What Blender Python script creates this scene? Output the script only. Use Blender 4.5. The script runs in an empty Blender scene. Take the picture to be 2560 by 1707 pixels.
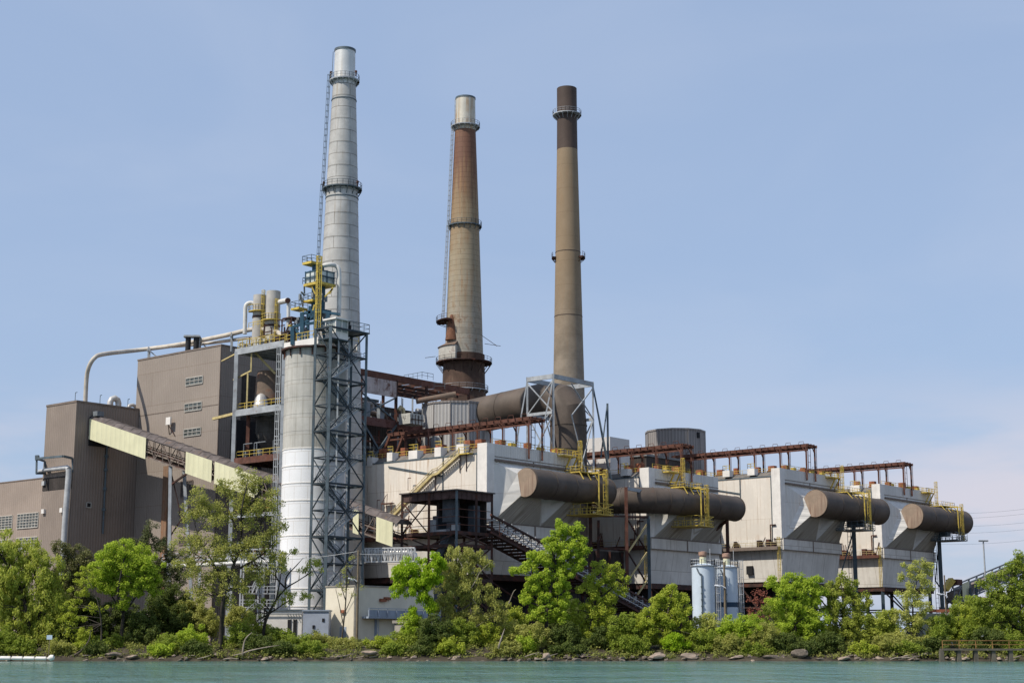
import bpy, math, random
import numpy as np
from mathutils import Vector
R = math.radians
sc = bpy.context.scene
COL = sc.collection

# ------------------------------------------------------------------ camera
F = 3900.0; CAMZ = 3.0
PIT = math.atan((1605.0 - 853.5) / F)
cp, sp = math.cos(PIT), math.sin(PIT)
cam_d = bpy.data.cameras.new('camera'); cam = bpy.data.objects.new('camera', cam_d); COL.objects.link(cam)
cam.location = (0, 0, CAMZ); cam.rotation_euler = (math.pi / 2 + PIT, 0, 0)
cam_d.sensor_width = 36; cam_d.lens = F / 2560 * 36; cam_d.clip_start = .5; cam_d.clip_end = 20000
sc.camera = cam

def ray(px, py):
    x = (px - 1280.0) / F; y = -(py - 853.5) / F
    return Vector((x, cp - y * sp, sp + y * cp))
def W(px, py, Y):                     # the point seen at a pixel of the photo, at ground distance Y
    d = ray(px, py); t = Y / d.y
    return Vector((d.x * t, Y, CAMZ + d.z * t))
E1 = Vector((-math.cos(R(40)), math.sin(R(40)), 0))     # plant axis running to the left and back
E2 = Vector((math.sin(R(40)), math.cos(R(40)), 0))      # plant axis running to the right and back
UP = Vector((0, 0, 1))
def onP(px, py, P0, e):               # the point seen at a pixel on the vertical plane through P0 along e
    d = ray(px, py); n = Vector((-e.y, e.x, 0))
    C = Vector((0, 0, CAMZ)); t = (Vector(P0) - C).dot(n) / d.dot(n)
    return C + d * t
def along(P0, e, px, py):             # distance along e from P0
    return (onP(px, py, P0, e) - Vector(P0)).dot(e)
def LF(O, s, t, z): return Vector((O.x, O.y, 0)) + E1 * s + E2 * t + UP * z
def m_px(Y): return Y / F             # metres per source pixel (near enough)

# ------------------------------------------------------------------ mesh builder
class MB:
    def __init__(s): s.v = []; s.f = []
    def add(s, vs, fs):
        b = len(s.v); s.v += [tuple(v) for v in vs]; s.f += [tuple(b + i for i in f) for f in fs]
    def box8(s, p):                   # bottom 4 ccw, top 4
        s.add(p, [(3, 2, 1, 0), (4, 5, 6, 7), (0, 1, 5, 4), (1, 2, 6, 5), (2, 3, 7, 6), (3, 0, 4, 7)])
    def aabb(s, a, b):
        x0, y0, z0 = a; x1, y1, z1 = b
        s.box8([(x0, y0, z0), (x1, y0, z0), (x1, y1, z0), (x0, y1, z0), (x0, y0, z1), (x1, y0, z1), (x1, y1, z1), (x0, y1, z1)])
    def lb(s, O, s0, s1, t0, t1, z0, z1):   # box in plant axes
        q = [(s0, t0), (s0, t1), (s1, t1), (s1, t0)]
        s.box8([LF(O, a, b, z0) for a, b in q] + [LF(O, a, b, z1) for a, b in q])
    def prism(s, poly, vec):
        n = len(poly); a = [Vector(p) for p in poly]; vec = Vector(vec)
        s.add(a + [p + vec for p in a], [tuple(range(n))[::-1], tuple(range(n, 2 * n))] + [(i, (i + 1) % n, n + (i + 1) % n, n + i) for i in range(n)])
    def frame(s, d):
        d = d.normalized(); u = UP if abs(d.z) < .95 else Vector((1, 0, 0))
        a = d.cross(u).normalized(); return a, a.cross(d).normalized()
    def bar(s, a, b, w=.2, h=None):
        a = Vector(a); b = Vector(b); h = h or w
        if (b - a).length < 1e-6: return
        x, y = s.frame(b - a); x = x * w / 2; y = y * h / 2
        s.box8([a - x - y, a + x - y, a + x + y, a - x + y, b - x - y, b + x - y, b + x + y, b - x + y])
    def tube(s, pts, r, n=8, cap=True):
        pts = [Vector(p) for p in pts]; m = len(pts); rs = r if isinstance(r, (list, tuple)) else [r] * m
        b = len(s.v); ref = None
        for i, p in enumerate(pts):
            d = (pts[min(i + 1, m - 1)] - pts[max(i - 1, 0)]).normalized()
            if ref is None: x, y = s.frame(d)
            else:
                x = (ref - d * ref.dot(d))
                x = x.normalized() if x.length > 1e-4 else s.frame(d)[0]
                y = x.cross(d).normalized() * -1
            ref = x
            if i == 0: y = d.cross(x).normalized()
            else: y = d.cross(x).normalized()
            k = 1.0
            if 0 < i < m - 1:
                c = (pts[i] - pts[i - 1]).normalized().dot((pts[i + 1] - pts[i]).normalized()); k = 1.0 / max(.6, math.sqrt((1 + c) / 2)) if False else 1.0
            for j in range(n):
                t = 2 * math.pi * j / n; s.v.append(tuple(p + (x * math.cos(t) + y * math.sin(t)) * rs[i] * k))
        for i in range(m - 1):
            for j in range(n):
                a0 = b + i * n + j; a1 = b + i * n + (j + 1) % n; s.f.append((a0, a1, a1 + n, a0 + n))
        if cap: s.f.append(tuple(b + j for j in range(n))[::-1]); s.f.append(tuple(b + (m - 1) * n + j for j in range(n)))
    def lathe(s, c, prof, n=32, cap=True):   # prof = [(z, r)], c = (x, y)
        b = len(s.v)
        for z, r in prof:
            for j in range(n):
                t = 2 * math.pi * j / n; s.v.append((c[0] + r * math.cos(t), c[1] + r * math.sin(t), z))
        m = len(prof)
        for i in range(m - 1):
            for j in range(n):
                a0 = b + i * n + j; a1 = b + i * n + (j + 1) % n; s.f.append((a0, a1, a1 + n, a0 + n))
        if cap: s.f.append(tuple(b + j for j in range(n))[::-1]); s.f.append(tuple(b + (m - 1) * n + j for j in range(n)))
    def rail(s, pts, h=1.1, w=.075, gap=1.8, mid=True):
        pts = [Vector(p) for p in pts]
        for a, b in zip(pts, pts[1:]):
            L = (b - a).length; n = max(1, round(L / gap))
            for i in range(n + 1):
                p = a.lerp(b, i / n); s.bar(p, p + UP * h, w)
            s.bar(a + UP * h, b + UP * h, w)
            if mid: s.bar(a + UP * h * .5, b + UP * h * .5, w * .8)
    def ladder(s, a, b, side, w=.5, r=.07, cage=None, step=.9):   # side: unit vector across the rungs
        a = Vector(a); b = Vector(b); side = Vector(side) * w / 2
        s.bar(a - side, b - side, r); s.bar(a + side, b + side, r)
        n = max(2, int((b - a).length / step))
        for i in range(n):
            p = a.lerp(b, (i + .5) / n); s.bar(p - side, p + side, r * .8)
        if cage is not None:
            out = Vector(cage); sd = side.normalized()
            for q in (sd * .38 + out * .35, -sd * .38 + out * .35, sd * .2 + out * .75, -sd * .2 + out * .75): s.bar(a + q, b + q, r * .7)
            m = max(2, int((b - a).length / 1.5))
            for i in range(m + 1):
                p = a.lerp(b, i / m); ring = [p + sd * .38, p + sd * .38 + out * .35, p + sd * .2 + out * .75, p - sd * .2 + out * .75, p - sd * .38 + out * .35, p - sd * .38]
                for c, d in zip(ring, ring[1:]): s.bar(c, d, r * .8)
    def truss(s, a, b, h, w, n, off):   # two parallel chords from a to b, height h, with zigzag; off = vector to second plane or None
        a = Vector(a); b = Vector(b)
        for o in ([Vector((0, 0, 0)), Vector(off)] if off is not None else [Vector((0, 0, 0))]):
            s.bar(a + o, b + o, w); s.bar(a + o + UP * h, b + o + UP * h, w)
            for i in range(n):
                p = a.lerp(b, i / n) + o; q = a.lerp(b, (i + 1) / n) + o
                s.bar(p, p + UP * h, w * .7)
                if i % 2: s.bar(p, q + UP * h, w * .7)
                else: s.bar(p + UP * h, q, w * .7)
            s.bar(b + o, b + o + UP * h, w * .7)
        if off is not None:
            o = Vector(off)
            for i in range(n + 1):
                p = a.lerp(b, i / n); s.bar(p, p + o, w * .6); s.bar(p + UP * h, p + o + UP * h, w * .6)
    def build(s, name, mat, parent=None, smooth=None, loc=None):
        me = bpy.data.meshes.new(name)
        o0 = Vector(loc) if loc is not None else (ORG[parent.name] if parent is not None else Vector((0, 0, 0)))
        me.from_pydata([(v[0] - o0.x, v[1] - o0.y, v[2] - o0.z) for v in s.v], [], s.f)
        me.materials.append(mat)
        import bmesh
        bm = bmesh.new(); bm.from_mesh(me); bmesh.ops.recalc_face_normals(bm, faces=bm.faces); bm.to_mesh(me); bm.free()
        if smooth is not None:
            me.polygons.foreach_set('use_smooth', [True] * len(me.polygons)); me.set_sharp_from_angle(angle=R(smooth))
        o = bpy.data.objects.new(name, me); COL.objects.link(o)
        if parent is not None: o.parent = parent
        else: o.location = o0
        ORG[o.name] = o0
        return o
def _each(s, name, mat, parent=None, smooth=None):
    par = list(range(len(s.v)))
    def fd(i):
        while par[i] != i: par[i] = par[par[i]]; i = par[i]
        return i
    for f in s.f:
        for i in f[1:]: par[fd(i)] = fd(f[0])
    gr = {}
    for i in range(len(s.v)): gr.setdefault(fd(i), []).append(i)
    out = {}
    for f in s.f: out.setdefault(fd(f[0]), []).append(f)
    for k, fs in out.items():
        m = MB(); mp = {v: j for j, v in enumerate(gr[k])}; m.v = [s.v[v] for v in gr[k]]; m.f = [tuple(mp[i] for i in f) for f in fs]; m.build(name, mat, parent, smooth)
MB.each = _each
ORG = {}
def thing(name, label, cat, loc, group=None):
    o = bpy.data.objects.new(name, None); COL.objects.link(o); o.location = loc; o.empty_display_size = 1
    ORG[o.name] = Vector(loc); o['label'] = label; o['category'] = cat
    if group: o['group'] = group
    return o
def tag(o, label, cat, group=None, kind=None):
    o['label'] = label; o['category'] = cat
    if group: o['group'] = group
    if kind: o['kind'] = kind
    return o
def struct(o, label=None, kind='structure'):
    o['kind'] = kind
    if label: o['label'] = label
    return o

# ------------------------------------------------------------------ materials
class NT:
    def __init__(s, name):
        m = bpy.data.materials.new(name); m.use_nodes = True; s.m = m; s.t = m.node_tree; s.n = s.t.nodes
        s.b = s.n['Principled BSDF']; s.l = s.t.links
    def new(s, typ, **kw):
        n = s.n.new(typ)
        for k, v in kw.items():
            if k in n.inputs: n.inputs[k].default_value = v
            else: setattr(n, k, v)
        return n
    def link(s, a, b): s.l.new(a, b)
    def math(s, op, a, b=None, c=None):
        n = s.n.new('ShaderNodeMath'); n.operation = op
        for i, v in enumerate((a, b, c)):
            if v is None: continue
            if isinstance(v, (int, float)): n.inputs[i].default_value = v
            else: s.link(v, n.inputs[i])
        return n.outputs[0]
    def comb(s, x, y, z):
        n = s.n.new('ShaderNodeCombineXYZ')
        for i, v in enumerate((x, y, z)):
            if isinstance(v, (int, float)): n.inputs[i].default_value = v
            else: s.link(v, n.inputs[i])
        return n.outputs[0]
    def noise(s, vec, scale, detail=5, rough=.6):
        n = s.n.new('ShaderNodeTexNoise'); n.inputs['Scale'].default_value = scale; n.inputs['Detail'].default_value = detail; n.inputs['Roughness'].default_value = rough
        s.link(vec, n.inputs['Vector']); return n.outputs[0]
    def ramp(s, fac, lo, hi):
        n = s.n.new('ShaderNodeMapRange'); n.inputs['From Min'].default_value = lo; n.inputs['From Max'].default_value = hi; n.interpolation_type = 'SMOOTHSTEP'
        s.link(fac, n.inputs['Value']); return n.outputs[0]
    def mix(s, fac, a, b):
        n = s.n.new('ShaderNodeMix'); n.data_type = 'RGBA'
        for i, v in ((0, fac), (6, a), (7, b)):
            if isinstance(v, (int, float)): n.inputs[i].default_value = v
            elif isinstance(v, (tuple, list)): n.inputs[i].default_value = (*v[:3], 1)
            else: s.link(v, n.inputs[i])
        return n.outputs[2]

def M(name, col, rough=.75, var=.25, vscale=.25, streak=0, scol=(.1, .07, .045), sthr=.52, corr=0, corramp=.35, seams=None, smort=.05, sdark=.45, cyl=None, metal=0, rust=None, zgrad=None, spec=.3):
    """Weathered surface: blotches, vertical run-off stains, ribs, sheet seams. cyl = radius for round things."""
    N = NT(name); tc = N.n.new('ShaderNodeTexCoord'); P = tc.outputs['Object']
    sep = N.n.new('ShaderNodeSeparateXYZ'); N.link(P, sep.inputs[0]); x, y, z = sep.outputs
    if cyl: u = N.math('MULTIPLY', N.math('ARCTAN2', y, x), cyl)
    else:
        k = E1 + E2
        u = N.math('ADD', N.math('MULTIPLY', x, k.x), N.math('MULTIPLY', y, k.y))
    c = N.mix(N.ramp(N.noise(P, vscale, 6, .65), .35, .7), [v * (1 - var) for v in col], [min(1, v * (1 + var * .35)) for v in col])
    if rust:
        rc, amt, rs = rust
        c = N.mix(N.ramp(N.noise(P, rs, 8, .7), .62 - amt * .4, .78 - amt * .4), c, N.mix(N.noise(P, rs * 6, 4), [v * .5 for v in rc], rc))
    if zgrad:                          # bands of another colour with height: [(z, colour), ...] with noisy borders
        zn = N.math('ADD', z, N.math('MULTIPLY', N.math('SUBTRACT', N.noise(N.comb(N.math('MULTIPLY', u, .8), 0, N.math('MULTIPLY', z, .08)), 1, 6, .7), .5), zgrad[1]))
        for z0, z1, cc, am in zgrad[0]:
            f = N.math('MULTIPLY', N.ramp(zn, z0, z1), am); c = N.mix(f, c, cc)
    if streak:
        sv = N.comb(N.math('MULTIPLY', u, 1.0), 0, N.math('MULTIPLY', z, .05))
        f = N.ramp(N.noise(sv, 1.1, 7, .7), sthr, sthr + .22)
        f = N.math('MULTIPLY', N.math('MULTIPLY', f, N.ramp(N.noise(P, .12, 3), .35, .65)), streak)
        c = N.mix(f, c, scol)
    h = None
    if corr:
        w = N.math('SINE', N.math('MULTIPLY', u, 2 * math.pi / corr)); w = N.ramp(w, -.4, .7); h = w
        c = N.mix(N.math('MULTIPLY', N.math('SUBTRACT', 1.0, w), corramp), c, [v * .45 for v in col])
    if seams:
        br = N.n.new('ShaderNodeTexBrick'); br.inputs['Scale'].default_value = 1; br.inputs['Brick Width'].default_value = seams[0]; br.inputs['Row Height'].default_value = seams[1]
        br.inputs['Mortar Size'].default_value = smort; br.inputs['Mortar Smooth'].default_value = .4; br.offset = .5
        br.inputs['Color1'].default_value = (1, 1, 1, 1); br.inputs['Color2'].default_value = (.95, .95, .945, 1); br.inputs['Mortar'].default_value = (sdark, sdark * .93, sdark * .85, 1)
        N.link(N.comb(u, z, 0), br.inputs['Vector'])
        mx = N.n.new('ShaderNodeMix'); mx.data_type = 'RGBA'; mx.blend_type = 'MULTIPLY'; mx.inputs[0].default_value = 1
        N.link(c, mx.inputs[6]); N.link(br.outputs['Color'], mx.inputs[7]); c = mx.outputs[2]
    N.link(c, N.b.inputs['Base Color'])
    N.b.inputs['Roughness'].default_value = rough; N.b.inputs['Metallic'].default_value = metal
    N.b.inputs['Specular IOR Level'].default_value = spec
    bp = N.n.new('ShaderNodeBump'); bp.inputs['Strength'].default_value = .6
    fine = N.noise(P, 1.3, 5)
    if h is not None:
        hh = N.math('ADD', N.math('MULTIPLY', h, .12), N.math('MULTIPLY', fine, .03))
    else: hh = N.math('MULTIPLY', fine, .022)
    N.link(hh, bp.inputs['Height']); bp.inputs['Distance'].default_value = 1.0
    N.link(bp.outputs[0], N.b.inputs['Normal'])
    return N.m

RUST = (.15, .056, .032)
m_brown = M('brown_siding', (.31, .262, .225), .8, .13, .06, streak=.35, scol=(.19, .14, .11), corr=.72, corramp=.11, seams=(27, 8.6), smort=.07, sdark=.72)
m_brown_plain = M('brown_panel', (.34, .275, .23), .8, .15, .1, streak=.3, scol=(.15, .11, .09), corr=.9, corramp=.15)
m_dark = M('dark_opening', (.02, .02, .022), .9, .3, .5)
m_trim = M('brown_trim', (.19, .15, .125), .7, .2, .5)
m_white = M('white_cladding', (.70, .645, .57), .7, .12, .12, streak=.85, scol=(.36, .235, .14), sthr=.47, seams=(7.5, 11.5), smort=.05, sdark=.68)
m_whiteshade = M('pale_grey_cladding', (.72, .695, .65), .7, .12, .1, streak=.55, scol=(.34, .25, .17), sthr=.5, corr=.8, corramp=.12, seams=(5.2, 6.5), smort=.05, sdark=.68)
m_casing = M('stained_grey_casing', (.68, .645, .59), .75, .18, .1, streak=.8, scol=(.25, .2, .15), sthr=.49, seams=(7.0, 9.0), smort=.07, sdark=.55)
m_whitepaint = M('white_paint', (.72, .69, .65), .6, .12, .4, streak=.3)
m_roof = M('gravel_roof', (.16, .145, .13), .95, .3, .5)
m_duct = M('brown_duct', (.10, .077, .061), .65, .32, .14, streak=.5, scol=(.055, .042, .034), rust=((.14, .075, .045), .1, .25), spec=.35)
m_ductcap = M('tan_duct_cap', (.31, .235, .175), .7, .2, .3, streak=.9, scol=(.17, .105, .075), sthr=.42, spec=.3)
m_rust = M('rusty_steel', (.125, .056, .041), .85, .45, .6, rust=(RUST, .35, .8))
m_rustdark = M('dark_rusty_steel', (.06, .035, .03), .85, .4, .6, rust=((.13, .045, .028), .35, .6))
m_orange = M('orange_motor', (.28, .1, .052), .7, .35, .9)
m_yellow = M('yellow_steel', (.58, .43, .085), .6, .3, 1.2, rust=((.25, .1, .04), .08, .9))
m_yellowpale = M('pale_yellow_stair', (.52, .42, .2), .7, .25, .8)
m_blue = M('navy_steel', (.028, .085, .13), .6, .3, .9)
m_greysteel = M('blue_grey_steel', (.10, .13, .15), .55, .3, .6, rust=((.16, .08, .05), .12, .5))
m_towerdark = M('tower_brace_steel', (.03, .043, .052), .6, .3, .5, rust=((.11, .06, .04), .08, .5))
m_tower = M('tower_steel', (.055, .08, .095), .55, .3, .5, rust=((.15, .075, .05), .1, .4))
m_lightsteel = M('light_grey_steel', (.36, .38, .40), .55, .25, .4, rust=((.2, .1, .06), .1, .5))
m_galv = M('galvanised_steel', (.45, .46, .47), .5, .2, .6)
m_cream = M('cream_panel', (.66, .64, .43), .7, .1, .2, corr=1.6, corramp=.06, streak=.15, scol=(.4, .36, .2))
m_convroof = M('conveyor_roof', (.13, .11, .105), .9, .4, .6, rust=((.2, .13, .09), .2, .9))
m_pipe = M('insulated_pipe', (.52, .47, .40), .6, .25, .3, rust=((.25, .17, .1), .12, .4))
m_whitepipe = M('white_pipe', (.62, .61, .58), .5, .2, .5)
m_silow = M('white_silo_paint', (.76, .76, .77), .5, .06, .1, cyl=6.3, seams=(2.9, 3.4), smort=.05, sdark=.72, spec=.4)
m_silog = M('grey_silo_concrete', (.47, .455, .42), .75, .18, .15, cyl=6.3, streak=.65, scol=(.24, .23, .2), sthr=.45, seams=(2.9, 3.4), smort=.05, sdark=.72)
m_silogold = M('plain_grey_tank', (.42, .40, .37), .7, .18, .3, cyl=3, streak=.4, scol=(.26, .23, .2))
m_octa = M('grey_corrugated', (.44, .43, .42), .6, .08, .2, cyl=9, corr=1.0, corramp=.55, spec=.4)
m_capsalmon = M('salmon_filter_cap', (.42, .26, .19), .7, .35, .8, rust=((.25, .1, .06), .2, .8))
m_dockc = M('stained_dock_concrete', (.13, .112, .088), .9, .4, .6, streak=.6, scol=(.06, .055, .045))
m_octb = M('brown_grey_corrugated', (.28, .255, .24), .6, .1, .2, cyl=9, corr=1.0, corramp=.5, spec=.4)
m_blues = M('pale_blue_tank', (.54, .62, .70), .5, .1, .3, cyl=2.2, streak=.4, scol=(.35, .38, .42))
m_bluestripe = M('navy_band', (.02, .05, .09), .5, .1, .5)
m_concrete = M('concrete', (.34, .31, .27), .9, .3, .5, streak=.5, scol=(.12, .1, .08))
m_pumpw = M('cream_render', (.68, .62, .5), .85, .1, .2, streak=.35, scol=(.45, .37, .27))
m_pumpg = M('pale_render', (.58, .56, .54), .85, .1, .2, streak=.35, scol=(.36, .32, .28))
m_bluegrey = M('blue_grey_paint', (.30, .35, .43), .6, .15, .5)
m_glass = M('dirty_glass', (.10, .115, .11), .25, .5, 1.5, spec=.5)
m_mullion = M('window_frame_paint', (.42, .40, .36), .7, .15, .5)
m_belly = M('stained_shade_toned_belly', (.43, .40, .345), .8, .25, .12, streak=.9, scol=(.17, .145, .115), sthr=.42, corr=.8, corramp=.12)  # run-off stains over a base darkened to carry the underside's shade
m_wood = M('weathered_pole', (.20, .16, .11), .9, .3, .8)
m_lampwhite = M('lamp_housing', (.7, .72, .75), .4, .05, 1)
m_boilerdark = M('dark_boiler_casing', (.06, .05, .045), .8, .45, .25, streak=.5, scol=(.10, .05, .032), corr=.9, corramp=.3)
m_rustpanel = M('rust_stained_panel', (.50, .43, .41), .8, .25, .3, rust=((.16, .075, .055), .3, .35), streak=.7, scol=(.13, .055, .04), sthr=.45)
m_rusttank = M('rusty_tank', (.17, .125, .095), .75, .3, .3, rust=((.23, .105, .06), .3, .3), streak=.6, scol=(.06, .045, .035), cyl=4)
m_machine = M('machine_grey', (.20, .22, .24), .6, .35, .6)
m_silver = M('aluminium_cladding', (.55, .53, .50), .4, .15, .6, metal=.3)
m_stack1 = M('grey_stack', (.45, .44, .42), .55, .22, .2, cyl=4.5, streak=.9, scol=(.30, .25, .19), sthr=.47, seams=(8.5, 2.95), smort=.09, sdark=.36, spec=.45)
m_stack1top = M('pale_stack_cap', (.60, .60, .58), .4, .12, .3, cyl=2.5, streak=.7, scol=(.38, .28, .18), sthr=.48, metal=.2, spec=.5)
m_stack2 = M('rust_stained_stack', (.34, .315, .265), .65, .34, .3, cyl=5, streak=.85, scol=(.27, .15, .07), sthr=.44, seams=(9.0, 1.55), smort=.06, sdark=.55, rust=((.19, .095, .05), .24, .3),
             zgrad=([(80, 108, (.31, .245, .15), .7), (102, 132, (.25, .165, .085), .75), (122, 140, (.15, .068, .045), .92)], 44))
m_stack2base = M('dark_rusty_stack_base', (.085, .05, .035), .8, .4, .3, cyl=5.5, streak=.8, scol=(.26, .21, .14), sthr=.5)
m_stack2top = M('stained_stack_cap', (.55, .52, .44), .45, .15, .3, cyl=2.7, streak=.9, scol=(.36, .20, .07), sthr=.42, metal=.2)
m_stack3 = M('tan_stack', (.255, .215, .17), .75, .3, .2, cyl=3.6, streak=.9, scol=(.26, .16, .08), sthr=.5, seams=(30, 7.4), smort=.05, sdark=.72,
             zgrad=([(70, 115, (.25, .175, .10), .75)], 14))
m_stack3top = M('dark_brown_stack_top', (.075, .052, .042), .7, .2, .2, cyl=3, streak=.4, scol=(.11, .08, .06))
m_bark = M('grey_brown_bark', (.085, .07, .055), .95, .4, 2.0)
m_barkdark = M('dark_bark', (.045, .037, .03), .95, .4, 2.0)
m_deadwood = M('bleached_driftwood', (.30, .25, .2), .9, .4, 1.5)
m_darkwood = M('wet_driftwood', (.12, .095, .075), .9, .4, 1.5)

# ------------------------------------------------------------------ sky, sun
SUN_EL, SUN_AZ = R(50), R(238)         # azimuth clockwise from +Y: the sun stands to the left and a little behind the camera
wd = bpy.data.worlds.new('World'); sc.world = wd; wd.use_nodes = True
wt = wd.node_tree; wn = wt.nodes; bg = wn['Background']
sky = wn.new('ShaderNodeTexSky'); sky.sky_type = 'NISHITA'; sky.sun_disc = False; sky.sun_elevation = SUN_EL; sky.sun_rotation = SUN_AZ
sky.air_density = 1.0; sky.dust_density = 1.2; sky.ozone_density = 1.6; sky.altitude = 100
geo = wn.new('ShaderNodeTexCoord'); sepw = wn.new('ShaderNodeSeparateXYZ'); wt.links.new(geo.outputs['Generated'], sepw.inputs[0])
def wmath(op, a, b=None):
    n = wn.new('ShaderNodeMath'); n.operation = op
    for i, v in enumerate((a, b)):
        if v is None: continue
        if isinstance(v, (int, float)): n.inputs[i].default_value = v
        else: wt.links.new(v, n.inputs[i])
    return n.outputs[0]
def wramp(v, lo, hi):
    n = wn.new('ShaderNodeMapRange'); n.interpolation_type = 'SMOOTHSTEP'; n.inputs['From Min'].default_value = lo; n.inputs['From Max'].default_value = hi; wt.links.new(v, n.inputs['Value']); return n.outputs[0]
cl = wn.new('ShaderNodeTexNoise'); cl.inputs['Scale'].default_value = 1.0; cl.inputs['Detail'].default_value = 7; cl.inputs['Roughness'].default_value = .55
cmb = wn.new('ShaderNodeCombineXYZ')
wt.links.new(wmath('MULTIPLY', sepw.outputs[0], 5.0), cmb.inputs[0]); wt.links.new(wmath('MULTIPLY', sepw.outputs[1], 5.0), cmb.inputs[1]); wt.links.new(wmath('MULTIPLY', sepw.outputs[2], 22.0), cmb.inputs[2])
wt.links.new(cmb.outputs[0], cl.inputs['Vector'])
low = wmath('SUBTRACT', 1.0, wramp(sepw.outputs[2], .05, .19))
side = wmath('MULTIPLY', wmath('ADD', wmath('SUBTRACT', 1.0, wramp(sepw.outputs[0], -.42, -.2)), wramp(sepw.outputs[0], .06, .42)), wmath('SUBTRACT', 1.0, wramp(sepw.outputs[2], .06, .19)))
cloud = wmath('MINIMUM', wmath('ADD', wmath('MULTIPLY', wmath('MULTIPLY', wramp(cl.outputs[0], .38, .62), low), .6), wmath('MULTIPLY', wmath('MULTIPLY', side, wramp(cl.outputs[0], .28, .62)), .75)), .9)
hi = wn.new('ShaderNodeMix'); hi.data_type = 'RGBA'; hi.inputs[0].default_value = .74
SKYK = 9.0
hi.inputs[7].default_value = (.305 * SKYK, .398 * SKYK, .575 * SKYK, 1)      # thin milky veil over the blue
wt.links.new(sky.outputs[0], hi.inputs[6])
cm = wn.new('ShaderNodeMix'); cm.data_type = 'RGBA'; cm.inputs[7].default_value = (.535 * SKYK, .52 * SKYK, .585 * SKYK, 1)
wt.links.new(cloud, cm.inputs[0]); wt.links.new(hi.outputs[2], cm.inputs[6])
wisp = wn.new('ShaderNodeTexNoise'); wisp.inputs['Scale'].default_value = 1.0; wisp.inputs['Detail'].default_value = 6; wisp.inputs['Distortion'].default_value = .6
cmb2 = wn.new('ShaderNodeCombineXYZ'); wt.links.new(wmath('MULTIPLY', sepw.outputs[0], 3.2), cmb2.inputs[0]); wt.links.new(wmath('MULTIPLY', sepw.outputs[1], 3.2), cmb2.inputs[1]); wt.links.new(wmath('MULTIPLY', sepw.outputs[2], 9.0), cmb2.inputs[2]); wt.links.new(cmb2.outputs[0], wisp.inputs['Vector'])
wm = wn.new('ShaderNodeMix'); wm.data_type = 'RGBA'; wm.inputs[7].default_value = (.46 * SKYK, .51 * SKYK, .62 * SKYK, 1)      # thin high cirrus
wt.links.new(wmath('MULTIPLY', wramp(wisp.outputs[0], .4, .75), .2), wm.inputs[0]); wt.links.new(cm.outputs[2], wm.inputs[6]); wt.links.new(wm.outputs[2], bg.inputs[0]); bg.inputs[1].default_value = .11
sl = bpy.data.lights.new('sun', 'SUN'); so = bpy.data.objects.new('sun', sl); COL.objects.link(so)
sl.energy = 3.8; sl.angle = R(.6); sl.color = (1, .93, .82)
sd = Vector((math.sin(SUN_AZ) * math.cos(SUN_EL), math.cos(SUN_AZ) * math.cos(SUN_EL), math.sin(SUN_EL)))
so.rotation_euler = (-sd).to_track_quat('-Z', 'Y').to_euler(); so.location = (-100, -50, 200)
sc.view_settings.view_transform = 'Standard'; sc.view_settings.look = 'None'; sc.view_settings.exposure = .38; sc.view_settings.gamma = 1
sc.cycles.use_denoising = True; sc.cycles.max_bounces = 6; sc.cycles.transparent_max_bounces = 4

# ------------------------------------------------------------------ ground and water
rnd = random.Random(7)
xs = [-3000, -900, -300] + [-130 + i * 1.3 for i in range(201)] + [300, 900, 3000]
prof = [(200, -5), (252, -2.2), (257, -.9), (258.6, -.25), (259.6, .15), (260.6, .55), (262.2, 1.2), (264.5, 1.9), (268, 2.4), (280, 2.5), (420, 2.5), (1200, 2.5), (9000, 2.5)]
vs, fs = [], []
for j, (y, z) in enumerate(prof):
    for i, x in enumerate(xs):
        q = 1 if 2 <= j <= 8 else 0
        vs.append((x, y + q * (math.sin(x * .11) * .5 + math.sin(x * .37 + 1) * .25 + rnd.uniform(-.15, .15)), z + q * rnd.uniform(-.12, .12)))
nx = len(xs)
for j in range(len(prof) - 1):
    for i in range(nx - 1): fs.append((j * nx + i, j * nx + i + 1, (j + 1) * nx + i + 1, (j + 1) * nx + i))
g = MB(); g.v = vs; g.f = fs
m_ground = M('bank_soil', (.065, .052, .036), .95, .45, .5, rust=((.09, .11, .035), .2, .25))
struct(g.build('ground', m_ground, smooth=60))
w = MB(); w.add([(-3000, -200, 0), (3000, -200, 0), (3000, 262, 0), (-3000, 262, 0)], [(0, 1, 2, 3)])
N = NT('river_water'); tc = N.n.new('ShaderNodeTexCoord'); mp = N.n.new('ShaderNodeMapping'); mp.inputs['Scale'].default_value = (.22, .5, 1); N.link(tc.outputs['Object'], mp.inputs[0])
n1 = N.noise(mp.outputs[0], 1.0, 4, .6); n2 = N.noise(mp.outputs[0], 4.2, 3, .6); n3 = N.noise(mp.outputs[0], .06, 3, .5)
mp2 = N.n.new('ShaderNodeMapping'); mp2.inputs['Scale'].default_value = (.24, .075, 1); N.link(tc.outputs['Object'], mp2.inputs[0]); n4 = N.noise(mp2.outputs[0], 1.0, 5, .62)
patch = N.ramp(n3, .3, .7)
h = N.math('ADD', N.math('MULTIPLY', N.math('ADD', N.math('MULTIPLY', n1, .55), N.math('MULTIPLY', n2, .2)), N.math('ADD', .45, patch)), N.math('MULTIPLY', n4, 4.5))
bp = N.n.new('ShaderNodeBump'); bp.inputs['Strength'].default_value = 1.0; bp.inputs['Distance'].default_value = .5; sy = N.n.new('ShaderNodeSeparateXYZ'); N.link(tc.outputs['Object'], sy.inputs[0]); lee = N.math('SUBTRACT', 1.0, N.math('MULTIPLY', N.ramp(sy.outputs[1], 215, 252), .8))   # calmer in the lee of the bank
h = N.math('MULTIPLY', h, lee); N.link(h, bp.inputs['Height']); N.link(bp.outputs[0], N.b.inputs['Normal'])
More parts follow.
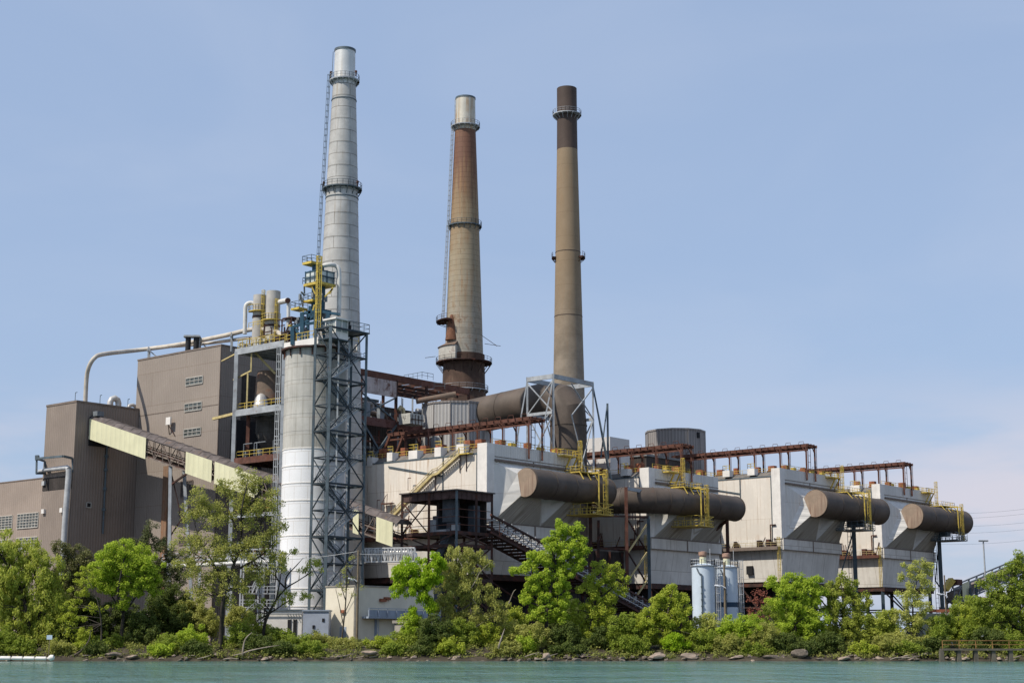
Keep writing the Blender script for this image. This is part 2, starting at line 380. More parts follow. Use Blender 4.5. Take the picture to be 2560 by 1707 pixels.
c = N.mix(N.ramp(n3, .35, .7), (.065, .17, .148), (.115, .22, .215))
N.link(c, N.b.inputs['Base Color']); N.b.inputs['Roughness'].default_value = .12; N.b.inputs['IOR'].default_value = 1.33
struct(w.build('water', N.m))
# ================================================================== chimneys
GZ = 2.5
def axis(px, py, Y): p = W(px, py, Y); return Vector((p.x, p.y, 0))
def zr(py, wpx, Y):                   # height and radius of a round thing seen at row py, wpx wide
    p = W(1280, py, Y); d = Y * cp + (p.z - CAMZ) * sp
    r_ = wpx / 2 * d / F; return W(1280, py, Y - r_).z, r_
def ring_deck(mb, c, z, r0, r1, th=.25, a0=0, a1=360, n=28):
    k = max(3, int(n * (a1 - a0) / 360)); full = (a1 - a0) >= 360
    for i in range(k):
        p = R(a0 + (a1 - a0) * i / k); q = R(a0 + (a1 - a0) * (i + 1) / k)
        P = lambda a, r, zz: (c.x + r * math.cos(a), c.y + r * math.sin(a), zz)
        mb.box8([P(p, r0, z), P(p, r1, z), P(q, r1, z), P(q, r0, z), P(p, r0, z + th), P(p, r1, z + th), P(q, r1, z + th), P(q, r0, z + th)])
def ring_pts(c, r, z, a0=0, a1=360, n=24):
    k = max(3, int(n * (a1 - a0) / 360)); return [Vector((c.x + r * math.cos(R(a0 + (a1 - a0) * i / k)), c.y + r * math.sin(R(a0 + (a1 - a0) * i / k)), z)) for i in range(k + 1)]
def ring_platform(t, c, z, r0, r1, mat, a0=0, a1=360, drop=1.6, h=1.25):
    d = MB(); ring_deck(d, c, z, r0, r1, .28, a0, a1)
    k = max(3, int(16 * (a1 - a0) / 360))
    for i in range(k + 1):
        a = R(a0 + (a1 - a0) * i / k); u = Vector((math.cos(a), math.sin(a), 0))
        d.bar(c + u * r1 + UP * z, c + u * (r0 - .05) + UP * (z - drop), .14); d.bar(c + u * r0 + UP * (z - .1), c + u * r1 + UP * (z - .1), .2)
    p = d.build('platform', mat, t)
    q = MB(); q.rail(ring_pts(c, r1 - .05, z + .28, a0, a1, 22), h, .085, 1.9); q.build('railing', mat, p)

# --- tall grey stack
Y = 360; c = axis(851, 680, Y)
t = thing('chimney', 'tallest chimney, grey steel plate with two ring platforms and a pale metal top', 'chimney', (c.x, c.y, GZ), 'three power plant chimneys')
zs = {k: zr(k, w_, Y) for k, w_ in ((117, 51), (186, 53), (190, 56), (206, 57.5), (453, 78), (680, 94), (1000, 118))}
s = MB(); zb, rb = GZ, zs[1000][1] + .0355 * (zs[1000][0] - GZ)
s.lathe(c, [(zb, rb), zs[1000], zs[680], zs[453], zs[206]], 48); s.build('shaft', m_stack1, t, 40)
for zz in np.arange(zs[680][0] - 50, zs[206][0], 2.95): pass
r_ = MB()
for zz in np.arange(20, zs[206][0], 5.9):
    k = np.interp(zz, [zb, zs[1000][0], zs[680][0], zs[453][0], zs[206][0]], [rb, zs[1000][1], zs[680][1], zs[453][1], zs[206][1]])
    r_.lathe(c, [(zz, k - .05), (zz + .02, k + .035), (zz + .14, k + .035), (zz + .16, k - .05)], 48, False)
r_.each('plate_joint', m_stack1, t, 40)
s = MB(); s.lathe(c, [(zs[206][0], zs[206][1] * .985), (zs[190][0], zs[190][1] * .95), (zs[117][0], zs[117][1])], 48); cap = s.build('stack_cap', m_stack1top, t, 40)
s = MB(); s.lathe(c, [(zs[117][0] - .45, zs[117][1] + .12), (zs[117][0] + .1, zs[117][1] + .12), (zs[117][0] + .1, zs[117][1] - .3), (zs[117][0] - .45, zs[117][1] - .3)], 48, False); s.build('rim', m_greysteel, cap, 40)
ring_platform(t, c, zs[190][0] - .6, zs[190][1], 3.65, m_lightsteel, drop=1.3)
ring_platform(t, c, W(850, 464, Y - 4).z, zs[453][1], 4.75, m_greysteel, drop=1.8)
for zz in (zs[190][0] - 5.5, W(850, 487, Y - 4).z):
    k = np.interp(zz, [zs[680][0], zs[453][0], zs[206][0]], [zs[680][1], zs[453][1], zs[206][1]])
    s = MB(); s.lathe(c, [(zz, k), (zz, k + .13), (zz + .22, k + .13), (zz + .22, k)], 40, False); s.build('stiffener_ring', m_greysteel, t, 40)
u = Vector((-.98, -.2, 0)).normalized(); sd_ = Vector((u.y, -u.x, 0))
s = MB(); s.ladder(c + u * (zs[680][1] + .75) + UP * (zs[680][0] - 4), c + u * (zs[453][1] + .75) + UP * zs[453][0], sd_, .7, .1, cage=u * .9, step=1.2)
s.ladder(c + u * (zs[453][1] + .55) + UP * zs[453][0], c + u * (zs[190][1] + .7) + UP * (zs[190][0] + 1), sd_, .7, .1, cage=u * .9, step=1.2)
s.ladder(c + u * (zs[190][1] + .3) + UP * zs[190][0], c + u * (zs[117][1] + .4) + UP * (zs[117][0] - .6), sd_, .6, .08, step=1.2); s.build('ladder', m_greysteel, t)
for zz, k in ((zs[190][0], 3.4), (W(850, 464, Y - 4).z, 4.5)):
    for a in (200, 330):
        s = MB(); p = c + Vector((math.cos(R(a)) * k, math.sin(R(a)) * k, zz + .3)); s.lathe(p, [(p.z, .16), (p.z + .8, .16), (p.z + .85, .3), (p.z + 1.3, .3), (p.z + 1.5, .1)], 10); s.build('warning_lamp', m_rustdark, t, 30)

# --- rust-stained stack with the big platform
Y = 440; c = axis(1160, 880, Y)
t = thing('chimney', 'rust streaked middle chimney standing on a dark rusty drum with a wide platform', 'chimney', (c.x, c.y, GZ), 'three power plant chimneys')
k2 = {k: zr(k, w_, Y) for k, w_ in ((238, 48.5), (308, 51), (320, 52), (570, 73), (880, 96), (905, 104), (968, 108))}
s = MB(); s.lathe(c, [k2[880], k2[570], k2[320]], 48); s.build('shaft', m_stack2, t, 40)
s = MB(); s.lathe(c, [k2[320], k2[308], k2[238]], 48); cap = s.build('stack_cap', m_stack2top, t, 40)
s = MB(); s.lathe(c, [(k2[238][0] - .4, k2[238][1] + .12), (k2[238][0] + .1, k2[238][1] + .12), (k2[238][0] + .1, k2[238][1] - .3), (k2[238][0] - .4, k2[238][1] - .3)], 40, False); s.build('rim', m_greysteel, cap, 40)
s = MB(); s.lathe(c, [(GZ, k2[968][1] + .5), (k2[968][0] - 3.5, k2[968][1] + .5), k2[968], k2[905], (k2[880][0] + .1, k2[905][1])], 40); s.build('base_drum', m_stack2base, t, 40)
ring_platform(t, c, k2[308][0] - .4, k2[308][1], 4.3, m_lightsteel, drop=1.2)
ring_platform(t, c, W(1160, 559, Y - 4).z, k2[570][1] - .2, 4.95, m_greysteel, drop=1.6)
ring_platform(t, c, W(1160, 903, Y - 4).z, k2[905][1], 8.05, m_rustdark, drop=3.0)
z0 = W(1160, 968, Y - 4).z; ring_platform(t, c, z0 - .6, k2[968][1], 7.0, m_lightsteel, drop=.8)
zp = W(1160, 800, Y - 4).z; rp = k2[880][1]
ring_platform(t, c, zp, rp - .3, rp + 2.6, m_rustdark, 165, 235, 1.2)
s = MB()
for a0 in (196, 206, 216):
    pass
zc0, zc1, zc2 = W(1118, 897, Y - 6).z, W(1118, 862, Y - 6).z, W(1118, 850, Y - 6).z      # curved cabin standing on the platform
for nm, mt, pr in (('sampling_cabin', M('cabin_paint', (.45, .43, .38), .7, .2, .5, rust=(RUST, .1, .5)), ((rp0 := k2[880][1] - .2, 7.3, zc0, zc1),)), ('cabin_roof', m_rusttank, ((k2[880][1] - .2, 7.6, zc1, zc2),))):
    s = MB(); n_ = 8
    for r0_, r1_, za_, zb_ in pr:
        for q_ in range(n_):
            A0, A1 = R(182 + 70 * q_ / n_), R(182 + 70 * (q_ + 1) / n_); P_ = lambda a_, r_, z_: (c.x + r_ * math.cos(a_), c.y + r_ * math.sin(a_), z_)
            top = zb_ if nm == 'sampling_cabin' else za_ + .15
            s.box8([P_(A0, r0_, za_), P_(A0, r1_, za_), P_(A1, r1_, za_), P_(A1, r0_, za_), P_(A0, r0_, zb_), P_(A0, r1_, top), P_(A1, r1_, top), P_(A1, r0_, zb_)])
    s.build(nm, mt, t)
s = MB()                               # rusty breeching leaning on the shaft below the small platform
s.lathe((c.x - 3.4, c.y - 3.7), [(W(1130, 850, Y - 4).z, 1.9), (W(1130, 800, Y - 4).z, 1.0), (W(1130, 786, Y - 4).z, .4)], 14); s.build('vent_riser', M('rusty_riser', (.2, .09, .05), .85, .4, .5, rust=((.07, .04, .03), .3, .5)), t, 40)
u = Vector((-.96, -.28, 0)).normalized(); sd_ = Vector((u.y, -u.x, 0)); s = MB()
s.ladder(c + u * (rp + .5) + UP * zp, c + u * (k2[570][1] + .5) + UP * (W(1160, 559, Y - 4).z), sd_, .7, .11, cage=u * .9, step=1.3)
s.ladder(c + u * (k2[570][1] + .4) + UP * (W(1160, 559, Y - 4).z), c + u * (k2[308][1] + .5) + UP * k2[308][0], sd_, .7, .11, cage=u * .9, step=1.3)
s.ladder(c + u * (k2[308][1] + .2) + UP * k2[308][0], c + u * (k2[238][1] + .3) + UP * (k2[238][0] - .6), sd_, .6, .09, step=1.2); s.build('ladder', m_lightsteel, t)
s = MB(); za = W(1160, 872, Y - 4).z
s.bar(c + Vector((6, -4, za + 1.5)), c + Vector((10.5, -3, za + 1)), .12); s.bar(c + Vector((5, -4, za + 4)), c + Vector((9.5, -3, za + 1)), .12)
s.bar(c + Vector((-8, -3, za - 2)), c + Vector((-11, -3, za - 2.4)), .12); s.each('boom_arm', m_rustdark, t)

# --- tan stack
Y = 450; c = axis(1418, 372, Y)
t = thing('chimney', 'smooth tan chimney with a dark brown top, behind the big bent duct', 'chimney', (c.x, c.y, GZ), 'three power plant chimneys')
k3 = {k: zr(k, w_, Y) for k, w_ in ((214, 49.5), (282, 50), (368, 51.5), (633, 63), (930, 76.5))}
s = MB(); zb = GZ; s.lathe(c, [(zb, k3[930][1] + .02 * (k3[930][0] - zb)), k3[930], k3[633], k3[368]], 48); s.build('shaft', m_stack3, t, 40)
s = MB(); s.lathe(c, [(k3[368][0], k3[368][1] * 1.004), k3[282], k3[214], (k3[214][0], k3[214][1] - .35), (k3[214][0] - 3, k3[214][1] - .35)], 48, False); s.build('stack_cap', m_stack3top, t, 40)
s = MB()
for py in (793, 633): 
    zz = W(1420, py, Y).z; k = np.interp(zz, [k3[930][0], k3[633][0], k3[368][0]], [k3[930][1], k3[633][1], k3[368][1]]); s.lathe(c, [(zz, k - .1), (zz, k + .06), (zz + .2, k + .06), (zz + .2, k - .1)], 40, False)
s.each('joint_ring', m_stack3top, t, 40)
ring_platform(t, c, W(1420, 279, Y - 4).z, k3[282][1], 4.35, m_lightsteel, drop=1.4)
ring_platform(t, c, W(1420, 638, Y - 4).z, k3[633][1], k3[633][1] + 1.4, m_rustdark, -35, 20, 1.4)
ring_platform(t, c, W(1420, 638, Y - 4).z, k3[633][1], k3[633][1] + 1.1, m_rustdark, 165, 200, 1.4)

# ================================================================== brown buildings on the left
Pb = W(553, 860, 380); Pb0 = Vector((Pb.x, Pb.y, 0)); bl = along(Pb0, E1, 345, 898); bt = 42.0
t = thing('boiler_building', 'tall brown corrugated boiler house with three small gridded windows and two black roof vents', 'building', (Pb.x, Pb.y, GZ))
s = MB(); s.lb(Pb0, 0, bl, 0, bt, GZ, Pb.z - .4); s.build('wall', m_brown, t)
s = MB(); s.lb(Pb0, -.12, bl + .12, -.12, bt + .12, Pb.z - .4, Pb.z); s.lb(Pb0, -.1, .12, -.1, .12, GZ, Pb.z - .4)
zz = W(553, 1010, 380).z; s.build('roof_trim', m_trim, t)
s = MB(); s.lb(Pb0, .2, bl - .2, -.06, 0, zz - .12, zz + .1); s.build('flashing_strip', m_trim, t)
def wall_window(t, P0, e, x0, y0, x1, y1, nx_, nz_, nrm, mat=m_mullion, pm=m_glass, name='window', fw=.14):
    a = onP(x0, y1, P0, e); b = onP(x1, y1, P0, e); z1 = onP((x0 + x1) / 2, y0, P0, e).z; z0 = min(a.z, b.z) * .5 + max(a.z, b.z) * .5
    a = Vector((a.x, a.y, 0)); b = Vector((b.x, b.y, 0)); n = Vector(nrm)
    s = MB(); f = lambda k, z, o: a.lerp(b, k) + UP * z + n * o
    for i in range(nx_ + 1): s.bar(f(i / nx_, z0, .1), f(i / nx_, z1, .1), fw if 0 < i < nx_ else fw * 1.7, .2)
    for j in range(nz_ + 1):
        zz = z0 + (z1 - z0) * j / nz_; s.bar(f(0, zz, .12), f(1, zz, .12), .2, fw if 0 < j < nz_ else fw * 1.7)
    w_ = s.build(name, mat, t)
    s = MB(); s.box8([f(0, z0, -.05), f(1, z0, -.05), f(1, z0, .06), f(0, z0, .06), f(0, z1, -.05), f(1, z1, -.05), f(1, z1, .06), f(0, z1, .06)]); s.build('pane', pm, w_)
for r4 in ((465, 943, 507, 961), (462, 1007, 504, 1026), (460, 1071, 502, 1089)): wall_window(t, Pb0, E1, *r4, 4, 2, -E2)
m_winbrown = M('brown_shuttered_pane', (.085, .075, .07), .5, .3, 1)
for r4 in ((452, 1202, 481, 1243), (448, 1340, 486, 1360), (448, 1275, 474, 1290)): wall_window(t, Pb0, E1, *r4, 3, 1, -E2, m_trim, m_winbrown, fw=.18)
s = MB(); x0 = along(Pb0, E1, 424, 1200); x1 = along(Pb0, E1, 411, 1200); s.lb(Pb0, x0, x1, -.5, -.01, GZ, W(417, 1160, 388).z); s.build('rusty_chase', M('rust_run_panel', (.27, .17, .11), .85, .3, .3, rust=((.3, .13, .06), .3, .3), corr=.9, corramp=.3), t)
s = MB(); p = onP(431, 1053, Pb0, E1) - E2 * 1.2; s.lb(p, -.9, .9, -.2, .2, p.z - 1.0, p.z + .9); fl = s.build('reflector_panel', m_whitepaint, t)
s = MB(); s.bar(p + UP * -1, onP(424, 1085, Pb0, E1) - E2 * .1, .18); s.bar(p + UP * -1, onP(438, 1090, Pb0, E1) - E2 * .1, .18); s.build('bracket', m_rustdark, fl)
s = MB()                                # opening, louvre and ducts on the shaded side wall
s.lb(Pb0, -.25, .0, 4, 14, W(590, 1180, 385).z, W(590, 1050, 385).z); s.build('louvre', m_dark, t)
s = MB(); s.lb(Pb0, -.22, .0, 7, 26, W(590, 1160, 385).z, W(590, 935, 385).z); s.build('side_opening', m_boilerdark, t)
for px in (470, 490):
    p = W(px, 868, 392); z0 = Pb.z; h = 4.0
    q = MB(); q.lathe(p, [(z0 - .1, .7), (z0 + h, .7)], 16); vb = q.build('roof_vent', M('black_vent_%d' % px, (.02, .02, .022), .6, .3, 1), None, 40, loc=(p.x, p.y, z0))
    tag(vb, 'black hooded roof vent on the boiler house, ' + ('nearer the curved pipe' if px == 470 else 'nearer the short stacks'), 'roof vent', 'black roof vents on the boiler house')
    q = MB(); q.box8([(p.x - 1.1, p.y - 1.1, z0 + h), (p.x + 1.1, p.y - 1.1, z0 + h), (p.x + 1.1, p.y + 1.1, z0 + h), (p.x - 1.1, p.y + 1.1, z0 + h)] + [(p.x - .9, p.y - .9, z0 + h + .5), (p.x + .9, p.y - .9, z0 + h + .5), (p.x + .9, p.y + .9, z0 + h + .5), (p.x - .9, p.y + .9, z0 + h + .5)]); q.build('hood', m_machine, vb)

Pt = W(192, 1000, 386); Pt0 = Vector((Pt.x, Pt.y, 0)); tl = along(Pt0, E1, 117, 1012); tt = along(Pt0, E2, 345, 1022) + .4
t = thing('transfer_tower_building', 'brown corrugated tower at the upper end of the cream conveyor', 'building', (Pt.x, Pt.y, GZ))
s = MB(); s.lb(Pt0, 0, tl, 0, tt, GZ, Pt.z - .5); s.build('wall', M('brown_siding_tower', (.275, .225, .19), .8, .15, .08, streak=.35, scol=(.17, .13, .105), corr=.8, corramp=.2), t)
s = MB(); s.lb(Pt0, -.12, tl + .1, -.12, tt, Pt.z - .5, Pt.z); s.build('roof_trim', m_trim, t)
s = MB(); a = along(Pt0, E2, 223, 1060); b = along(Pt0, E2, 262, 1080); s.lb(Pt0, -.3, .0, a, b + 1.5, W(235, 1112, 388).z, W(235, 1040, 388).z); s.build('conveyor_opening', m_dark, t)
s = MB(); a = along(Pt0, E2, 262, 1200); s.bar(Pt0 + E2 * a - E1 * .3 + UP * W(262, 1330, 388).z, Pt0 + E2 * a - E1 * .3 + UP * W(262, 1105, 388).z, .35)
for py in (1138, 1172, 1220, 1272): s.bar(Pt0 + E2 * a - E1 * .3 + UP * W(262, py, 388).z, Pt0 + E2 * a - E1 * .3 + UP * (W(262, py, 388).z + .7), .75)
s.build('downspout', m_greysteel, t)
wall_window(t, Pt0, E2, 216, 1256, 227, 1268, 1, 1, -E1, m_mullion, m_dark)
for px, py in ((182, 981), (253, 991), (323, 1002)):
    e, = (E1,) if px < 192 else (E2,); d_ = along(Pt0, e, px, 1012); p = Pt0 + e * d_ + (E2 if px < 192 else E1) * .6
    s = MB(); s.bar(p + UP * (Pt.z - .2), p + UP * (Pt.z + 2.2), .13); s.bar(p + UP * (Pt.z + 2.1), p + UP * (Pt.z + 2.3) + E2 * .5, .16); s.build('lightning_rod', m_greysteel, t)
for px, k in ((290, 1.0), (336, .6)):
    p = Pt0 + E2 * along(Pt0, E2, px, 1012) + E1 * 2.5 + UP * (Pt.z - .5); s = MB()
    s.tube([p, p + UP * 1.6 * k, p + UP * 2.4 * k + E2 * .4, p + UP * 2.8 * k + E2 * 1.3, p + UP * 2.4 * k + E2 * 2.2, p + UP * 1.6 * k + E2 * 2.5, p + E2 * 2.5], .8 * k, 12); s.build('roof_pipe_elbow', m_silver, t, 50)
s = MB(); p = onP(118, 1188, Pt0, E1); q = onP(190, 1188, Pt0, E1)
s.lb(Pt0, .4, tl - .3, -.12, 0, W(150, 1222, 389).z, W(150, 1190, 389).z); s.build('louvre_band', m_boilerdark, t)
for px, py in ((157, 1275), (112, 1208), (111, 1278)):
    p = onP(px, py, Pt0, E1) - E2 * .3; s = MB(); s.lb(p, -.55, .55, -.3, .3, p.z - .55, p.z + .55); s.build('wall_box', m_whitepaint if py > 1210 else m_galv, t)

t = thing('exhaust_duct', 'silver duct running down the brown tower below a dark steel outrigger', 'duct', tuple(Pt0 + E1 * 3 - E2 * 1.5 + UP * GZ))
s = MB(); pt = [onP(x, y, Pt0 - E2 * 1.2, E1) for x, y in ((160, 1352), (163, 1300), (172, 1185), (172, 1173), (168, 1168), (120, 1174), (98, 1178))]
s.tube([pt[0] - UP * 30, pt[0], pt[1], pt[2], pt[3]], .75, 12); s.tube(pt[3:], [.75, .62, .5, .45], 12); s.build('pipe', m_galv, t, 50)
s = MB(); q = lambda x, y, o: onP(x, y, Pt0 - E2 * o, E1)
s.bar(q(92, 1146, 3.2), q(158, 1140, 3.2), .5); s.bar(q(158, 1140, 3.2), q(180, 1145, .2), .5); s.bar(q(92, 1146, 3.2), q(110, 1152, .2), .45); s.bar(q(92, 1140, 3.2), q(91, 1183, 3.2), .4)
s.bar(q(91, 1183, 3.2), q(112, 1183, .2), .5); s.bar(q(112, 1152, .2), q(112, 1186, .2), .35); s.bar(q(180, 1145, .2), q(182, 1180, .2), .3); s.bar(q(93, 1138, 3.2), q(93, 1150, 3.2), .9)
s.build('outrigger', m_greysteel, t)

Pl = W(107, 1193, 395.5); Pl0 = Vector((Pl.x, Pl.y, 0))
t = thing('workshop_building', 'low tan building with large white-framed gridded windows beside the brown tower', 'building', (Pl.x, Pl.y, GZ))
s = MB(); s.lb(Pl0, 0, 60, 0, 24, GZ, Pl.z - .3); s.build('wall', m_brown_plain, t)
s = MB(); s.lb(Pl0, -.1, 60, -.1, 24, Pl.z - .3, Pl.z); s.build('roof_trim', m_trim, t)
for r4 in ((-30, 1291, 30, 1323), (43, 1283, 95, 1319), (-30, 1350, 28, 1385), (40, 1343, 92, 1378)): wall_window(t, Pl0, E1, *r4, 7, 5, -E2, M('white_window_frame', (.5, .47, .42), .7, .15, .8), m_glass, fw=.12)

# ---- overhead pipelines
def pix_path(L): return [W(*q) for q in L]
t = tag(MB().build('pipeline', m_pipe, None, loc=(0, 0, 0)), 'x', 'pipe'); bpy.data.objects.remove(t)
def smooth_path(P, n=6):              # Catmull-Rom through the points
    P = [Vector(p) for p in P]; out = []
    for i in range(len(P) - 1):
        a = P[max(i - 1, 0)]; b = P[i]; c_ = P[i + 1]; d = P[min(i + 2, len(P) - 1)]
        for k in range(n):
            x = k / n; out.append(.5 * ((2 * b) + (c_ - a) * x + (2 * a - 5 * b + 4 * c_ - d) * x * x + (3 * b - a - 3 * c_ + d) * x ** 3))
    return out + [P[-1]]
pp = [(213, 1015, 391), (216, 950, 391), (222, 918, 390), (236, 895, 390), (260, 885, 393), (345, 875, 406), (430, 864, 400), (500, 851, 393), (565, 838, 385), (625, 824, 373), (660, 823, 364), (695, 831, 360), (702, 842, 358)]
t = thing('overhead_pipeline', 'long pale pipe curving up from the brown tower and over the boiler house', 'pipe', tuple(W(213, 1015, 391)))
s = MB(); s.tube(smooth_path(pix_path(pp)), .56, 12); s.build('pipe', m_pipe, t, 60)
for px, Yp, py in ((373, 404, 872), (500, 393, 850), (580, 382, 836)):
    s = MB(); p = W(px, py, Yp); z0 = Pb.z if px < 553 else W(px, 880, Yp).z
    s.bar((p.x, p.y - .7, z0), (p.x, p.y - .7, p.z + .4), .35); s.bar((p.x, p.y + .7, z0), (p.x, p.y + .7, p.z + .4), .35); s.bar((p.x - .2, p.y - 1, p.z - .6), (p.x - .2, p.y + 1, p.z - .6), .35)
    if px < 553: s.bar((p.x, p.y, p.z - .4), (p.x + 3.5, p.y, z0), .3)
    s.build('pipe_support', m_lightsteel, t)
t = thing('overhead_pipeline', 'thinner pale pipe lying lower behind the two black roof vents', 'pipe', tuple(W(430, 872, 386)))
s = MB(); s.tube(smooth_path(pix_path([(430, 866, 403), (500, 860, 396), (560, 853, 388), (618, 845, 377), (650, 843, 371)])), .42, 10); s.build('pipe', m_pipe, t, 60)

# ================================================================== steel frame with hoppers between boiler house and silo
Fr = W(592, 880, 362); Fr0 = Vector((Fr.x, Fr.y, 0)); fL = -along(Fr0, -E1, 712, 860); fL = along(Fr0, -E1, 712, 860); fT = 13.0
FL = lambda s_, t_, z: Fr0 - E1 * s_ + E2 * t_ + UP * z         # s_ towards the right, t_ to the back
zlev = [onP(592, py, Fr0, E1).z for py in (1400, 1290, 1153, 1033, 880)]
t = thing('process_structure', 'open blue-grey steel frame holding rusty vessels beside the white silo', 'steel frame', (Fr.x, Fr.y, GZ))
for a in (0, fL):
    for b in (0, fT):
        s = MB(); s.bar(FL(a, b, GZ), FL(a, b, zlev[-1]), 1.15 if b == 0 else .8, .9); s.build('column', m_lightsteel if b == 0 else m_greysteel, t)
for i, z in enumerate(zlev):
    s = MB(); m_ = m_rust if i == 2 else m_lightsteel
    for b in (0, fT): s.bar(FL(-.4, b, z), FL(fL, b, z), .5, 1.5 if i > 1 else .8)
    for a in np.linspace(0, fL, 7): s.bar(FL(a, 0, z - .1), FL(a, fT, z - .1), .35, .8)
    s.build('floor_beam', m_, t)
    s = MB(); s.box8([FL(0, .8, z + .5), FL(fL, .8, z + .5), FL(fL, fT, z + .5), FL(0, fT, z + .5), FL(0, .8, z + .62), FL(fL, .8, z + .62), FL(fL, fT, z + .62), FL(0, fT, z + .62)]); s.build('floor_plate', m_rustdark, t)
    if i < 5:
        s = MB(); s.rail([FL(.5, .5, z + .7), FL(fL, .5, z + .7)], 1.6, .11, 2.2); s.build('railing', m_yellow, t)
s = MB(); s.bar(FL(-9, 3, zlev[4] - .7), FL(0, 0, zlev[4] - .3), .3); s.bar(FL(-9, 1, zlev[3] - .3), FL(0, 0, zlev[3]), .6)
s.bar(FL(3.5, .6, zlev[3] + .6), FL(3.5, .6, W(637, 930, 360).z), .35); s.bar(FL(-2, 1, W(612, 936, 360).z - .6), FL(4.6, .6, W(645, 928, 360).z), .35); s.bar(FL(4.6, .6, W(640, 930, 360).z), FL(4.6, .6, zlev[4] - .6), .32)
s.bar(FL(3, 3, zlev[4]), FL(7, 6, W(655, 930, 360).z), .5); s.build('pipework', m_yellowpale, t)
s = MB()
for k in range(16):
    z = random.Random(k).choice(zlev[:3]); rr = random.Random(k * 3); a = rr.uniform(.5, fL - .5); b = rr.uniform(1, 6); hh = rr.uniform(2, 9)
    if k % 2: s.bar(FL(a, b, z + .6), FL(a, b, z + hh), rr.uniform(.2, .6))
    else: s.lb(FL(a, b, 0), -.7, .7, -.7, .7, z + .6, z + .6 + hh * .35)
s.bar(FL(2.6, 2, zlev[2]), FL(2.6, 2, zlev[3]), .8)
s.each('machinery', m_rust, t)
s = MB()
for k in range(14):
    rr = random.Random(k + 90); a = rr.uniform(0, fL); z = zlev[rr.choice((0, 1, 2))] ; s.lb(FL(a, rr.uniform(.8, 3), 0), -.5, .5, -.4, .4, z + .6, z + rr.uniform(1.4, 3)); 
    s.tube([FL(a, 1, z + 1), FL(a, 1, z + 4), FL(min(a + 3, fL), 1, z + 4)], .16, 6)
s.each('valve_gear', m_machine, t)
def vessel(name, label, px, Yv, prof, mat, group=None, cat='vessel'):
    c = axis(px, prof[0][0], Yv); pr = [zr(py, w_, Yv) for py, w_ in prof]; pr = sorted(pr, key=lambda q: q[0])
    o = MB(); o.lathe(c, pr, 28); r = o.build(name, mat, None, 40, loc=(c.x, c.y, pr[0][0])); tag(r, label, cat, group); return r, c
vessel('process_vessel', 'rusty brown cylinder hanging under the top deck of the steel frame', 674, 366, [(925, 60), (935, 64), (990, 70), (1003, 74)], m_rusttank)
vessel('process_vessel', 'pale rounded tank low on the middle deck beside the rusty cylinder', 653, 362, [(983, 8), (986, 20), (994, 30), (1010, 36), (1012, 40), (1024, 40)], m_silver)
vessel('cone_hopper', 'dark grey cone bottom hopper under the middle deck of the steel frame', 677, 366, [(1040, 72), (1078, 74), (1110, 50), (1135, 20)], M('dark_hopper', (.085, .08, .075), .75, .35, .4, rust=((.33, .29, .2), .06, .2), cyl=3, seams=(3, 2.5)))
g_ = 'pair of short grey stacks on the steel frame'
for px, Yv, py0, wv, lab in ((650.5, 366, 735, 33, 'shorter grey steel stack behind its twin, on the steel frame deck'), (684, 362, 725, 35, 'taller grey steel stack in front of its twin, on the steel frame deck')):
    r, c = vessel('short_stack', lab, px, Yv, [(py0, wv), (858, wv + 2)], m_silogold, g_, 'short stack')
    q = MB(); z, rr = zr(778 if px < 660 else 800, wv, Yv); ring_platform_parent = r
    ring_deck(q, c, z, rr, rr + 1.1, .2, 180, 320); q.rail(ring_pts(c, rr + 1.05, z + .2, 180, 320), 1.3, .1, 1.3); q.ladder(c + Vector((.6, -1, 0)).normalized() * (rr + .3) + UP * zr(850, 1, Yv)[0], c + Vector((.6, -1, 0)).normalized() * (rr + .3) + UP * (z + 5), Vector((1, .6, 0)).normalized(), .6, .12, cage=Vector((.5, -.86, 0))); q.build('access_platform', m_yellow, r)
    q = MB(); q.lathe(c, [(z - 1.4, rr), (z - 1.4, rr + .15), (z - .9, rr + .15), (z - .9, rr)], 28, False); q.build('stiffener_ring', m_rustdark, r)
t = thing('vent_pipe', 'white pipe bending over beside the shorter grey stack', 'pipe', tuple(W(612, 860, 366)))
s = MB(); s.tube(smooth_path(pix_path([(612, 835, 366), (613, 790, 366), (614, 768, 366), (618, 760, 366), (628, 757, 366), (640, 762, 366)])), .5, 10); s.build('pipe', m_whitepipe, t, 60)
t = thing('vent_pipe', 'white pipe dropping from the taller grey stack with an open rusty end', 'pipe', tuple(W(720, 860, 356)))
s = MB(); s.tube(pix_path([(700, 755, 360), (719, 751, 354)]), .62, 10); s.tube(pix_path([(721, 753, 355), (721, 790, 355), (719, 862, 355)]), .42, 8); s.build('pipe', m_whitepipe, t, 60)
s = MB(); s.tube(pix_path([(719, 751.2, 353.8), (720, 751, 353.4)]), .64, 10); s.build('pipe_mouth', m_rust, t)
t = thing('filter_skid', 'cluttered rusty pump skid with yellow rails at the feet of the two short stacks', 'machinery', tuple(FL(fL / 2, 3, zlev[4] + .7)))
s = MB(); rr = random.Random(5)
for k in range(46):
    a = rr.uniform(.5, fL - .3); b = rr.uniform(1, 7); z = zlev[4] + .7; hh = rr.uniform(1.2, 6.0)
    if k % 3 == 0: s.lb(FL(a, b, 0), -rr.uniform(.3, .8), rr.uniform(.3, .8), -.5, .5, z, z + hh * .6)
    elif k % 3 == 1: s.bar(FL(a, b, z), FL(a, b, z + hh), rr.uniform(.15, .35))
    else: s.bar(FL(a, b, z + hh), FL(min(fL, a + rr.uniform(1, 3)), b, z + hh), .22)
s.each('machinery', m_rustdark, t)
s = MB()
for k in range(16):
    a = rr.uniform(.5, fL - .3); b = rr.uniform(.8, 3); z = zlev[4] + .7; s.lb(FL(a, b, 0), -.5, .5, -.4, .4, z, z + rr.uniform(.8, 2.2))
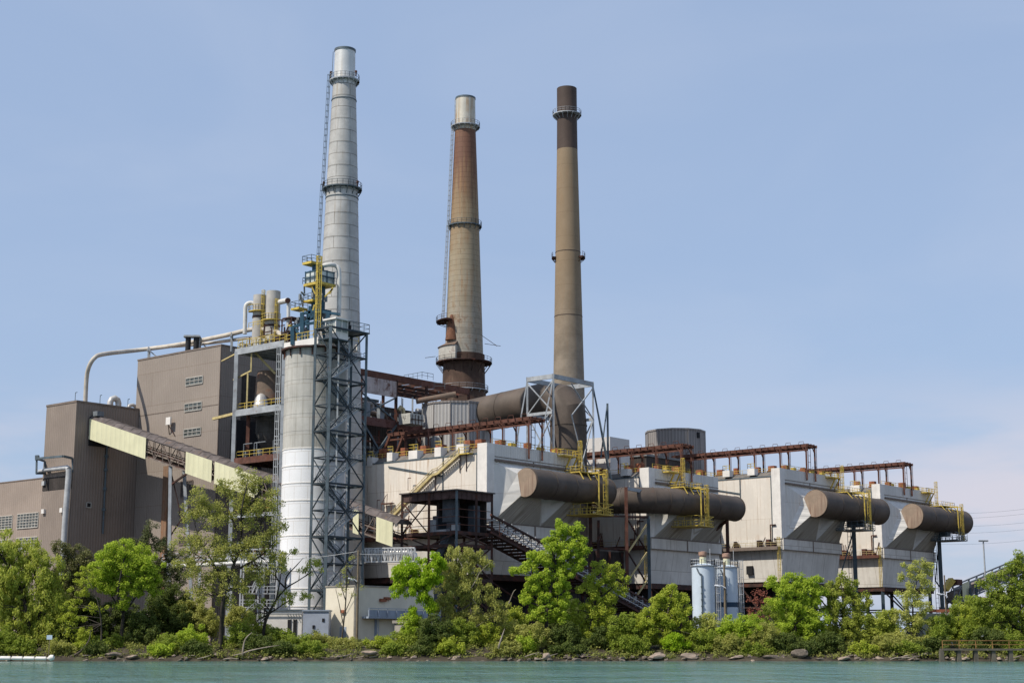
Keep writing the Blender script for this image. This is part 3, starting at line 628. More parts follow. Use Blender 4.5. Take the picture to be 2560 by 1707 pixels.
s.each('pump', m_galv, t)
s = MB(); s.box8([FL(fL - 3.4, 2, W(700, 805, 358).z), FL(fL - .2, 2, W(700, 805, 358).z), FL(fL - .2, 6, W(700, 805, 358).z), FL(fL - 3.4, 6, W(700, 805, 358).z)] + [FL(a, b, W(700, 805, 358).z + .3) for a, b in ((fL - 3.4, 2), (fL - .2, 2), (fL - .2, 6), (fL - 3.4, 6))])
for a in (fL - 3.4, fL - .2):
    for b in (2, 6): s.bar(FL(a, b, zlev[4]), FL(a, b, W(700, 805, 358).z), .3)
s.bar(FL(fL - 3.4, 2, zlev[4] + 3.2), FL(fL - .2, 2, zlev[4] + 3.2), .3); s.bar(FL(fL - 3.4, 2, zlev[4] + 1), FL(fL - .2, 2, zlev[4] + 6), .25)
s.build('skid_frame', m_rustdark, t)
s = MB(); s.rail([FL(0, .3, zlev[4] + .7), FL(fL - 4, .3, zlev[4] + .7)], 2, .13, 1.6); s.rail([FL(3, .8, zlev[4] + 5.5), FL(8, .8, zlev[4] + 5.5)], 1.2, .11, 1.6); s.build('railing', m_yellow, t)
# backdrop of the dark boiler side seen through the frame
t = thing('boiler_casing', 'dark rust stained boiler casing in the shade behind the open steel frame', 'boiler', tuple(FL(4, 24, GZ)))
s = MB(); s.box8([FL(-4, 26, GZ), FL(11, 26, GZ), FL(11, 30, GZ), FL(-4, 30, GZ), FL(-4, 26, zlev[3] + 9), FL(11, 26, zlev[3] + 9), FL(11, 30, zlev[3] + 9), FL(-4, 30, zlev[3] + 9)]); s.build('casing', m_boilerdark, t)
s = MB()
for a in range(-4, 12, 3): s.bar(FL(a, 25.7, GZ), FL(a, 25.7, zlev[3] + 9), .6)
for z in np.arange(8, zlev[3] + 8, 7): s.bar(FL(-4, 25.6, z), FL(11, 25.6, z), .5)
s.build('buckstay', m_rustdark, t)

# ================================================================== silo
Pst = W(827, 816, 300); S0 = Vector((Pst.x, Pst.y, 0)); sa, sb = 4.3, 9.9
Cs = Vector((S0 + E1 * (sa + 7) + E2 * 6).to_tuple()); Cs.z = 0
px_c = 786; Cs.x = W(px_c, 1100, Cs.y).x; SY = Cs.y
zs_top, rs = zr(868, 156, SY); zmid = W(786, 1127, SY).z; SR = 6.3
t = thing('silo', 'huge round silo, white below and weathered grey above, beside the stair tower', 'silo', (Cs.x, Cs.y, GZ))
s = MB(); s.lathe(Cs, [(GZ, SR), (zmid, SR)], 64, False); s.build('lower_shell', m_silow, t, 40)
s = MB(); s.lathe(Cs, [(zmid, SR - .02), (zs_top, SR - .02)], 64); s.build('upper_shell', m_silog, t, 40)
s = MB(); 
for zz in np.arange(zmid, 6, -3.42): s.lathe(Cs, [(zz - .22, SR - .02), (zz - .2, SR + .09), (zz, SR + .09), (zz + .02, SR - .02)], 64, False)
s.each('hoop_band', m_whitepaint, t, 40)
s = MB()
for zz in np.arange(zmid + 3.42, zs_top, 3.42): s.lathe(Cs, [(zz - .08, SR - .04), (zz - .08, SR + .015), (zz, SR + .015), (zz, SR - .04)], 64, False)
s.each('hoop_band', m_silog, t, 40)
s = MB()
for i in range(0, 64, 4):
    a = 2 * math.pi * i / 64; s.bar(Cs + Vector((math.cos(a), math.sin(a), 0)) * (SR + .25) + UP * (zs_top - 1.4), Cs + Vector((math.cos(a), math.sin(a), 0)) * (SR + .25) + UP * (zs_top + .4), .25)
ring_deck(s, Cs, zs_top, SR - .4, SR + .9, .35, n=40); s.build('rim_deck', m_rustdark, t)
s = MB(); s.lb(Cs, -6.6, 3.6, -5.6, -5.0, zs_top + .35, zs_top + 1.7); s.lb(Cs, -6.6, 3.6, 5.0, 5.6, zs_top + .35, zs_top + 1.7)
for a in np.linspace(-6, 3.4, 5): s.lb(Cs, a - .2, a + .2, -5.0, 5.0, zs_top + .5, zs_top + 1.5)
s.build('top_girder', m_whitepaint, t)
s = MB(); zt_ = zs_top + 1.7; s.rail([LF(Cs, 3.6, -5.4, zt_), LF(Cs, -6.6, -5.4, zt_), LF(Cs, -6.6, 5.4, zt_)], 1.5, .1, 1.7); s.build('railing', m_yellow, t)
s = MB()                                 # caged ladder up the silo's left side
p = Cs + Vector((-.985, -.17, 0)) * (SR + .9); o = Vector((-.985, -.17, 0)); s.ladder(p + UP * GZ, p + UP * (zs_top + 1), Vector((.17, -.985, 0)), .9, .16, cage=o, step=1.2)
for zz in np.arange(8, zs_top, 6): s.bar(p + UP * zz, Cs + o * SR + UP * zz, .2)
s.build('caged_ladder', m_galv, t)

# ---- baghouse and steelwork on top of the silo
BY = 311.0
def rbox(mb, px, y0, y1, wpx, Yb=BY, ratio=1.0):          # box in plant axes, wpx wide in the photo
    p = W(px, y1, Yb); k = (Yb * cp + p.z * sp) / F * wpx; a = k / (.766 + .643 * ratio); b = a * ratio
    mb.lb(p, -a / 2, a / 2, -b / 2, b / 2, p.z, W(px, y0, Yb).z); return p, a / 2, b / 2, W(px, y0, Yb).z
t = thing('dust_filter_tower', 'navy blue filter tower with yellow platforms and ladder on top of the silo', 'machinery', (Cs.x, Cs.y, zs_top + 2.1))
s = MB(); p, a, b, z = rbox(s, 799, 682, 712, 70, ratio=.95); s.build('filter_housing', M('filter_panel_paint', (.56, .60, .58), .6, .2, .6), t)
s = MB()
for i in np.linspace(-a, a, 4):
    for j in (-b - .06, b + .06): s.bar(LF(p, i, j, p.z - .3), LF(p, i, j, z + .2), .2)
for j in np.linspace(-b, b, 3):
    for i in (-a - .06, a + .06): s.bar(LF(p, i, j, p.z - .28), LF(p, i, j, z + .18), .2)
for zz in (p.z - .2, (p.z + z) / 2, z): s.lb(p, -a - .15, a + .15, -b - .15, b + .15, zz - .1, zz + .1)
s.build('housing_frame', m_blue, t)
s = MB(); rbox(s, 795, 712, 778, 34); rbox(s, 795, 664, 682, 30); rbox(s, 800, 776, 788, 56); s.build('filter_body', m_blue, t)
s = MB()
for px, y0, y1, w_ in ((779, 657, 663, 46), (799, 711, 717, 80), (782, 752, 757, 48), (748, 771, 776, 42), (726, 812, 816, 12)): rbox(s, px, y0, y1, w_)
s.each('platform', m_yellow, t)
for px, py, w_ in ((779, 657, 46), (799, 711, 84), (782, 752, 48), (748, 771, 42)):
    q = MB(); s = MB(); p, a, b, z = rbox(q, px, py, py + 5, w_); s.rail([LF(p, a, -b, z), LF(p, -a, -b, z), LF(p, -a, b, z)], 1.3, .09, 1.2); s.rail([LF(p, a, -b, z), LF(p, a, b, z)], 1.3, .09, 1.2); s.build('railing', m_greysteel, t)
s = MB(); pl = lambda x, y, Yp=BY - 3: W(x, y, Yp)
for x0, y0, x1, y1 in ((755, 782, 755, 850), (789, 776, 789, 845), (731, 818, 731, 862), (731, 818, 755, 810), (755, 784, 792, 778), (792, 778, 850, 786), (755, 812, 789, 806), (755, 812, 789, 784), (738, 822, 752, 842), (820, 780, 820, 835), (789, 806, 820, 812), (789, 835, 822, 786), (775, 765, 772, 800)):
    s.bar(pl(x0, y0), pl(x1, y1), .75 if x0 == x1 else .5)
for x0, y0, x1, y1 in ((770, 786, 770, 850), (800, 786, 812, 850), (762, 800, 805, 790)): s.bar(pl(x0, y0, BY + 3), pl(x1, y1, BY + 3), .6)
s.each('strut', m_blue, t)
s = MB()
for x0, y0, x1, y1 in ((780, 718, 788, 735), (824, 735, 832, 718), (812, 742, 832, 722), (786, 762, 782, 777), (758, 777, 759, 784)): s.bar(pl(x0, y0), pl(x1, y1), .28)
p0 = pl(796, 822); p1 = pl(801, 642); p1 = Vector((p0.x, p0.y, p1.z)); s.ladder(p0, p1, E1 * -1, 1.05, .2, cage=-E2, step=.75); s.build('ladder', m_yellow, t)
s = MB(); rr = random.Random(3)
for k in range(34):
    x = rr.uniform(738, 815); y = rr.uniform(730, 850); 
    if k % 2: rbox(s, x, y, y + rr.uniform(5, 16), rr.uniform(5, 14), BY + rr.uniform(-2, 3))
    else: s.bar(W(x, y, BY + rr.uniform(-3, 3)), W(x + rr.uniform(-10, 10), y - rr.uniform(6, 26), BY + rr.uniform(-2, 2)), rr.uniform(.15, .35))
s.each('machinery', m_machine, t)
s = MB(); s.tube(smooth_path(pix_path([(808, 664, BY - 1), (824, 662, BY - 1), (838, 664, BY), (846, 672, BY), (848, 690, BY), (848, 740, BY), (847, 790, BY)])), [.45] * 37, 10); s.build('vent_pipe', m_whitepipe, t, 60)

# ---- stair tower
SL = lambda s_, t_, z: S0 + E1 * s_ + E2 * t_ + UP * z
t = thing('stair_tower', 'dark steel lattice stair tower zigzagging up beside the silo', 'stair tower', tuple(SL(0, 0, GZ)))
ztop = Pst.z; nl = 12; lev = [GZ + (ztop - GZ) * i / nl for i in range(nl + 1)]
for (a, b) in ((0, 0), (sa, 0), (0, sb), (sa, sb)):
    s = MB(); s.bar(SL(a, b, GZ), SL(a, b, ztop), .48 if (a, b) != (0, 0) else .58); s.build('post', m_greysteel, t)
s = MB()
for i, z in enumerate(lev):
    w_ = .36 if i % 2 == 0 else .24
    for (a, b), (c_, d) in (((0, 0), (sa, 0)), ((0, 0), (0, sb)), ((sa, 0), (sa, sb)), ((0, sb), (sa, sb))): s.bar(SL(a, b, z), SL(c_, d, z), w_)
s.each('level_beam', m_towerdark, t)
s = MB()
for i in range(nl):
    z0, z1 = lev[i], lev[i + 1]
    if i % 2 == 0:
        s.bar(SL(0, 0, z0), SL(sa, 0, z1), .15); s.bar(SL(sa, 0, z0), SL(0, 0, z1), .15)
        s.bar(SL(0, 0, z0), SL(0, sb / 2, z1), .19); s.bar(SL(0, sb, z0), SL(0, sb / 2, z1), .19)
        s.bar(SL(sa, 0, z0), SL(sa, sb, lev[i + 2] if i + 2 <= nl else z1), .22)
    else:
        s.bar(SL(0, 0, z1) if i % 4 == 1 else SL(sa, 0, z1), SL(sa, 0, z0) if i % 4 == 1 else SL(0, 0, z0), .2)
        s.bar(SL(0, sb / 2, z0), SL(0, sb, z1), .2); s.bar(SL(0, sb / 2, z0), SL(0, 0, z1), .16)
s.build('brace', m_towerdark, t)
for i in range(nl):
    z0, z1 = lev[i], lev[i + 1]; up = i % 2 == 0; t0, t1 = (1.1, sb - 1.1) if up else (sb - 1.1, 1.1); sx = 1.0 if up else 2.9
    s = MB()
    for o in (-.6, .6):
        s.bar(SL(sx + o, t0, z0 + .1), SL(sx + o, t1, z1 + .1), .12, .42); s.bar(SL(sx + o, t0, z0 + 1.2), SL(sx + o, t1, z1 + 1.2), .1); s.bar(SL(sx + o, t0, z0 + .7), SL(sx + o, t1, z1 + .7), .07)
        for k in range(6): q = SL(sx + o, t0 + (t1 - t0) * k / 5, z0 + (z1 - z0) * k / 5); s.bar(q, q + UP * 1.2, .08)
    for k in range(16): q = SL(sx, t0 + (t1 - t0) * (k + .5) / 16, z0 + (z1 - z0) * (k + .5) / 16); s.bar(q - E1 * .55, q + E1 * .55, .32, .08)
    s.build('stair_flight', m_lightsteel if i % 2 == 0 else m_greysteel, t)
    s = MB(); e = sb - 1.1 if up else 0
    s.lb(S0, 0, sa, e, e + 1.1, z1 - .02, z1 + .16); f_ = s.build('landing', m_towerdark, t)
    s = MB(); s.rail([SL(.1, e + .5, z1), SL(.1, e + (1.0 if up else .1), z1), SL(sa - .1, e + (1.0 if up else .1), z1)], 1.15, .07, 1.2); s.build('railing', m_greysteel, f_)
s = MB()
for px in (842, 869): 
    b = along(S0 + E1 * .5, E2, px, 1100); s.bar(SL(.5, b, GZ), SL(.5, b, ztop - 2), .3)
b = along(S0 + E1 * 3.5, E2, 840, 1100); s.ladder(SL(sa - .6, 3.2, GZ), SL(sa - .6, 3.2, ztop), E2, .8, .14, step=1.1); s.build('riser_pipe', m_lightsteel, t)
s = MB(); s.lb(S0, -.3, sa + .3, 5.6, sb + .6, ztop, ztop + .25); s.lb(S0, .3, sa - .3, .3, 5.6, ztop - 2.2, ztop - 2.0); s.build('top_deck', m_tower, t)
s = MB(); s.rail([SL(-.2, 4.5, ztop + .2), SL(-.2, sb + .5, ztop + .2), SL(sa, sb + .5, ztop + .2)], 1.7, .1, 1.4); s.build('railing', m_greysteel, t)
p = SL(2.1, 3.6, ztop - 2.0)
k = thing('glazed_booth', 'small white glazed booth on top of the stair tower', 'booth', tuple(p))
s = MB(); s.lb(p, -1.5, 1.5, -1.7, 1.7, p.z, p.z + 1.5)
for a in (-1.4, 1.4):
    for b in (-1.6, 0, 1.6): s.lb(p, a - .12, a + .12, b - .12, b + .12, p.z + 1.5, p.z + 3.9)
s.build('wall', m_whitepaint, k)
s = MB(); s.lb(p, -1.9, 1.9, -2.1, 2.1, p.z + 3.9, p.z + 4.2); s.build('roof', m_whitepaint, k)
s = MB(); s.lb(p, -1.35, 1.35, -1.55, 1.55, p.z + 1.5, p.z + 3.9); s.build('pane', M('booth_glass', (.34, .38, .36), .15, .2, 1, spec=.6), k)
p = SL(2, 6.5, ztop + .25); s = MB(); s.lathe(p, [(p.z, .7), (p.z + 1.2, .75), (p.z + 1.3, .5), (p.z + 2.2, .5), (p.z + 2.4, .2)], 12); tag(s.build('hoist_motor', m_dark, None, 40, loc=tuple(p)), 'black rounded motor on the top deck of the stair tower', 'motor')
# ================================================================== four pale precipitator blocks
P1 = W(1218, 1106, 340)
CORN = [P1, onP(1622, 1168, P1, E2), onP(1949, 1169, P1, E2), onP(2199, 1209, P1, E2)]
WID = [along(P, E2, x, y) for P, (x, y) in zip(CORN, ((1440, 1138), (1794, 1193), (2092, 1192), (2327, 1230.5)))]
KK = [.885, .885, 1.0, 1.0]; HH = [28.4, 28.4, 31.4, 31.4]; RR = [3.2, 3.2, 3.85, 3.85]; LS = 45.0
BLK = ['nearest white precipitator block with the yellow stair up its wall', 'white precipitator block half hidden behind the curved brown duct',
       'white precipitator block behind the blue tanks, dark square opening low in its wall', 'farthest white precipitator block, nearest the lamp mast']
NEAR = ['nearest block', 'block behind the curved duct', 'block behind the blue tanks', 'farthest block']
BOXPX = [((925, 1143, 1163, 15), (975, 1131, 1150, 15), (1033, 1126, 1145, 24), (1095, 1118, 1139, 17), (1151, 1110, 1132, 19)), ((1561, 1172, 1187, 17),), ((1816, 1176, 1190, 16), (1878, 1171, 1186, 16)), ((2138, 1213, 1227, 20),)]
for i in range(4):
    O = CORN[i]; O0 = Vector((O.x, O.y, 0)); zt = O.z; k = KK[i]; bt = WID[i]; zb = zt - HH[i]; r = RR[i]; d0 = (5.5, 5.5, 6.0, 6.0)[i]; ts = (6.7, 6.7, 8.8, 8.8)[i]; zm = zt - 19.6 * k
    t = thing('precipitator_building', BLK[i], 'industrial building', (O.x, O.y, GZ), 'white precipitator blocks')
    L = lambda s_, t_, z, O0=O0: LF(O0, s_, t_, z)
    s = MB(); s.lb(O0, 0, LS, 0, bt, zm, zt - 2.2); s.build('wall', m_white, t)
    s = MB(); s.lb(O0, -.12, 0, .0, bt, zm, zt - .01); s.lb(O0, 0, .5, 0.5, bt, zt - 2.2, zt - .02); s.build('duct_side_cladding', m_whiteshade, t)
    s = MB(); s.lb(O0, -.18, 2.6, -.3, .3, zm, zt); s.lb(O0, -.2, -.12, -.3, 2.2, zm, zt - .03); s.build('corner_pilaster', m_whitepaint, t)
    s = MB()                                                   # lower casing, drawn in towards the bottom
    q = lambda s0, s1, t0, t1, z: [L(s0, t0, z), L(s0, t1, z), L(s1, t1, z), L(s1, t0, z)]
    s.box8(q(1.0, LS - 1, .9, bt - .6, zb) + q(0, LS, .2, bt, zm - 3.1 * k)); s.build('lower_casing', m_casing, t)
    s = MB(); s.lb(O0, -.5, LS, -.02, bt + .3, zm - 3.1 * k, zm); s.build('casing_band', m_casing, t)
    s = MB(); s.lb(O0, -.62, -.5, -.1, bt + .35, zm - .12, zm + .14); s.lb(O0, -.62, -.5, -.1, bt + .35, zm - 3.2 * k, zm - 3.0 * k); s.lb(O0, -.2, -.12, bt * .5 - .2, bt * .5 + .2, zm, zt - 3); s.lb(O0, -.58, -.5, bt * .5 - .25, bt * .5 + .25, zm - 3 * k, zm)
    s.lb(O0, -.2, -.12, 2.4, bt, zt - 3.2 * k - .06, zt - 3.2 * k + .1); s.build('seam_trim', m_trim, t)
    s = MB(); s.lb(O0, 0, LS, -.12, .3, zt - 2.3, zt - 2.0); s.bar(L(2.8, -.2, zm + 2), L(2.8, -.2, zt - 2.3), .28); s.bar(L(13, -.15, zm + 6), L(13, -.15, zt - 2.3), .22); s.bar(L(13, -.15, zt - 6.5), L(30, -.15, zt - 3.2), .22, .35); s.build('downspout', m_greysteel, t)
    s = MB()                                                   # roof with a sloping skirt along the lit edge
    s.box8([L(0.5, .3, zt - 2.2), L(.5, bt, zt - 2.2), L(LS, bt, zt - 2.2), L(LS, .3, zt - 2.2), L(.5, 2.4, zt - .6), L(.5, bt, zt - .6), L(LS, bt, zt - .6), L(LS, 2.4, zt - .6)]); s.build('roof', m_roof, t)
    for (x, y0, y1, w_) in BOXPX[i]:
        c_ = along(O0, E1, x, y1); hw = w_ * .0872 * (CORN[i].y / 340) / .766 / 2
        za, z1 = onP(x, y1, O0, E1).z, onP(x, y0, O0, E1).z
        s = MB(); s.lb(O0, c_ - hw, c_ + hw, -.15, 1.9, za - .2, z1); pb = s.build('parapet_box', m_whitepaint, t)
        s = MB(); s.rail([L(c_ - hw, 0, z1), L(c_ + hw, 0, z1), L(c_ + hw, 1.8, z1)], 1.4, .11, 1.3); s.build('railing', m_yellow, pb)
    s = MB(); s.rail([L(3, 2.0, zt - .9), L(LS - 3, 2.0, zt - .9)], 1.2, .09, 2.6); s.rail([L(.6, 2.4, zt), L(.6, bt, zt)], 1.2, .09, 2.4)
    for a in (bt * .3, bt * .62, bt * .8): s.lb(O0, 1.2, 2.2, a, a + 1.6, zt - .6, zt + 1.0)
    s.build('roof_railing', m_yellow, t)
    # hoods that gather into the duct
    zh, zc = zt - 4.4 * k, zt - 9.7 * k
    for (wa, wb, da, db) in ((.07, .57, (ts - .25) / bt, .42), (.57, .985, .72, .88)):
        s = MB(); d1 = d0 - r * (.72 if i < 2 else .96)
        db_ = d0 - r * .4; zlo_, zhi_ = zc - r * .86, zc + r * (.64 if i < 2 else .5); wl = wa * bt * (.6 if wa < .3 else 1.0)
        pb = [L(0, wl, zm + .02), L(-db_, da * bt, zlo_), L(-db_, db * bt, zlo_), L(0, wb * bt, zm + .02), L(0, wa * bt, zh), L(-d1 - .1, da * bt, zhi_), L(-d1 - .1, db * bt, zhi_), L(0, wb * bt, zh)]
        s.box8(pb); hd = s.build('duct_hood', m_whiteshade, t)
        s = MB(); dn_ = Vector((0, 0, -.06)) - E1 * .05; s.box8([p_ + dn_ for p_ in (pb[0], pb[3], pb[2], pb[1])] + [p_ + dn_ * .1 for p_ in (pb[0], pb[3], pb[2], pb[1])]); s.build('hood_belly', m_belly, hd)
        s = MB(); s.lb(O0, -.75, -.12, wa * bt, wb * bt, zh + .05, zh + .5); s.each('rain_ledge', m_trim, t)
    # support
    for a in (1.5, 15, 29, 43):
        for b in (1.8, bt / 2, bt - 1.2):
            s = MB(); s.bar(L(a, b, GZ), L(a, b, zb), .9); s.build('column', m_tower if i > 1 else m_rustdark, t)
    s = MB(); s.lb(O0, .5, LS - .5, 1.2, bt - .3, zb - 1.3, zb - .02)
    for b in (1.8, bt - 1.2):
        for a in (1.5, 15, 29): s.bar(L(a, b, GZ + 1), L(a + 13.5, b, zb - 1), .35); s.bar(L(a, b, zb - 7), L(a + 13.5, b, zb - 7), .4)
    s.bar(L(1.5, 1.8, zb - 1), L(1.5, bt - 1.2, GZ + 2), .35); s.build('support_beam', m_rustdark, t)
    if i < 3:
        s = MB(); s.lb(O0, 7, LS - 2, 6, bt - 2, GZ, zb - 1.3); s.build('shade_block', m_dark, t)  # near-black block added to stand for the shade beneath the casing
    # walkway and gear on the lit wall
    zw = zm - 2.2 * k
    s = MB(); s.lb(O0, .5, LS - 4, -1.7, -.03, zw - .9, zw); s.build('walkway', m_rust if i != 2 else m_trim, t)
    s = MB(); s.rail([L(.6, -1.6, zw), L(LS - 4, -1.6, zw)], 1.2, .09, 2.0); s.build('walkway_railing', m_yellowpale, t)
    s = MB(); rr = random.Random(i + 40)
    for q_ in range(16):
        a = rr.uniform(1, 24); hh = rr.uniform(.8, 2.2)
        if q_ % 2: s.lb(O0, a, a + rr.uniform(.5, 1.5), -1.4, -.2, zw, zw + hh)
        else: s.bar(L(a, -.8, zw), L(a + rr.uniform(-1.5, 1.5), -.5, zw + hh * 2.2), .2)
    s.bar(L(3.2, -.6, zw), L(3.2, -.6, zw + 6), .3); s.bar(L(3.2, -.6, zw + 6), L(1.5, -.6, zw + 6), .3); s.each('wall_gear', m_rust if i != 2 else m_rustdark, t)
    if i:
        s = MB(); s.ladder(L(.6, -.6, zb), L(.6, -.6, zw + 2.5), E1, .6, .1, cage=-E2, step=1.0); s.build('yellow_ladder', m_yellow, t)
    if i == 2:
        s = MB(); a, b = along(O0, E1, 1866, 1425), along(O0, E1, 1881, 1425); s.lb(O0, b, a, -.05, 1.2, onP(1873, 1435, O0, E1).z, onP(1873, 1414, O0, E1).z); s.build('wall_opening', m_dark, t)
    # orange rapper motors on the roof, each a thing of its own
    for j, (a, b) in enumerate([(4.5, 3.6), (10, 4.5), (16, 3.4), (22.5, 3.6), (29, 3.5), (35, 3.6), (2.2, bt * .24), (2.0, bt * .5), (2.2, bt * .83)]):
        rr = random.Random(i * 20 + j); a += rr.uniform(-.9, .9); x = 1.05 + rr.uniform(-.25, .25)
        p = L(a, b, zt - .6); s = MB(); s.lb(p, -x, x, -x * .8, x * .8, p.z, p.z + .4); s.lb(p, -x * .8, x * .8, -x * .65, x * .65, p.z + .4, p.z + 2.0 + rr.uniform(-.3, .4))
        for e in (-.5, 0, .5): s.lb(p, -x * .86, x * .86, e * x - .06, e * x + .06, p.z + .6, p.z + 1.6)
        o = s.build('roof_motor', m_orange, None, loc=tuple(p)); tag(o, 'rusty orange motor box on the roof of the ' + NEAR[i], 'motor', 'orange motors on the roof of the ' + NEAR[i])
    # rusty pipe rack over the roof
    ra, rb_ = bt * .43, bt * .58; zr_ = zt + 7.6 * k; rl = 44 if i == 0 else 46; spc = 8.6 * (.9 if i < 2 else 1)
    t = thing('pipe_rack', 'long rusty pipe rack on posts above the roof of the ' + NEAR[i], 'pipe rack', tuple(L(20, (ra + rb_) / 2, zt)), 'rusty pipe racks over the block roofs')
    s = MB()
    for b in (ra, rb_): s.bar(L(-1.4, b, zr_), L(rl, b, zr_), .35, .75)
    for b in (ra + .8, (ra + rb_) / 2, rb_ - .8): s.bar(L(-1.0, b, zr_ + .45), L(rl, b, zr_ + .45), .5, .3)
    s.bar(L(-1, ra, zr_ - 1.3), L(rl, ra, zr_ - 1.3), .25, .4)
    for a in np.arange(-1, rl, 2.15): s.bar(L(a, ra - .5, zr_ + .2), L(a, rb_ + .5, zr_ + .2), .25, .3)
    for a in np.arange(0, rl, spc / 2): s.tube([L(a, ra, zr_ + .4), L(a + .2, ra, zr_ + 1.2), L(a + 1.6, ra, zr_ + 1.2), L(a + 1.8, ra, zr_ + .4)], .07, 5)
    s.build('rack_deck', m_rust, t)
    for a in np.arange(-.6, rl, spc):
        for b in (ra, rb_):
            s = MB(); s.bar(L(a, b, zt - (2.4 if a < 0 else .6)), L(a, b, zr_), .5, .42); s.bar(L(a, b, zr_ - 2), L(a + (1.4 if b == ra else -.01), b + (0 if b == ra else -1.4), zr_ - .2), .22); s.bar(L(a - .55, b, zt - .6), L(a - .55, b, zr_), .14); s.build('rack_post', m_rust, t)
    s = MB(); s.ladder(L(-.9, ra + 1.2, zt), L(-.9, ra + 1.2, zr_), E2, 1.3, .13, step=1.6); s.build('rack_ladder', m_rustdark, t)
    if i == 0:
        s = MB(); s.bar(L(rl - 1, ra, zr_), L(rl + 3.0, ra, zt - .6), .6); s.bar(L(rl - 5, ra, zr_ - 1), L(rl - 1.6, ra, zt - .6), .5); s.build('rack_brace', m_rust, t)
    # big ducts along blocks 1, 3 and 4
    AX = L(-d0, 0, 0); endpx = (1514, None, 2194, 2402)[i]
    if i != 1:
        te = along(AX, E2, endpx, 1260)
        lab = {0: 'longest straight brown duct with a flat tan end, on the nearest block', 2: 'round brown duct with a tan end cap, on the block behind the blue tanks', 3: 'round brown duct with a tan end cap, nearest the lamp mast'}[i]
        t = thing('flue_duct', lab, 'duct', tuple(L(-d0, ts, zc)), 'brown flue ducts along the blocks')
        s = MB(); s.tube([L(-d0, ts, zc), L(-d0, te, zc)], r, 48); s.build('duct_shell', m_duct, t, 40)
        s = MB(); s.tube([L(-d0, ts - .22, zc), L(-d0, ts - .0, zc)], r * .985, 48); s.build('end_cap', m_ductcap, t, 40)
        s = MB()
        for a in ([ts + .1] + list(np.linspace(ts, te, 5))[1:-1] + [te - .2]): 
            for x in (0,): s.tube([L(-d0, a, zc), L(-d0, a + .22, zc)], r + .1, 48, True)
        s.each('duct_ring', m_duct, t, 40)
        s = MB(); 
        if i > 1: tp_ = along(L(-3.2, 0, 0), E2, (0, 0, 2137, 2350)[i], 1400); s.bar(L(-3.2, tp_, GZ), L(-3.2, tp_, zc - r - .2), 1.05); s.lb(L(-3.2, tp_, 0), -3.5, 1.5, -1.2, 1.2, zc - r - 1.2, zc - r * .86); s.bar(L(-3.2, tp_, zc - r - 2), L(-.3, bt - .5, zm - 9), .3); s.bar(L(-3.2, tp_, zb), L(-.3, bt - .5, zm - 9), .3); s.ladder(L(-1.4, tp_ + .5, GZ), L(-1.4, tp_ + .5, zc - r), E1, 1, .13, step=1.5)
        else: s.bar(L(-d0 + 3, te - 2, GZ), L(-d0 + 3, te - 2, zc - r * .7), .8)
        s.build('duct_support', m_rustdark if i == 0 else m_tower, t)
    else:
        te = along(AX, E2, 1838, 1290)
        a0 = W(1722, 1266, L(-d0, 5, 0).y); zz = zc
        pts = [L(-d0, te, zz), L(-d0, 7.5, zz), L(-d0 + .35, 4.0, zz)]
        b_ = pts[-1]; dirs = [(-.78, -.62), (-.90, -.42), (-.98, -.2), (-1, .05), (-.95, .35)]
        for (dx, dy), ln in zip(dirs, (3.6, 3.6, 3.6, 3.8, 4.2)): b_ = b_ + Vector((dx, dy, 0)) * ln; pts.append(b_)
        for (dx, dy), ln in zip([(-.75, .66), (-.5, .87)], (5, 16)): b_ = b_ + Vector((dx, dy, 0)) * ln; pts.append(b_)
        t = thing('flue_duct', 'segmented brown duct that curves around the second block', 'duct', tuple(L(-d0, te, zc)), 'brown flue ducts along the blocks')
        s = MB(); s.tube(pts, r, 40); s.build('duct_shell', m_duct, t, 14)
        s = MB()
        for q0, q1 in zip(pts[2:8], pts[3:9]): s.tube([q0.lerp(q1, -.03), q0.lerp(q1, .05)], r + .07, 40)
        for a in (te - .3, te * .62, te * .42): s.tube([L(-d0, a, zz), L(-d0, a + .22, zz)], r + .1, 40)
        s.each('duct_ring', m_duct, t, 40)
        s = MB(); s.bar(L(-d0, te - 4, GZ), L(-d0, te - 4, zc - r - .1), .8); s.bar(L(-d0, te - 4, zc - r), L(-1, te - 4, zc - r - 3), .6); s.build('duct_support', m_rustdark, t)
    # yellow access steel
    t = thing('access_platform', 'yellow ladders and platforms around the duct end on the ' + NEAR[i], 'platform', tuple(L(-1, bt * .9, zt)), 'yellow access platforms at the duct ends')
    m_b = m_yellow if i < 2 else m_greysteel; ta, tb = (bt * .76, bt * 1.02) if i != 1 else (bt * .16, bt * .42)
    ul = bt * .93 if i != 1 else bt * .34
    s = MB(); s.lb(O0, -2.2, -.15, ul - 5, ul + .6, zt - .8, zt - .55); s.bar(L(-.2, ul - 2.5, zt - 4.2), L(-2.1, ul - 2.5, zt - .8), .3); s.bar(L(-.2, ul, zt - 4.2), L(-2.1, ul, zt - .8), .3); pf = s.build('platform', m_yellow, t)
    s = MB(); s.rail([L(-.2, ul - 5, zt - .55), L(-2.1, ul - 5, zt - .55), L(-2.1, ul + .6, zt - .55), L(-.2, ul + .6, zt - .55)], 1.3, .11, 1.2); s.build('railing', m_yellow, pf)
    ztop_ = zc + r + .4
    s = MB(); s.ladder(L(-2.7, ul, ztop_), L(-2.7, ul, zt + 3.0), E2, .9, .12, cage=-E1, step=.85); s.build('caged_ladder', m_yellow, t)
    s = MB(); s.lb(O0, -d0 - 1.6, -d0 + 2.6, ta, tb, ztop_, ztop_ + .25)
    for a in np.linspace(ta, tb, 4): s.bar(L(-d0 - r * .8, a, zc + r * .6), L(-d0 - 1.5, a, ztop_), .2)
    pf = s.build('platform', m_yellow, t)
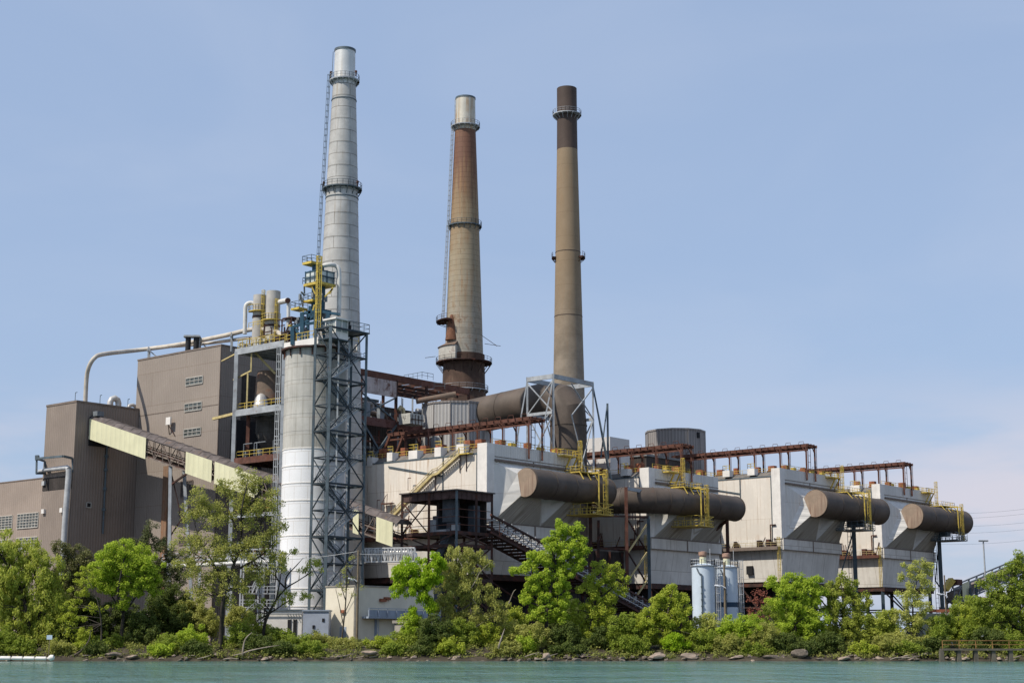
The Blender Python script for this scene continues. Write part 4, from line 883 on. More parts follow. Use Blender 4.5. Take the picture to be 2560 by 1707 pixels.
    s = MB(); s.rail([L(-d0 + 2.6, ta, ztop_), L(-d0 - 1.6, ta, ztop_), L(-d0 - 1.6, tb, ztop_), L(-d0 + 2.6, tb, ztop_), L(-d0 + 2.6, ta, ztop_)], 1.5, .09, 1.4); s.build('railing', m_yellow, pf)
    zk = zc - r - 2.6; do = -d0 - r - .7
    s = MB(); s.ladder(L(do, tb - 2.2, zk), L(do, tb - 2.2, ztop_ + .8), E2, 1.0, .13, cage=-E1 * 1.1, step=.85)
    s.bar(L(do, tb - 1.5, ztop_), L(do, tb - 1.5, zk), .3); s.bar(L(do, tb - 4.4, ztop_), L(do, tb - 4.4, zk), .3); s.bar(L(do, tb - 4.4, ztop_), L(-d0 - 1, tb - 4.4, ztop_), .25); s.bar(L(do, tb - 1.5, ztop_), L(-d0 - 1, tb - 1.5, ztop_), .25); s.build('caged_ladder', m_yellow, t)
    s = MB(); s.lb(O0, do - .8, -d0 + 3.2, ta + 1, tb, zk - .2, zk); pf = s.build('basket_floor', m_b, t)
    s = MB(); C_ = [L(do - .8, ta + 1, zk), L(do - .8, tb, zk), L(-d0 + 3.2, tb, zk), L(-d0 + 3.2, ta + 1, zk)]
    s.rail(C_ + [C_[0]], 1.3, .11, 1.2); s.rail(C_ + [C_[0]], 2.4, .09, 1.9, False)
    for a, b in ((C_[0], C_[1]), (C_[3], C_[2])): s.bar(a, b + UP * 2.4, .12); s.bar(a + UP * 2.4, b, .12)
    s.build('basket_cage', m_b, pf)
# stair up the wall of the nearest block
O0 = Vector((CORN[0].x, CORN[0].y, 0)); so_ = O0 - E2 * 1.3
q = lambda x, y, o=0: onP(x, y, so_ - E2 * o, E1)
t = thing('wall_stair', 'pale yellow steel stair climbing the lit white wall of the nearest block', 'stair', tuple(q(1085, 1190)))
path = [(1148, 1134), (1093, 1183), (1080, 1187), (1030, 1238), (975, 1296)]
for (x0, y0), (x1, y1) in zip(path, path[1:]):
    s = MB(); flat = abs(y1 - y0) < 6
    for o in (0, 1.0):
        a, b = q(x0, y0, -o), q(x1, y1, -o); s.bar(a, b, .14, .55)
        s.bar(a + UP * 1.25, b + UP * 1.25, .1); s.bar(a + UP * .7, b + UP * .7, .08)
        n = max(1, int((b - a).length / 1.6))
        for j in range(n + 1): p = a.lerp(b, j / n); s.bar(p, p + UP * 1.25, .09)
    a, b = q(x0, y0), q(x1, y1); n = 2 if flat else int((b - a).length / .62)
    for j in range(n): p = a.lerp(b, (j + .5) / n); s.bar(p, p + E2 * 1.0, .5 if not flat else 1.1, .09)
    s.build('landing' if flat else 'stair_flight', m_yellowpale, t)
s = MB(); a = q(1146, 1134); s.lb(Vector((a.x, a.y, 0)), -3.2, .6, 0, 1.25, a.z - .2, a.z + .05); p_ = s.build('top_platform', m_yellow, t)
s = MB(); s.rail([a, a - E1 * 3.2, a - E1 * 3.2 + E2 * 1.2], 1.4, .11, 1.1); s.build('railing', m_yellow, p_)
s = MB()
for x, y in ((1150, 1136), (1166, 1132), (1088, 1188)): a = q(x, y, -1.2); s.bar(a, a - UP * 4.0, .2); s.bar(a - UP * 3.4, q(x, y), .16)
s.build('bracket', m_rustdark, t)
s = MB()
for x, y0, y1 in ((1020, 1195, 1225), (943, 1250, 1280)): a, b = q(x, y1), q(x, y0); s.bar(a, b, .12); s.bar(b, b - E1 * .9, .16)
p = q(966, 1258); s.lb(Vector((p.x, p.y, 0)), -1.6, 1.6, -.2, 1.0, p.z - .15, p.z + .1); s.bar(p + E1 * 1.6, p + E1 * 1.6 - UP * 3.2, .15); s.bar(p - E1 * 1.6, p - E1 * 1.6 - UP * 3.2, .15); s.bar(p + E1 * 1.6, p + UP * 2, .1); s.bar(p - UP * 2, p - E1 * .3 + UP * 2.2, .1)
s.build('wall_light', m_rust, t)

# ================================================================== corrugated round silos behind the blocks
def octa(label, px, Yv, y0, wpx, mat, ph, win):
    c = axis(px, y0 + 10, Yv); z, rr = zr(y0, wpx, Yv); z = W(px, y0, Yv - rr).z
    o = MB(); n = 12
    o.v = [(c.x + rr * math.cos(ph + 2 * math.pi * j / n), c.y + rr * math.sin(ph + 2 * math.pi * j / n), zz) for zz in (GZ, z) for j in range(n)]
    o.f = [(j, (j + 1) % n, n + (j + 1) % n, n + j) for j in range(n)] + [tuple(range(n, 2 * n))]
    t = thing('corrugated_silo', label, 'silo', (c.x, c.y, GZ), 'twelve-sided corrugated silos')
    o.build('wall', mat, t)
    o = MB(); 
    for j in range(n):
        a, b = (Vector((c.x + (rr + .06) * math.cos(ph + 2 * math.pi * q / n), c.y + (rr + .06) * math.sin(ph + 2 * math.pi * q / n), z)) for q in (j, j + 1)); o.bar(a, b, .3, .5); o.bar(a, a - UP * (z - GZ), .22)
    o.build('edge_trim', m_octb, t)
    a = ph; x, y0_, y1_ = win; dd = ray(x, y0_); 
    p = W(x, y0_, c.y - rr * .75); p2 = W(x, y1_, c.y - rr * .75); dv = Vector((p.x - c.x, p.y - c.y, 0)); dv = dv.normalized(); sd_ = Vector((-dv.y, dv.x, 0)); ctr = c + dv * rr * .985
    o = MB(); f = lambda u_, v_, z_: ctr + sd_ * u_ + dv * v_ + UP * z_
    o.box8([f(-.7, -.6, p2.z), f(.7, -.6, p2.z), f(.7, .12, p2.z), f(-.7, .12, p2.z), f(-.7, -.6, p.z), f(.7, -.6, p.z), f(.7, .12, p.z), f(-.7, .12, p.z)]); o.build('louvre', m_dark, t)
octa('light grey twelve-sided corrugated silo behind the nearest block', 1141.5, 407, 1003, 174, m_octa, R(-98), (1211, 1015, 1033))
octa('brownish grey twelve-sided corrugated silo behind the second block', 1688, 488, 1071, 148, m_octb, R(-101), (1751, 1080, 1094))

# ================================================================== bent duct and its grey frame
t = thing('bent_duct', 'fat brown duct that bends down inside the grey braced frame', 'duct', tuple(W(1408, 1003, 388)))
A = W(1400, 996, 388); B = Vector(A) + E1 * 30 - UP * 2.0
s = MB(); dz = 4.6; v0 = A - E1 * 2.6
s.tube([B, A + E1 * 3.0, A - E1 * .4 - UP * .9, A - E1 * 2.3 - UP * 3.6, A - E1 * 2.6 - UP * 7, A - E1 * 2.6 - UP * 13, A - E1 * 2.6 - UP * 20, Vector((v0.x, v0.y, 20))], dz, 40); s.build('duct_shell', m_duct, t, 18)
s = MB()
for k_ in (7, 13, 20): s.tube([A - E1 * 2.6 - UP * k_, A - E1 * 2.6 - UP * (k_ + .3)], dz + .12, 40)
for k_ in (8, 18): s.tube([A + E1 * k_ - UP * k_ * .066, A + E1 * (k_ + .3) - UP * k_ * .066], dz + .12, 40)
s.each('duct_ring', m_duct, t, 40)
G = W(1383, 934, 372); G0 = Vector((G.x, G.y, 0)); ga = along(G0, E1, 1318, 944); gb = along(G0, E2, 1482, 944); zg = G.z
t = thing('braced_support', 'light grey braced steel frame standing around the bent brown duct', 'steel frame', (G.x, G.y, 30))
GL = lambda a, b, z: G0 + E1 * a + E2 * b + UP * z
z_b = 34.0; z_m = W(1383, 1030, 372).z
for a, b in ((0, 0), (ga, 0), (0, gb), (ga, gb)):
    s = MB(); s.bar(GL(a, b, z_b if a == 0 else 44), GL(a, b, zg), .48); s.build('post', m_lightsteel, t)
s = MB()
for (a, b), (c_, d) in (((0, 0), (ga, 0)), ((0, 0), (0, gb)), ((ga, 0), (ga, gb)), ((0, gb), (ga, gb))): s.bar(GL(a, b, zg - .6), GL(c_, d, zg - .6), .4, 1.1)
s.build('top_beam', m_lightsteel, t)
s = MB()
for (a, b), (c_, d) in (((0, 0), (ga, 0)), ((0, gb), (ga, gb))):
    s.bar(GL(a, b, z_m), GL(c_, d, z_m), .4, .7)
    for z0, z1 in ((z_m, zg - 1.5), (z_b + 10, z_m)): s.bar(GL(a, b, z0), GL(c_, d, z1), .24); s.bar(GL(c_, d, z0), GL(a, b, z1), .24)
for (a, b), (c_, d) in (((0, 0), (0, gb)), ((ga, 0), (ga, gb))):
    if a: s.bar(GL(a, b, z_m), GL(c_, d, z_m), .4, .7)
    for z0, z1 in ((z_m, zg - 1.5), (z_b + 2, z_m)): s.bar(GL(a, b + gb * .45, z1), GL(c_, d, z0), .22); s.bar(GL(c_, d, z1), GL(a, b + gb * .45, z0), .22)
s.build('brace', m_lightsteel, t)
for (a, b), (oa, ob) in (((ga, 0), (2.0, -3.5)), ((0, 0), (1.6, -5.0)), ((0, gb), (-1.2, 7.5)), ((0, gb), (-3.0, 6.0))):
    s = MB(); s.bar(GL(a, b, zg - 1), GL(a + oa, b + ob, 44 if b == 0 else 34), .32); s.build('raking_leg', m_lightsteel if b == 0 else m_greysteel, t)
s = MB(); a = GL(0, gb + 6, 40); s.bar(a + UP * 8, a + UP * 22, .5); s.bar(a + UP * 22, a - E2 * 3 + UP * 8, .35); s.build('mast_stub', m_greysteel, t)
p = W(1490, 1130, 424); s = MB(); s.lb(p, -5.5, 5.5, -1, 8, 20, W(1490, 1096, 424).z); o = s.build('stair_penthouse', m_pumpg, None, loc=(p.x, p.y, 20)); tag(o, 'plain pale grey roof room behind the legs of the braced frame', 'roof room')
p = W(1575, 1150, 436); t = thing('fan_house', 'low dark shed with a pitched grey roof between the braced frame and the brownish silo', 'shed', (p.x, p.y, 20))
s = MB(); s.lb(p, -7, 7, -2, 16, 20, W(1575, 1146, 436).z); s.build('wall', m_boilerdark, t)
s = MB(); z = W(1575, 1146, 436).z; s.prism([LF(p, -7.4, -2.4, z), LF(p, 7.4, -2.4, z), LF(p, 7.4, -2.4, z + .6), LF(p, 0, -2.4, z + 2.0), LF(p, -7.4, -2.4, z + .6)], E2 * 19); s.build('roof', M('shed_roof', (.2, .2, .2), .7, .3, .5), t)
# dark fan house between the first two blocks and its portal
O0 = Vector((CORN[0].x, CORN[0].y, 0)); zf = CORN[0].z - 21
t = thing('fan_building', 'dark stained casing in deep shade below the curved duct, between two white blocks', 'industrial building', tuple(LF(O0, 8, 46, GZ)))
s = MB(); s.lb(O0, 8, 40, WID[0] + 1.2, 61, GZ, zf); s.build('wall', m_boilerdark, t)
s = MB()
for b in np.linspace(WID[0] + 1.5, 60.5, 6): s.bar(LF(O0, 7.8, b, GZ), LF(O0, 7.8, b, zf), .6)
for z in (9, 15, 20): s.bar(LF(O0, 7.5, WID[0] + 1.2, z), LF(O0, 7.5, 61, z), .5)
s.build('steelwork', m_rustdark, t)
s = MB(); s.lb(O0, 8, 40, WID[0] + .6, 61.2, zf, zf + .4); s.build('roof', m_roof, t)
t = thing('duct_portal', 'tall rust stained steel portal with cross braces holding the curved duct', 'steel frame', tuple(W(1592, 1600, 379)))
s = MB(); zq = W(1583, 1217, 376).z; a = W(1580, 1600, 376); b = W(1622, 1600, 380)
pt_ = W(1566, 1300, 376); pr_ = W(1621, 1300, 380)
s.bar((pt_.x, pt_.y, GZ), (pt_.x, pt_.y, zq), .75); s.build('post', m_rust, t)
s = MB(); s.bar((pr_.x, pr_.y, GZ), (pr_.x, pr_.y, W(1621, 1290, 380).z), .75); s.build('post', m_tower, t)
s = MB(); s.bar((pt_.x, pt_.y, zq - .3), (W(1608, 1222, 380).x, 381, zq - .6), .5, .8); s.build('top_beam', m_lightsteel, t)
s = MB()
for y0, y1 in ((1310, 1380), (1380, 1450), (1450, 1520)):
    s.bar(W(1570, y1, 376), W(1618, y0, 380), .35)
s.build('brace', m_yellowpale, t)
s = MB()
for y0, y1 in ((1300, 1380), (1380, 1460)): s.bar(W(1570, y0, 377), W(1618, y1, 381), .3)
s.bar((pt_.x, pt_.y, W(1566, 1292, 376).z), (pr_.x, pr_.y, W(1621, 1292, 380).z), .6); s.bar(W(1496, 1290, 372), W(1566, 1290, 376), .4); s.bar(W(1496, 1300, 372) , W(1496, 1560, 372), .6); s.bar(W(1496, 1370, 372), W(1566, 1372, 376), .35); s.build('tie_beam', m_rustdark, t)

# ================================================================== rusty boiler frame left of the middle chimney
Q = W(903, 930, 388); Q0 = Vector((Q.x, Q.y, 0)); ql = along(Q0, E2, 1172, 985); zq = Q.z
QL = lambda a, b, z: Q0 + E1 * a + E2 * b + UP * z
t = thing('boiler_skeleton', 'rusty open boiler frame with stained panels left of the middle chimney', 'steel frame', (Q.x, Q.y, GZ))
qt = [0] + [along(Q0, E2, x, 1000) for x in (990, 1066)] + [ql]
for b in qt:
    for a in (0, 16):
        s = MB(); s.bar(QL(a, b, GZ), QL(a, b, zq - .5), .8); s.build('column', m_rust if a else m_rustdark, t)
s = MB(); s.bar(QL(0, -1, zq), QL(0, ql, zq), .6, 1.7); s.bar(QL(16, -1, zq - .2), QL(16, ql, zq - .2), .6, 1.5)
zl = onP(940, 1055, Q0, E2).z; zl2 = onP(950, 1110, Q0, E2).z
s.build('top_girder', m_rust, t)
s = MB(); s.bar(QL(0, 0, zl), QL(0, ql, zl), .7, 2.1); s.bar(QL(16, 0, zl), QL(16, ql, zl), .6, 1.6); s.bar(QL(0, 0, zl), QL(16, 0, zl), .6, 1.6); s.build('lower_girder', M('rust_pink_girder', (.2, .10, .085), .85, .4, .5, rust=((.11, .04, .03), .4, .5)), t)
s = MB()
for b in np.linspace(qt[1], ql, 7): s.bar(QL(0, b, zq - .4), QL(16, b, zq - .4), .4, .9)
for a in (4, 8, 12): s.bar(QL(a, qt[1], zq - 1), QL(a, ql, zq - 1), .4, .7)
s.build('roof_beam', m_rustdark, t)
s = MB(); s.lb(Q0, -.35, -.05, 0, qt[1], onP(940, 986, Q0, E2).z, zq - .9); s.build('side_panel', m_rustpanel, t)
s = MB()
for (b0, b1) in ((qt[0], qt[1]),):
    s.bar(QL(0, b0, zl + 1), QL(0, b1, zq - 5), .35); s.bar(QL(0, b1, zl + 1), QL(0, b0, zq - 5), .35); s.bar(QL(-.3, b0, zl), QL(-.3, b1, zl - 14), .5); s.bar(QL(-.3, b1, zl), QL(-.3, b0, zl - 14), .5)
s.build('brace', m_greysteel, t)
s = MB(); s.lb(Q0, 9, 15, .5, qt[1] + 2, GZ, zq - 4.5); s.lb(Q0, 9, 15, qt[1] + 2, ql, GZ, zl + 6.2); s.build('boiler_casing', m_boilerdark, t)
s = MB()
for k_ in range(24):
    rr = random.Random(k_ + 300); b = rr.uniform(0, ql); a = rr.uniform(.5, 4); z = rr.choice((zl + 1, zl - 16, zl - 10)); s.lb(QL(a, b, 0), -.6, .6, -.8, .8, z, z + rr.uniform(1, 4))
    s.bar(QL(a, b, z), QL(a, b, z + rr.uniform(3, 9)), rr.uniform(.15, .4))
s.each('machinery', m_machine, t)
for k_ in range(44):
    rr = random.Random(k_ + 700); a = rr.uniform(1, 8); z = rr.choice((zl + 6, zl + 3, zl - 6, zl - 12, zl - 18, zl - 24)); b = rr.uniform(0, ql * .7); s = MB()
    if k_ % 3 == 0: s.bar(QL(a, b, z), QL(a, b + rr.uniform(4, 12), z), .4, .7); s.build('cross_beam', m_rust if k_ % 2 else m_greysteel, t)
    elif k_ % 3 == 1: s.bar(QL(a, b, z - 8), QL(a, b, z + rr.uniform(2, 6)), .45); s.build('stanchion', m_rust if k_ % 2 else m_lightsteel, t)
    else: s.tube([QL(a, b, z), QL(a, b + rr.uniform(2, 7), z), QL(a, b + 7, z - rr.uniform(2, 5))], rr.uniform(.25, .7), 8); s.build('pipe_run', m_rusttank if k_ % 2 else m_galv, t, 50)
for z in (zl - 5, zl - 12, zl - 19):
    s = MB(); s.rail([QL(.4, 0, z), QL(.4, qt[1], z)], 1.4, .12, 1.8); s.bar(QL(.4, 0, z), QL(.4, qt[1], z), .3, .5); s.build('catwalk', m_rust, t)
s = MB(); a = W(1040, 1003, 402); b = W(1140, 985, 402); s.tube([a, b], .75, 10); s.build('steam_pipe', m_rusttank, t, 40)
s = MB(); s.rail([W(1010, 953, 405), W(1055, 945, 400), W(1083, 950, 402)], 1.6, .1, 2); s.rail([W(1085, 972, 402), W(1112, 972, 402)], 1.6, .1, 2); s.build('railing', m_greysteel, t)
p = W(1028, 1062, 396); o = MB(); o.lb(p, -2, 2, -2.5, 2.5, p.z, W(1028, 1036, 396).z)
t = thing('fan_housing', 'pale boxy fan housing on the rusty girder beside the light grey silo', 'machinery', tuple(p)); o.build('casing', M('fan_paint', (.5, .5, .46), .6, .3, 1.2, rust=((.05, .04, .035), .25, 1.0)), t)
o = MB()
for j in (-1.8, -.6, .6, 1.8): o.bar(LF(p, 2.1, j, p.z), LF(p, 2.1, j, p.z + 2.4), .16); o.bar(LF(p, -2.05, j, p.z), LF(p, -2.05, j, p.z + 2.4), .16)
o.bar(LF(p, -2.1, -2.5, p.z + 1.2), LF(p, -2.1, 2.5, p.z + 1.2), .16); o.build('casing_rib', m_rustdark, t)
o = MB(); a = W(996, 1026, 396); o.tube([a, a + UP * 1.0 + E2 * .8, a + E2 * 1.8 + UP * .6, a + E2 * 1.9 - UP * 3], .5, 10); o.build('elbow', M('old_lagging', (.42, .36, .22), .8, .3, 1), t, 60)
# ================================================================== conveyors
C0 = W(238, 1070, 391); C1 = W(1003, 1335, 333); cl_ = (C1 - C0).length; cd = (C1 - C0).normalized()
ch = Vector((cd.x, cd.y, 0)); CX = lambda px: along(C0, ch.normalized(), px, 1072 + (px - 246) * 263 / 757.) / ch.length
CP = lambda L_, o, z: C0 + cd * L_ + E2 * o + UP * z
t = thing('conveyor_gallery', 'long sloping coal conveyor with cream side panels running down behind the silo', 'conveyor', tuple(C0 - UP * 2))
s = MB(); s.box8([CP(-4, -2.5, 2.3), CP(cl_ + 1, -2.5, 2.3), CP(cl_ + 1, 2.5, 2.3), CP(-4, 2.5, 2.3), CP(-4, -1.2, 3.4), CP(cl_ + 1, -1.2, 3.4), CP(cl_ + 1, 1.2, 3.4), CP(-4, 1.2, 3.4)])
for a in np.arange(-3, cl_, 3.2): s.box8([CP(a, -2.55, 2.35), CP(a + .35, -2.55, 2.35), CP(a + .35, 2.55, 2.35), CP(a, 2.55, 2.35), CP(a, -1.2, 3.5), CP(a + .35, -1.2, 3.5), CP(a + .35, 1.2, 3.5), CP(a, 1.2, 3.5)])
s.build('roof', m_convroof, t)
s = MB()
n = 36
for o in (-2.1, 2.1):
    for z in (-2.2, 2.2): s.bar(CP(-4, o, z), CP(cl_, o, z), .32)
    for z in (-.3,): s.bar(CP(-4, o, z), CP(cl_, o, z), .2)
    for i in range(n):
        a, b = cl_ * i / n, cl_ * (i + 1) / n; s.bar(CP(a, o, -2.2), CP(a, o, 2.2), .16); s.bar(CP(a, o, -2.2 if i % 2 else 2.2), CP(b, o, 2.2 if i % 2 else -2.2), .16)
for i in range(n * 2): a = cl_ * i / n / 2; s.bar(CP(a, -2.1, -2.2), CP(a, 2.1, -2.2), .2)
s.build('truss', M('conveyor_truss_steel', (.22, .18, .155), .75, .35, .6, rust=((.2, .095, .06), .25, .7)), t)
s = MB(); s.box8([CP(-4, -.9, -.9), CP(cl_, -.9, -.9), CP(cl_, .9, -.9), CP(-4, .9, -.9), CP(-4, -.9, -.4), CP(cl_, -.9, -.4), CP(cl_, .9, -.4), CP(-4, .9, -.4)])
for o in (-1.6, 1.5): s.box8([CP(-4, o - .5, -2), CP(cl_, o - .5, -2), CP(cl_, o + .5, -2), CP(-4, o + .5, -2), CP(-4, o - .5, -1.9), CP(cl_, o - .5, -1.9), CP(cl_, o + .5, -1.9), CP(-4, o + .5, -1.9)])
for i in range(50): a = cl_ * i / 50; s.bar(CP(a, -1, -1.0), CP(a, 1, -1.0), .3)
s.build('belt', m_rustdark, t)
for x0, x1, m_ in ((245, 386, m_cream), (486, 551, m_cream), (558, 666, m_cream), (904, 918, m_cream), (962, 1003, m_cream)):
    a, b = CX(x0), CX(x1); s = MB(); s.box8([CP(a, -2.62, -2.75), CP(b, -2.62, -2.75), CP(b, -2.5, -2.75), CP(a, -2.5, -2.75), CP(a, -2.62, 2.35), CP(b, -2.62, 2.35), CP(b, -2.5, 2.35), CP(a, -2.5, 2.35)]); s.build('side_panel', m_, t)
s = MB()
for a in (-1.7, -.2): s.bar(CP(a, -2.3, -2.2), CP(a, -2.3, 2.3), .25)
s.tube([CP(-2.5, -1.5, -.6), CP(-.5, -1.5, -1.0)], .8, 10); s.lb(CP(2.4, -1, 0) , -.9, .9, -1, 1, CP(2.4, 0, 3.4).z, CP(2.4, 0, 4.6).z); s.build('head_pulley', m_machine, t)
for px, yb, xb in ((440, 1345, 424), (448, 1345, 470)):
    a = CP(CX(px), -1.5 if px == 440 else 1.5, -2.2); b_ = W(xb, yb, a.y - 1); dv = (b_ - a); k_ = (GZ - a.z) / dv.z
    s = MB(); s.bar(a, a + dv * min(k_, 1.9), .75); s.build('trestle_leg', m_lightsteel, t)
s = MB(); a = CP(CX(440), -1.5, -2.2); s.bar(a - UP * 5, CP(CX(486), -1.5, -2.4), .4); s.bar(a - UP * 18, a - UP * 10 + Vector((5, 0, 0)), .3); s.bar(a - UP * 1, a + Vector((3.5, 0, -14)), .25); s.build('trestle_brace', m_rustdark, t)

m_chute = M('dark_chute_paint', (.085, .1, .12), .6, .4, .5, rust=((.1, .055, .04), .2, .5))
# --- transfer house
H = W(1142, 1222, 323); H0 = Vector((H.x, H.y, 0)); ha = along(H0, E1, 1006, 1238); hb = along(H0, E2, 1230, 1236); zh = H.z
HL = lambda a, b, z: H0 + E1 * a + E2 * b + UP * z
t = thing('transfer_house', 'dark rusty open-sided transfer house with a flat roof where the conveyors meet', 'transfer house', (H.x, H.y, GZ))
s = MB(); s.lb(H0, -.5, ha + .5, -.5, hb + .5, zh - .25, zh); s.build('roof', m_convroof, t)
s = MB(); zf = onP(1142, 1245, H0, E1).z
for (a, b), (c_, d) in (((0, 0), (ha, 0)), ((0, 0), (0, hb)), ((ha, 0), (ha, hb)), ((0, hb), (ha, hb))):
    p, q_ = HL(a, b, 0), HL(c_, d, 0); dn = (q_ - p); s.box8([p + UP * (zf), q_ + UP * (zf), q_ + UP * (zf) + UP * .01 + (E2 if b == d else E1) * .12, p + UP * (zf) + (E2 if b == d else E1) * .12, p + UP * (zh - .25), q_ + UP * (zh - .25), q_ + UP * (zh - .25) + (E2 if b == d else E1) * .12, p + UP * (zh - .25) + (E2 if b == d else E1) * .12])
    for j in range(8): e_ = p.lerp(q_, j / 7) - (E2 if b == d else E1) * .08 * (1 if (b == 0 and d == 0) or (a == 0 and c_ == 0) else -1); s.bar(e_ + UP * zf, e_ + UP * (zh - .3), .16)
s.build('roof_fascia', M('fascia_steel', (.085, .05, .045), .8, .3, .6), t)
cols = [(0, 0), (ha * .5, 0), (ha, 0), (0, hb), (ha, hb), (ha * .5, hb), (0, hb * .55)]
for a, b in cols:
    s = MB(); s.bar(HL(a, b, GZ), HL(a, b, zh - .3), .5); s.build('post', m_greysteel if (a, b) == (0, 0) else m_rust if a == ha * .5 else m_rustdark, t)
zz1 = onP(1142, 1316, H0, E1).z; zz2 = onP(1142, 1330, H0, E1).z; zz3 = onP(1142, 1362, H0, E1).z; zz4 = onP(1142, 1290, H0, E1).z
s = MB()
for z in (zz2, zz3, zz3 - 7, zz3 - 14):
    for (a, b), (c_, d) in (((0, 0), (ha, 0)), ((0, 0), (0, hb)), ((ha, 0), (ha, hb)), ((0, hb), (ha, hb))): s.bar(HL(a, b, z), HL(c_, d, z), .35, .7)
for z0, z1 in ((zz3, zz2), (zz3 - 7, zz3), (zz3 - 14, zz3 - 7)):
    s.bar(HL(0, 0, z0), HL(0, hb, z1), .28); s.bar(HL(0, hb, z0), HL(0, 0, z1), .28); s.bar(HL(0, 0, z1), HL(ha * .5, 0, z0), .26); s.bar(HL(ha, 0, z1), HL(ha * .5, 0, z0), .26)
s.bar(HL(ha, 0, zz2), HL(ha * .5, 0, zf), .2); s.bar(HL(ha * .5, 0, zz2), HL(ha, 0, zf), .2)
s.build('floor_beam', m_rustdark, t)
s = MB(); s.lb(H0, .2, ha - .2, .2, hb - .2, zz2 - .1, zz2 + .1); s.build('floor_plate', m_rustdark, t)
s = MB()
for z in (zz4, zz4 - 1.6, zz4 + 1.6): s.bar(HL(ha, -.1, z), HL(0, -.1, z), .13); s.bar(HL(0, hb, z), HL(-.05, 0, z), .13)
s.build('railing', m_rust, t)
s = MB(); s.lb(H0, 3.2, 6.0, 2.2, 4.4, zz2 + 2.5, zf + .2); s.lb(H0, 3.6, 5.2, 2.6, 4.0, zz2 + .2, zz2 + 2.5); s.lb(H0, 1, 2.6, 6.5, 8.5, zz2 + .2, zf - 1); s.lb(H0, 1.3, 2.6, 1.2, 2.6, zz2 + .1, zz2 + 2.2); s.lb(H0, 8, 9.5, 3, 6, zz2 + .1, zz2 + 4); s.build('transfer_chute', m_chute, t)
s = MB(); s.lb(H0, .6, ha * .55, hb - 1.2, hb - 1.0, zz2 + .2, zf); s.lb(H0, ha * .55, ha * .6, 4, hb - 1, zz2 + .2, zf); s.build('shade_panel', m_boilerdark, t)  # dark panels added so the open interior reads as shaded
s = MB(); s.lb(H0, 4, 7, 1.2, 2.4, zz2 + .1, zz2 + .9); s.lb(H0, .6, 1.8, .4, 1.2, zz2 + .5, zz2 + 1.7); s.lb(H0, 7, 8.2, .6, 1.4, zz2 + .1, zz2 + 3); s.each('drive_motor', m_galv, t)
s = MB(); s.box8([HL(a, b, 4) for a, b in ((5, 2.5), (5, 3.5), (6, 3.5), (6, 2.5))] + [HL(a, b, zz2 - .2) for a, b in ((4, 2), (4, 4), (6.5, 4), (6.5, 2))]); s.tube([HL(5.8, .9, 3), HL(5.8, .9, zz3 - 2), HL(4, 2, zz2)], .9, 10); s.build('lower_chute', m_chute, t)
s = MB(); rr = random.Random(11)
for k in range(36):
    a, b = rr.uniform(.3, ha), rr.uniform(.5, hb - .5); z = rr.uniform(8, zz3); s.bar(HL(a, b, z), HL(a + rr.uniform(-4, 4), b + rr.uniform(-2, 2), z + rr.uniform(-2.5, 2.5)), rr.uniform(.1, .28))
s.build('steelwork', m_rust, t)

# --- second conveyor going down to the right, behind the trees
D0 = W(1222, 1322, 331); dl = 66.0; dd = (E2 * math.cos(R(16.5)) - UP * math.sin(R(16.5)))
DP = lambda L_, o, z: D0 + dd * L_ + E1 * o + UP * z
t = thing('conveyor_gallery', 'short dark conveyor with open slatted belly sloping down right behind the bright trees', 'conveyor', tuple(DP(0, 0, -2)))
s = MB(); n = 24
for o in (-3.0, 3.0):
    for z in (-1.8, 1.8): s.bar(DP(-3, o, z), DP(dl, o, z), .42)
    for i in range(n): a, b = dl * i / n, dl * (i + 1) / n; s.bar(DP(a, o, -1.8), DP(a, o, 1.8), .18); s.bar(DP(a, o, -1.8), DP(b, o, 1.8), .18)
s.build('truss', m_rustdark, t)
s = MB()
for i in range(n * 2): a = dl * i / n / 2; s.bar(DP(a, -3.0, 1.8), DP(a, 3.0, 1.8), .26); s.bar(DP(a, -3.0, 0), DP(a, -3.0, 1.8), .14)
s.bar(DP(0, -3.05, .6), DP(dl, -3.05, .6), .18); s.bar(DP(0, -3.05, -.5), DP(dl, -3.05, -.5), .18)
for i in range(n): a = dl * (i + .5) / n; s.bar(DP(a, -3.0, 1.9), DP(a, -3.0, 2.4), .22)
s.build('hoop_frame', m_galv, t)
s = MB()
for i in range(34): a = dl * i / 34; s.box8([DP(a, -2.9, -1.9), DP(a + 1.2, -2.9, -1.9), DP(a + 1.2, 2.9, -1.9), DP(a, 2.9, -1.9), DP(a, -2.9, -1.8), DP(a + 1.2, -2.9, -1.8), DP(a + 1.2, 2.9, -1.8), DP(a, 2.9, -1.8)])
s.box8([DP(0, -1, -.6), DP(dl, -1, -.6), DP(dl, 1, -.6), DP(0, 1, -.6), DP(0, -1, -.2), DP(dl, -1, -.2), DP(dl, 1, -.2), DP(0, 1, -.2)]); s.build('belly_slats', m_rustdark, t)
s = MB()
for L_ in (18, 40, 60):
    for o in (-2.2, 2.2): p = DP(L_, o, -1.8); s.bar(p, (p.x, p.y, GZ), .45)
s.build('trestle', m_rustdark, t)

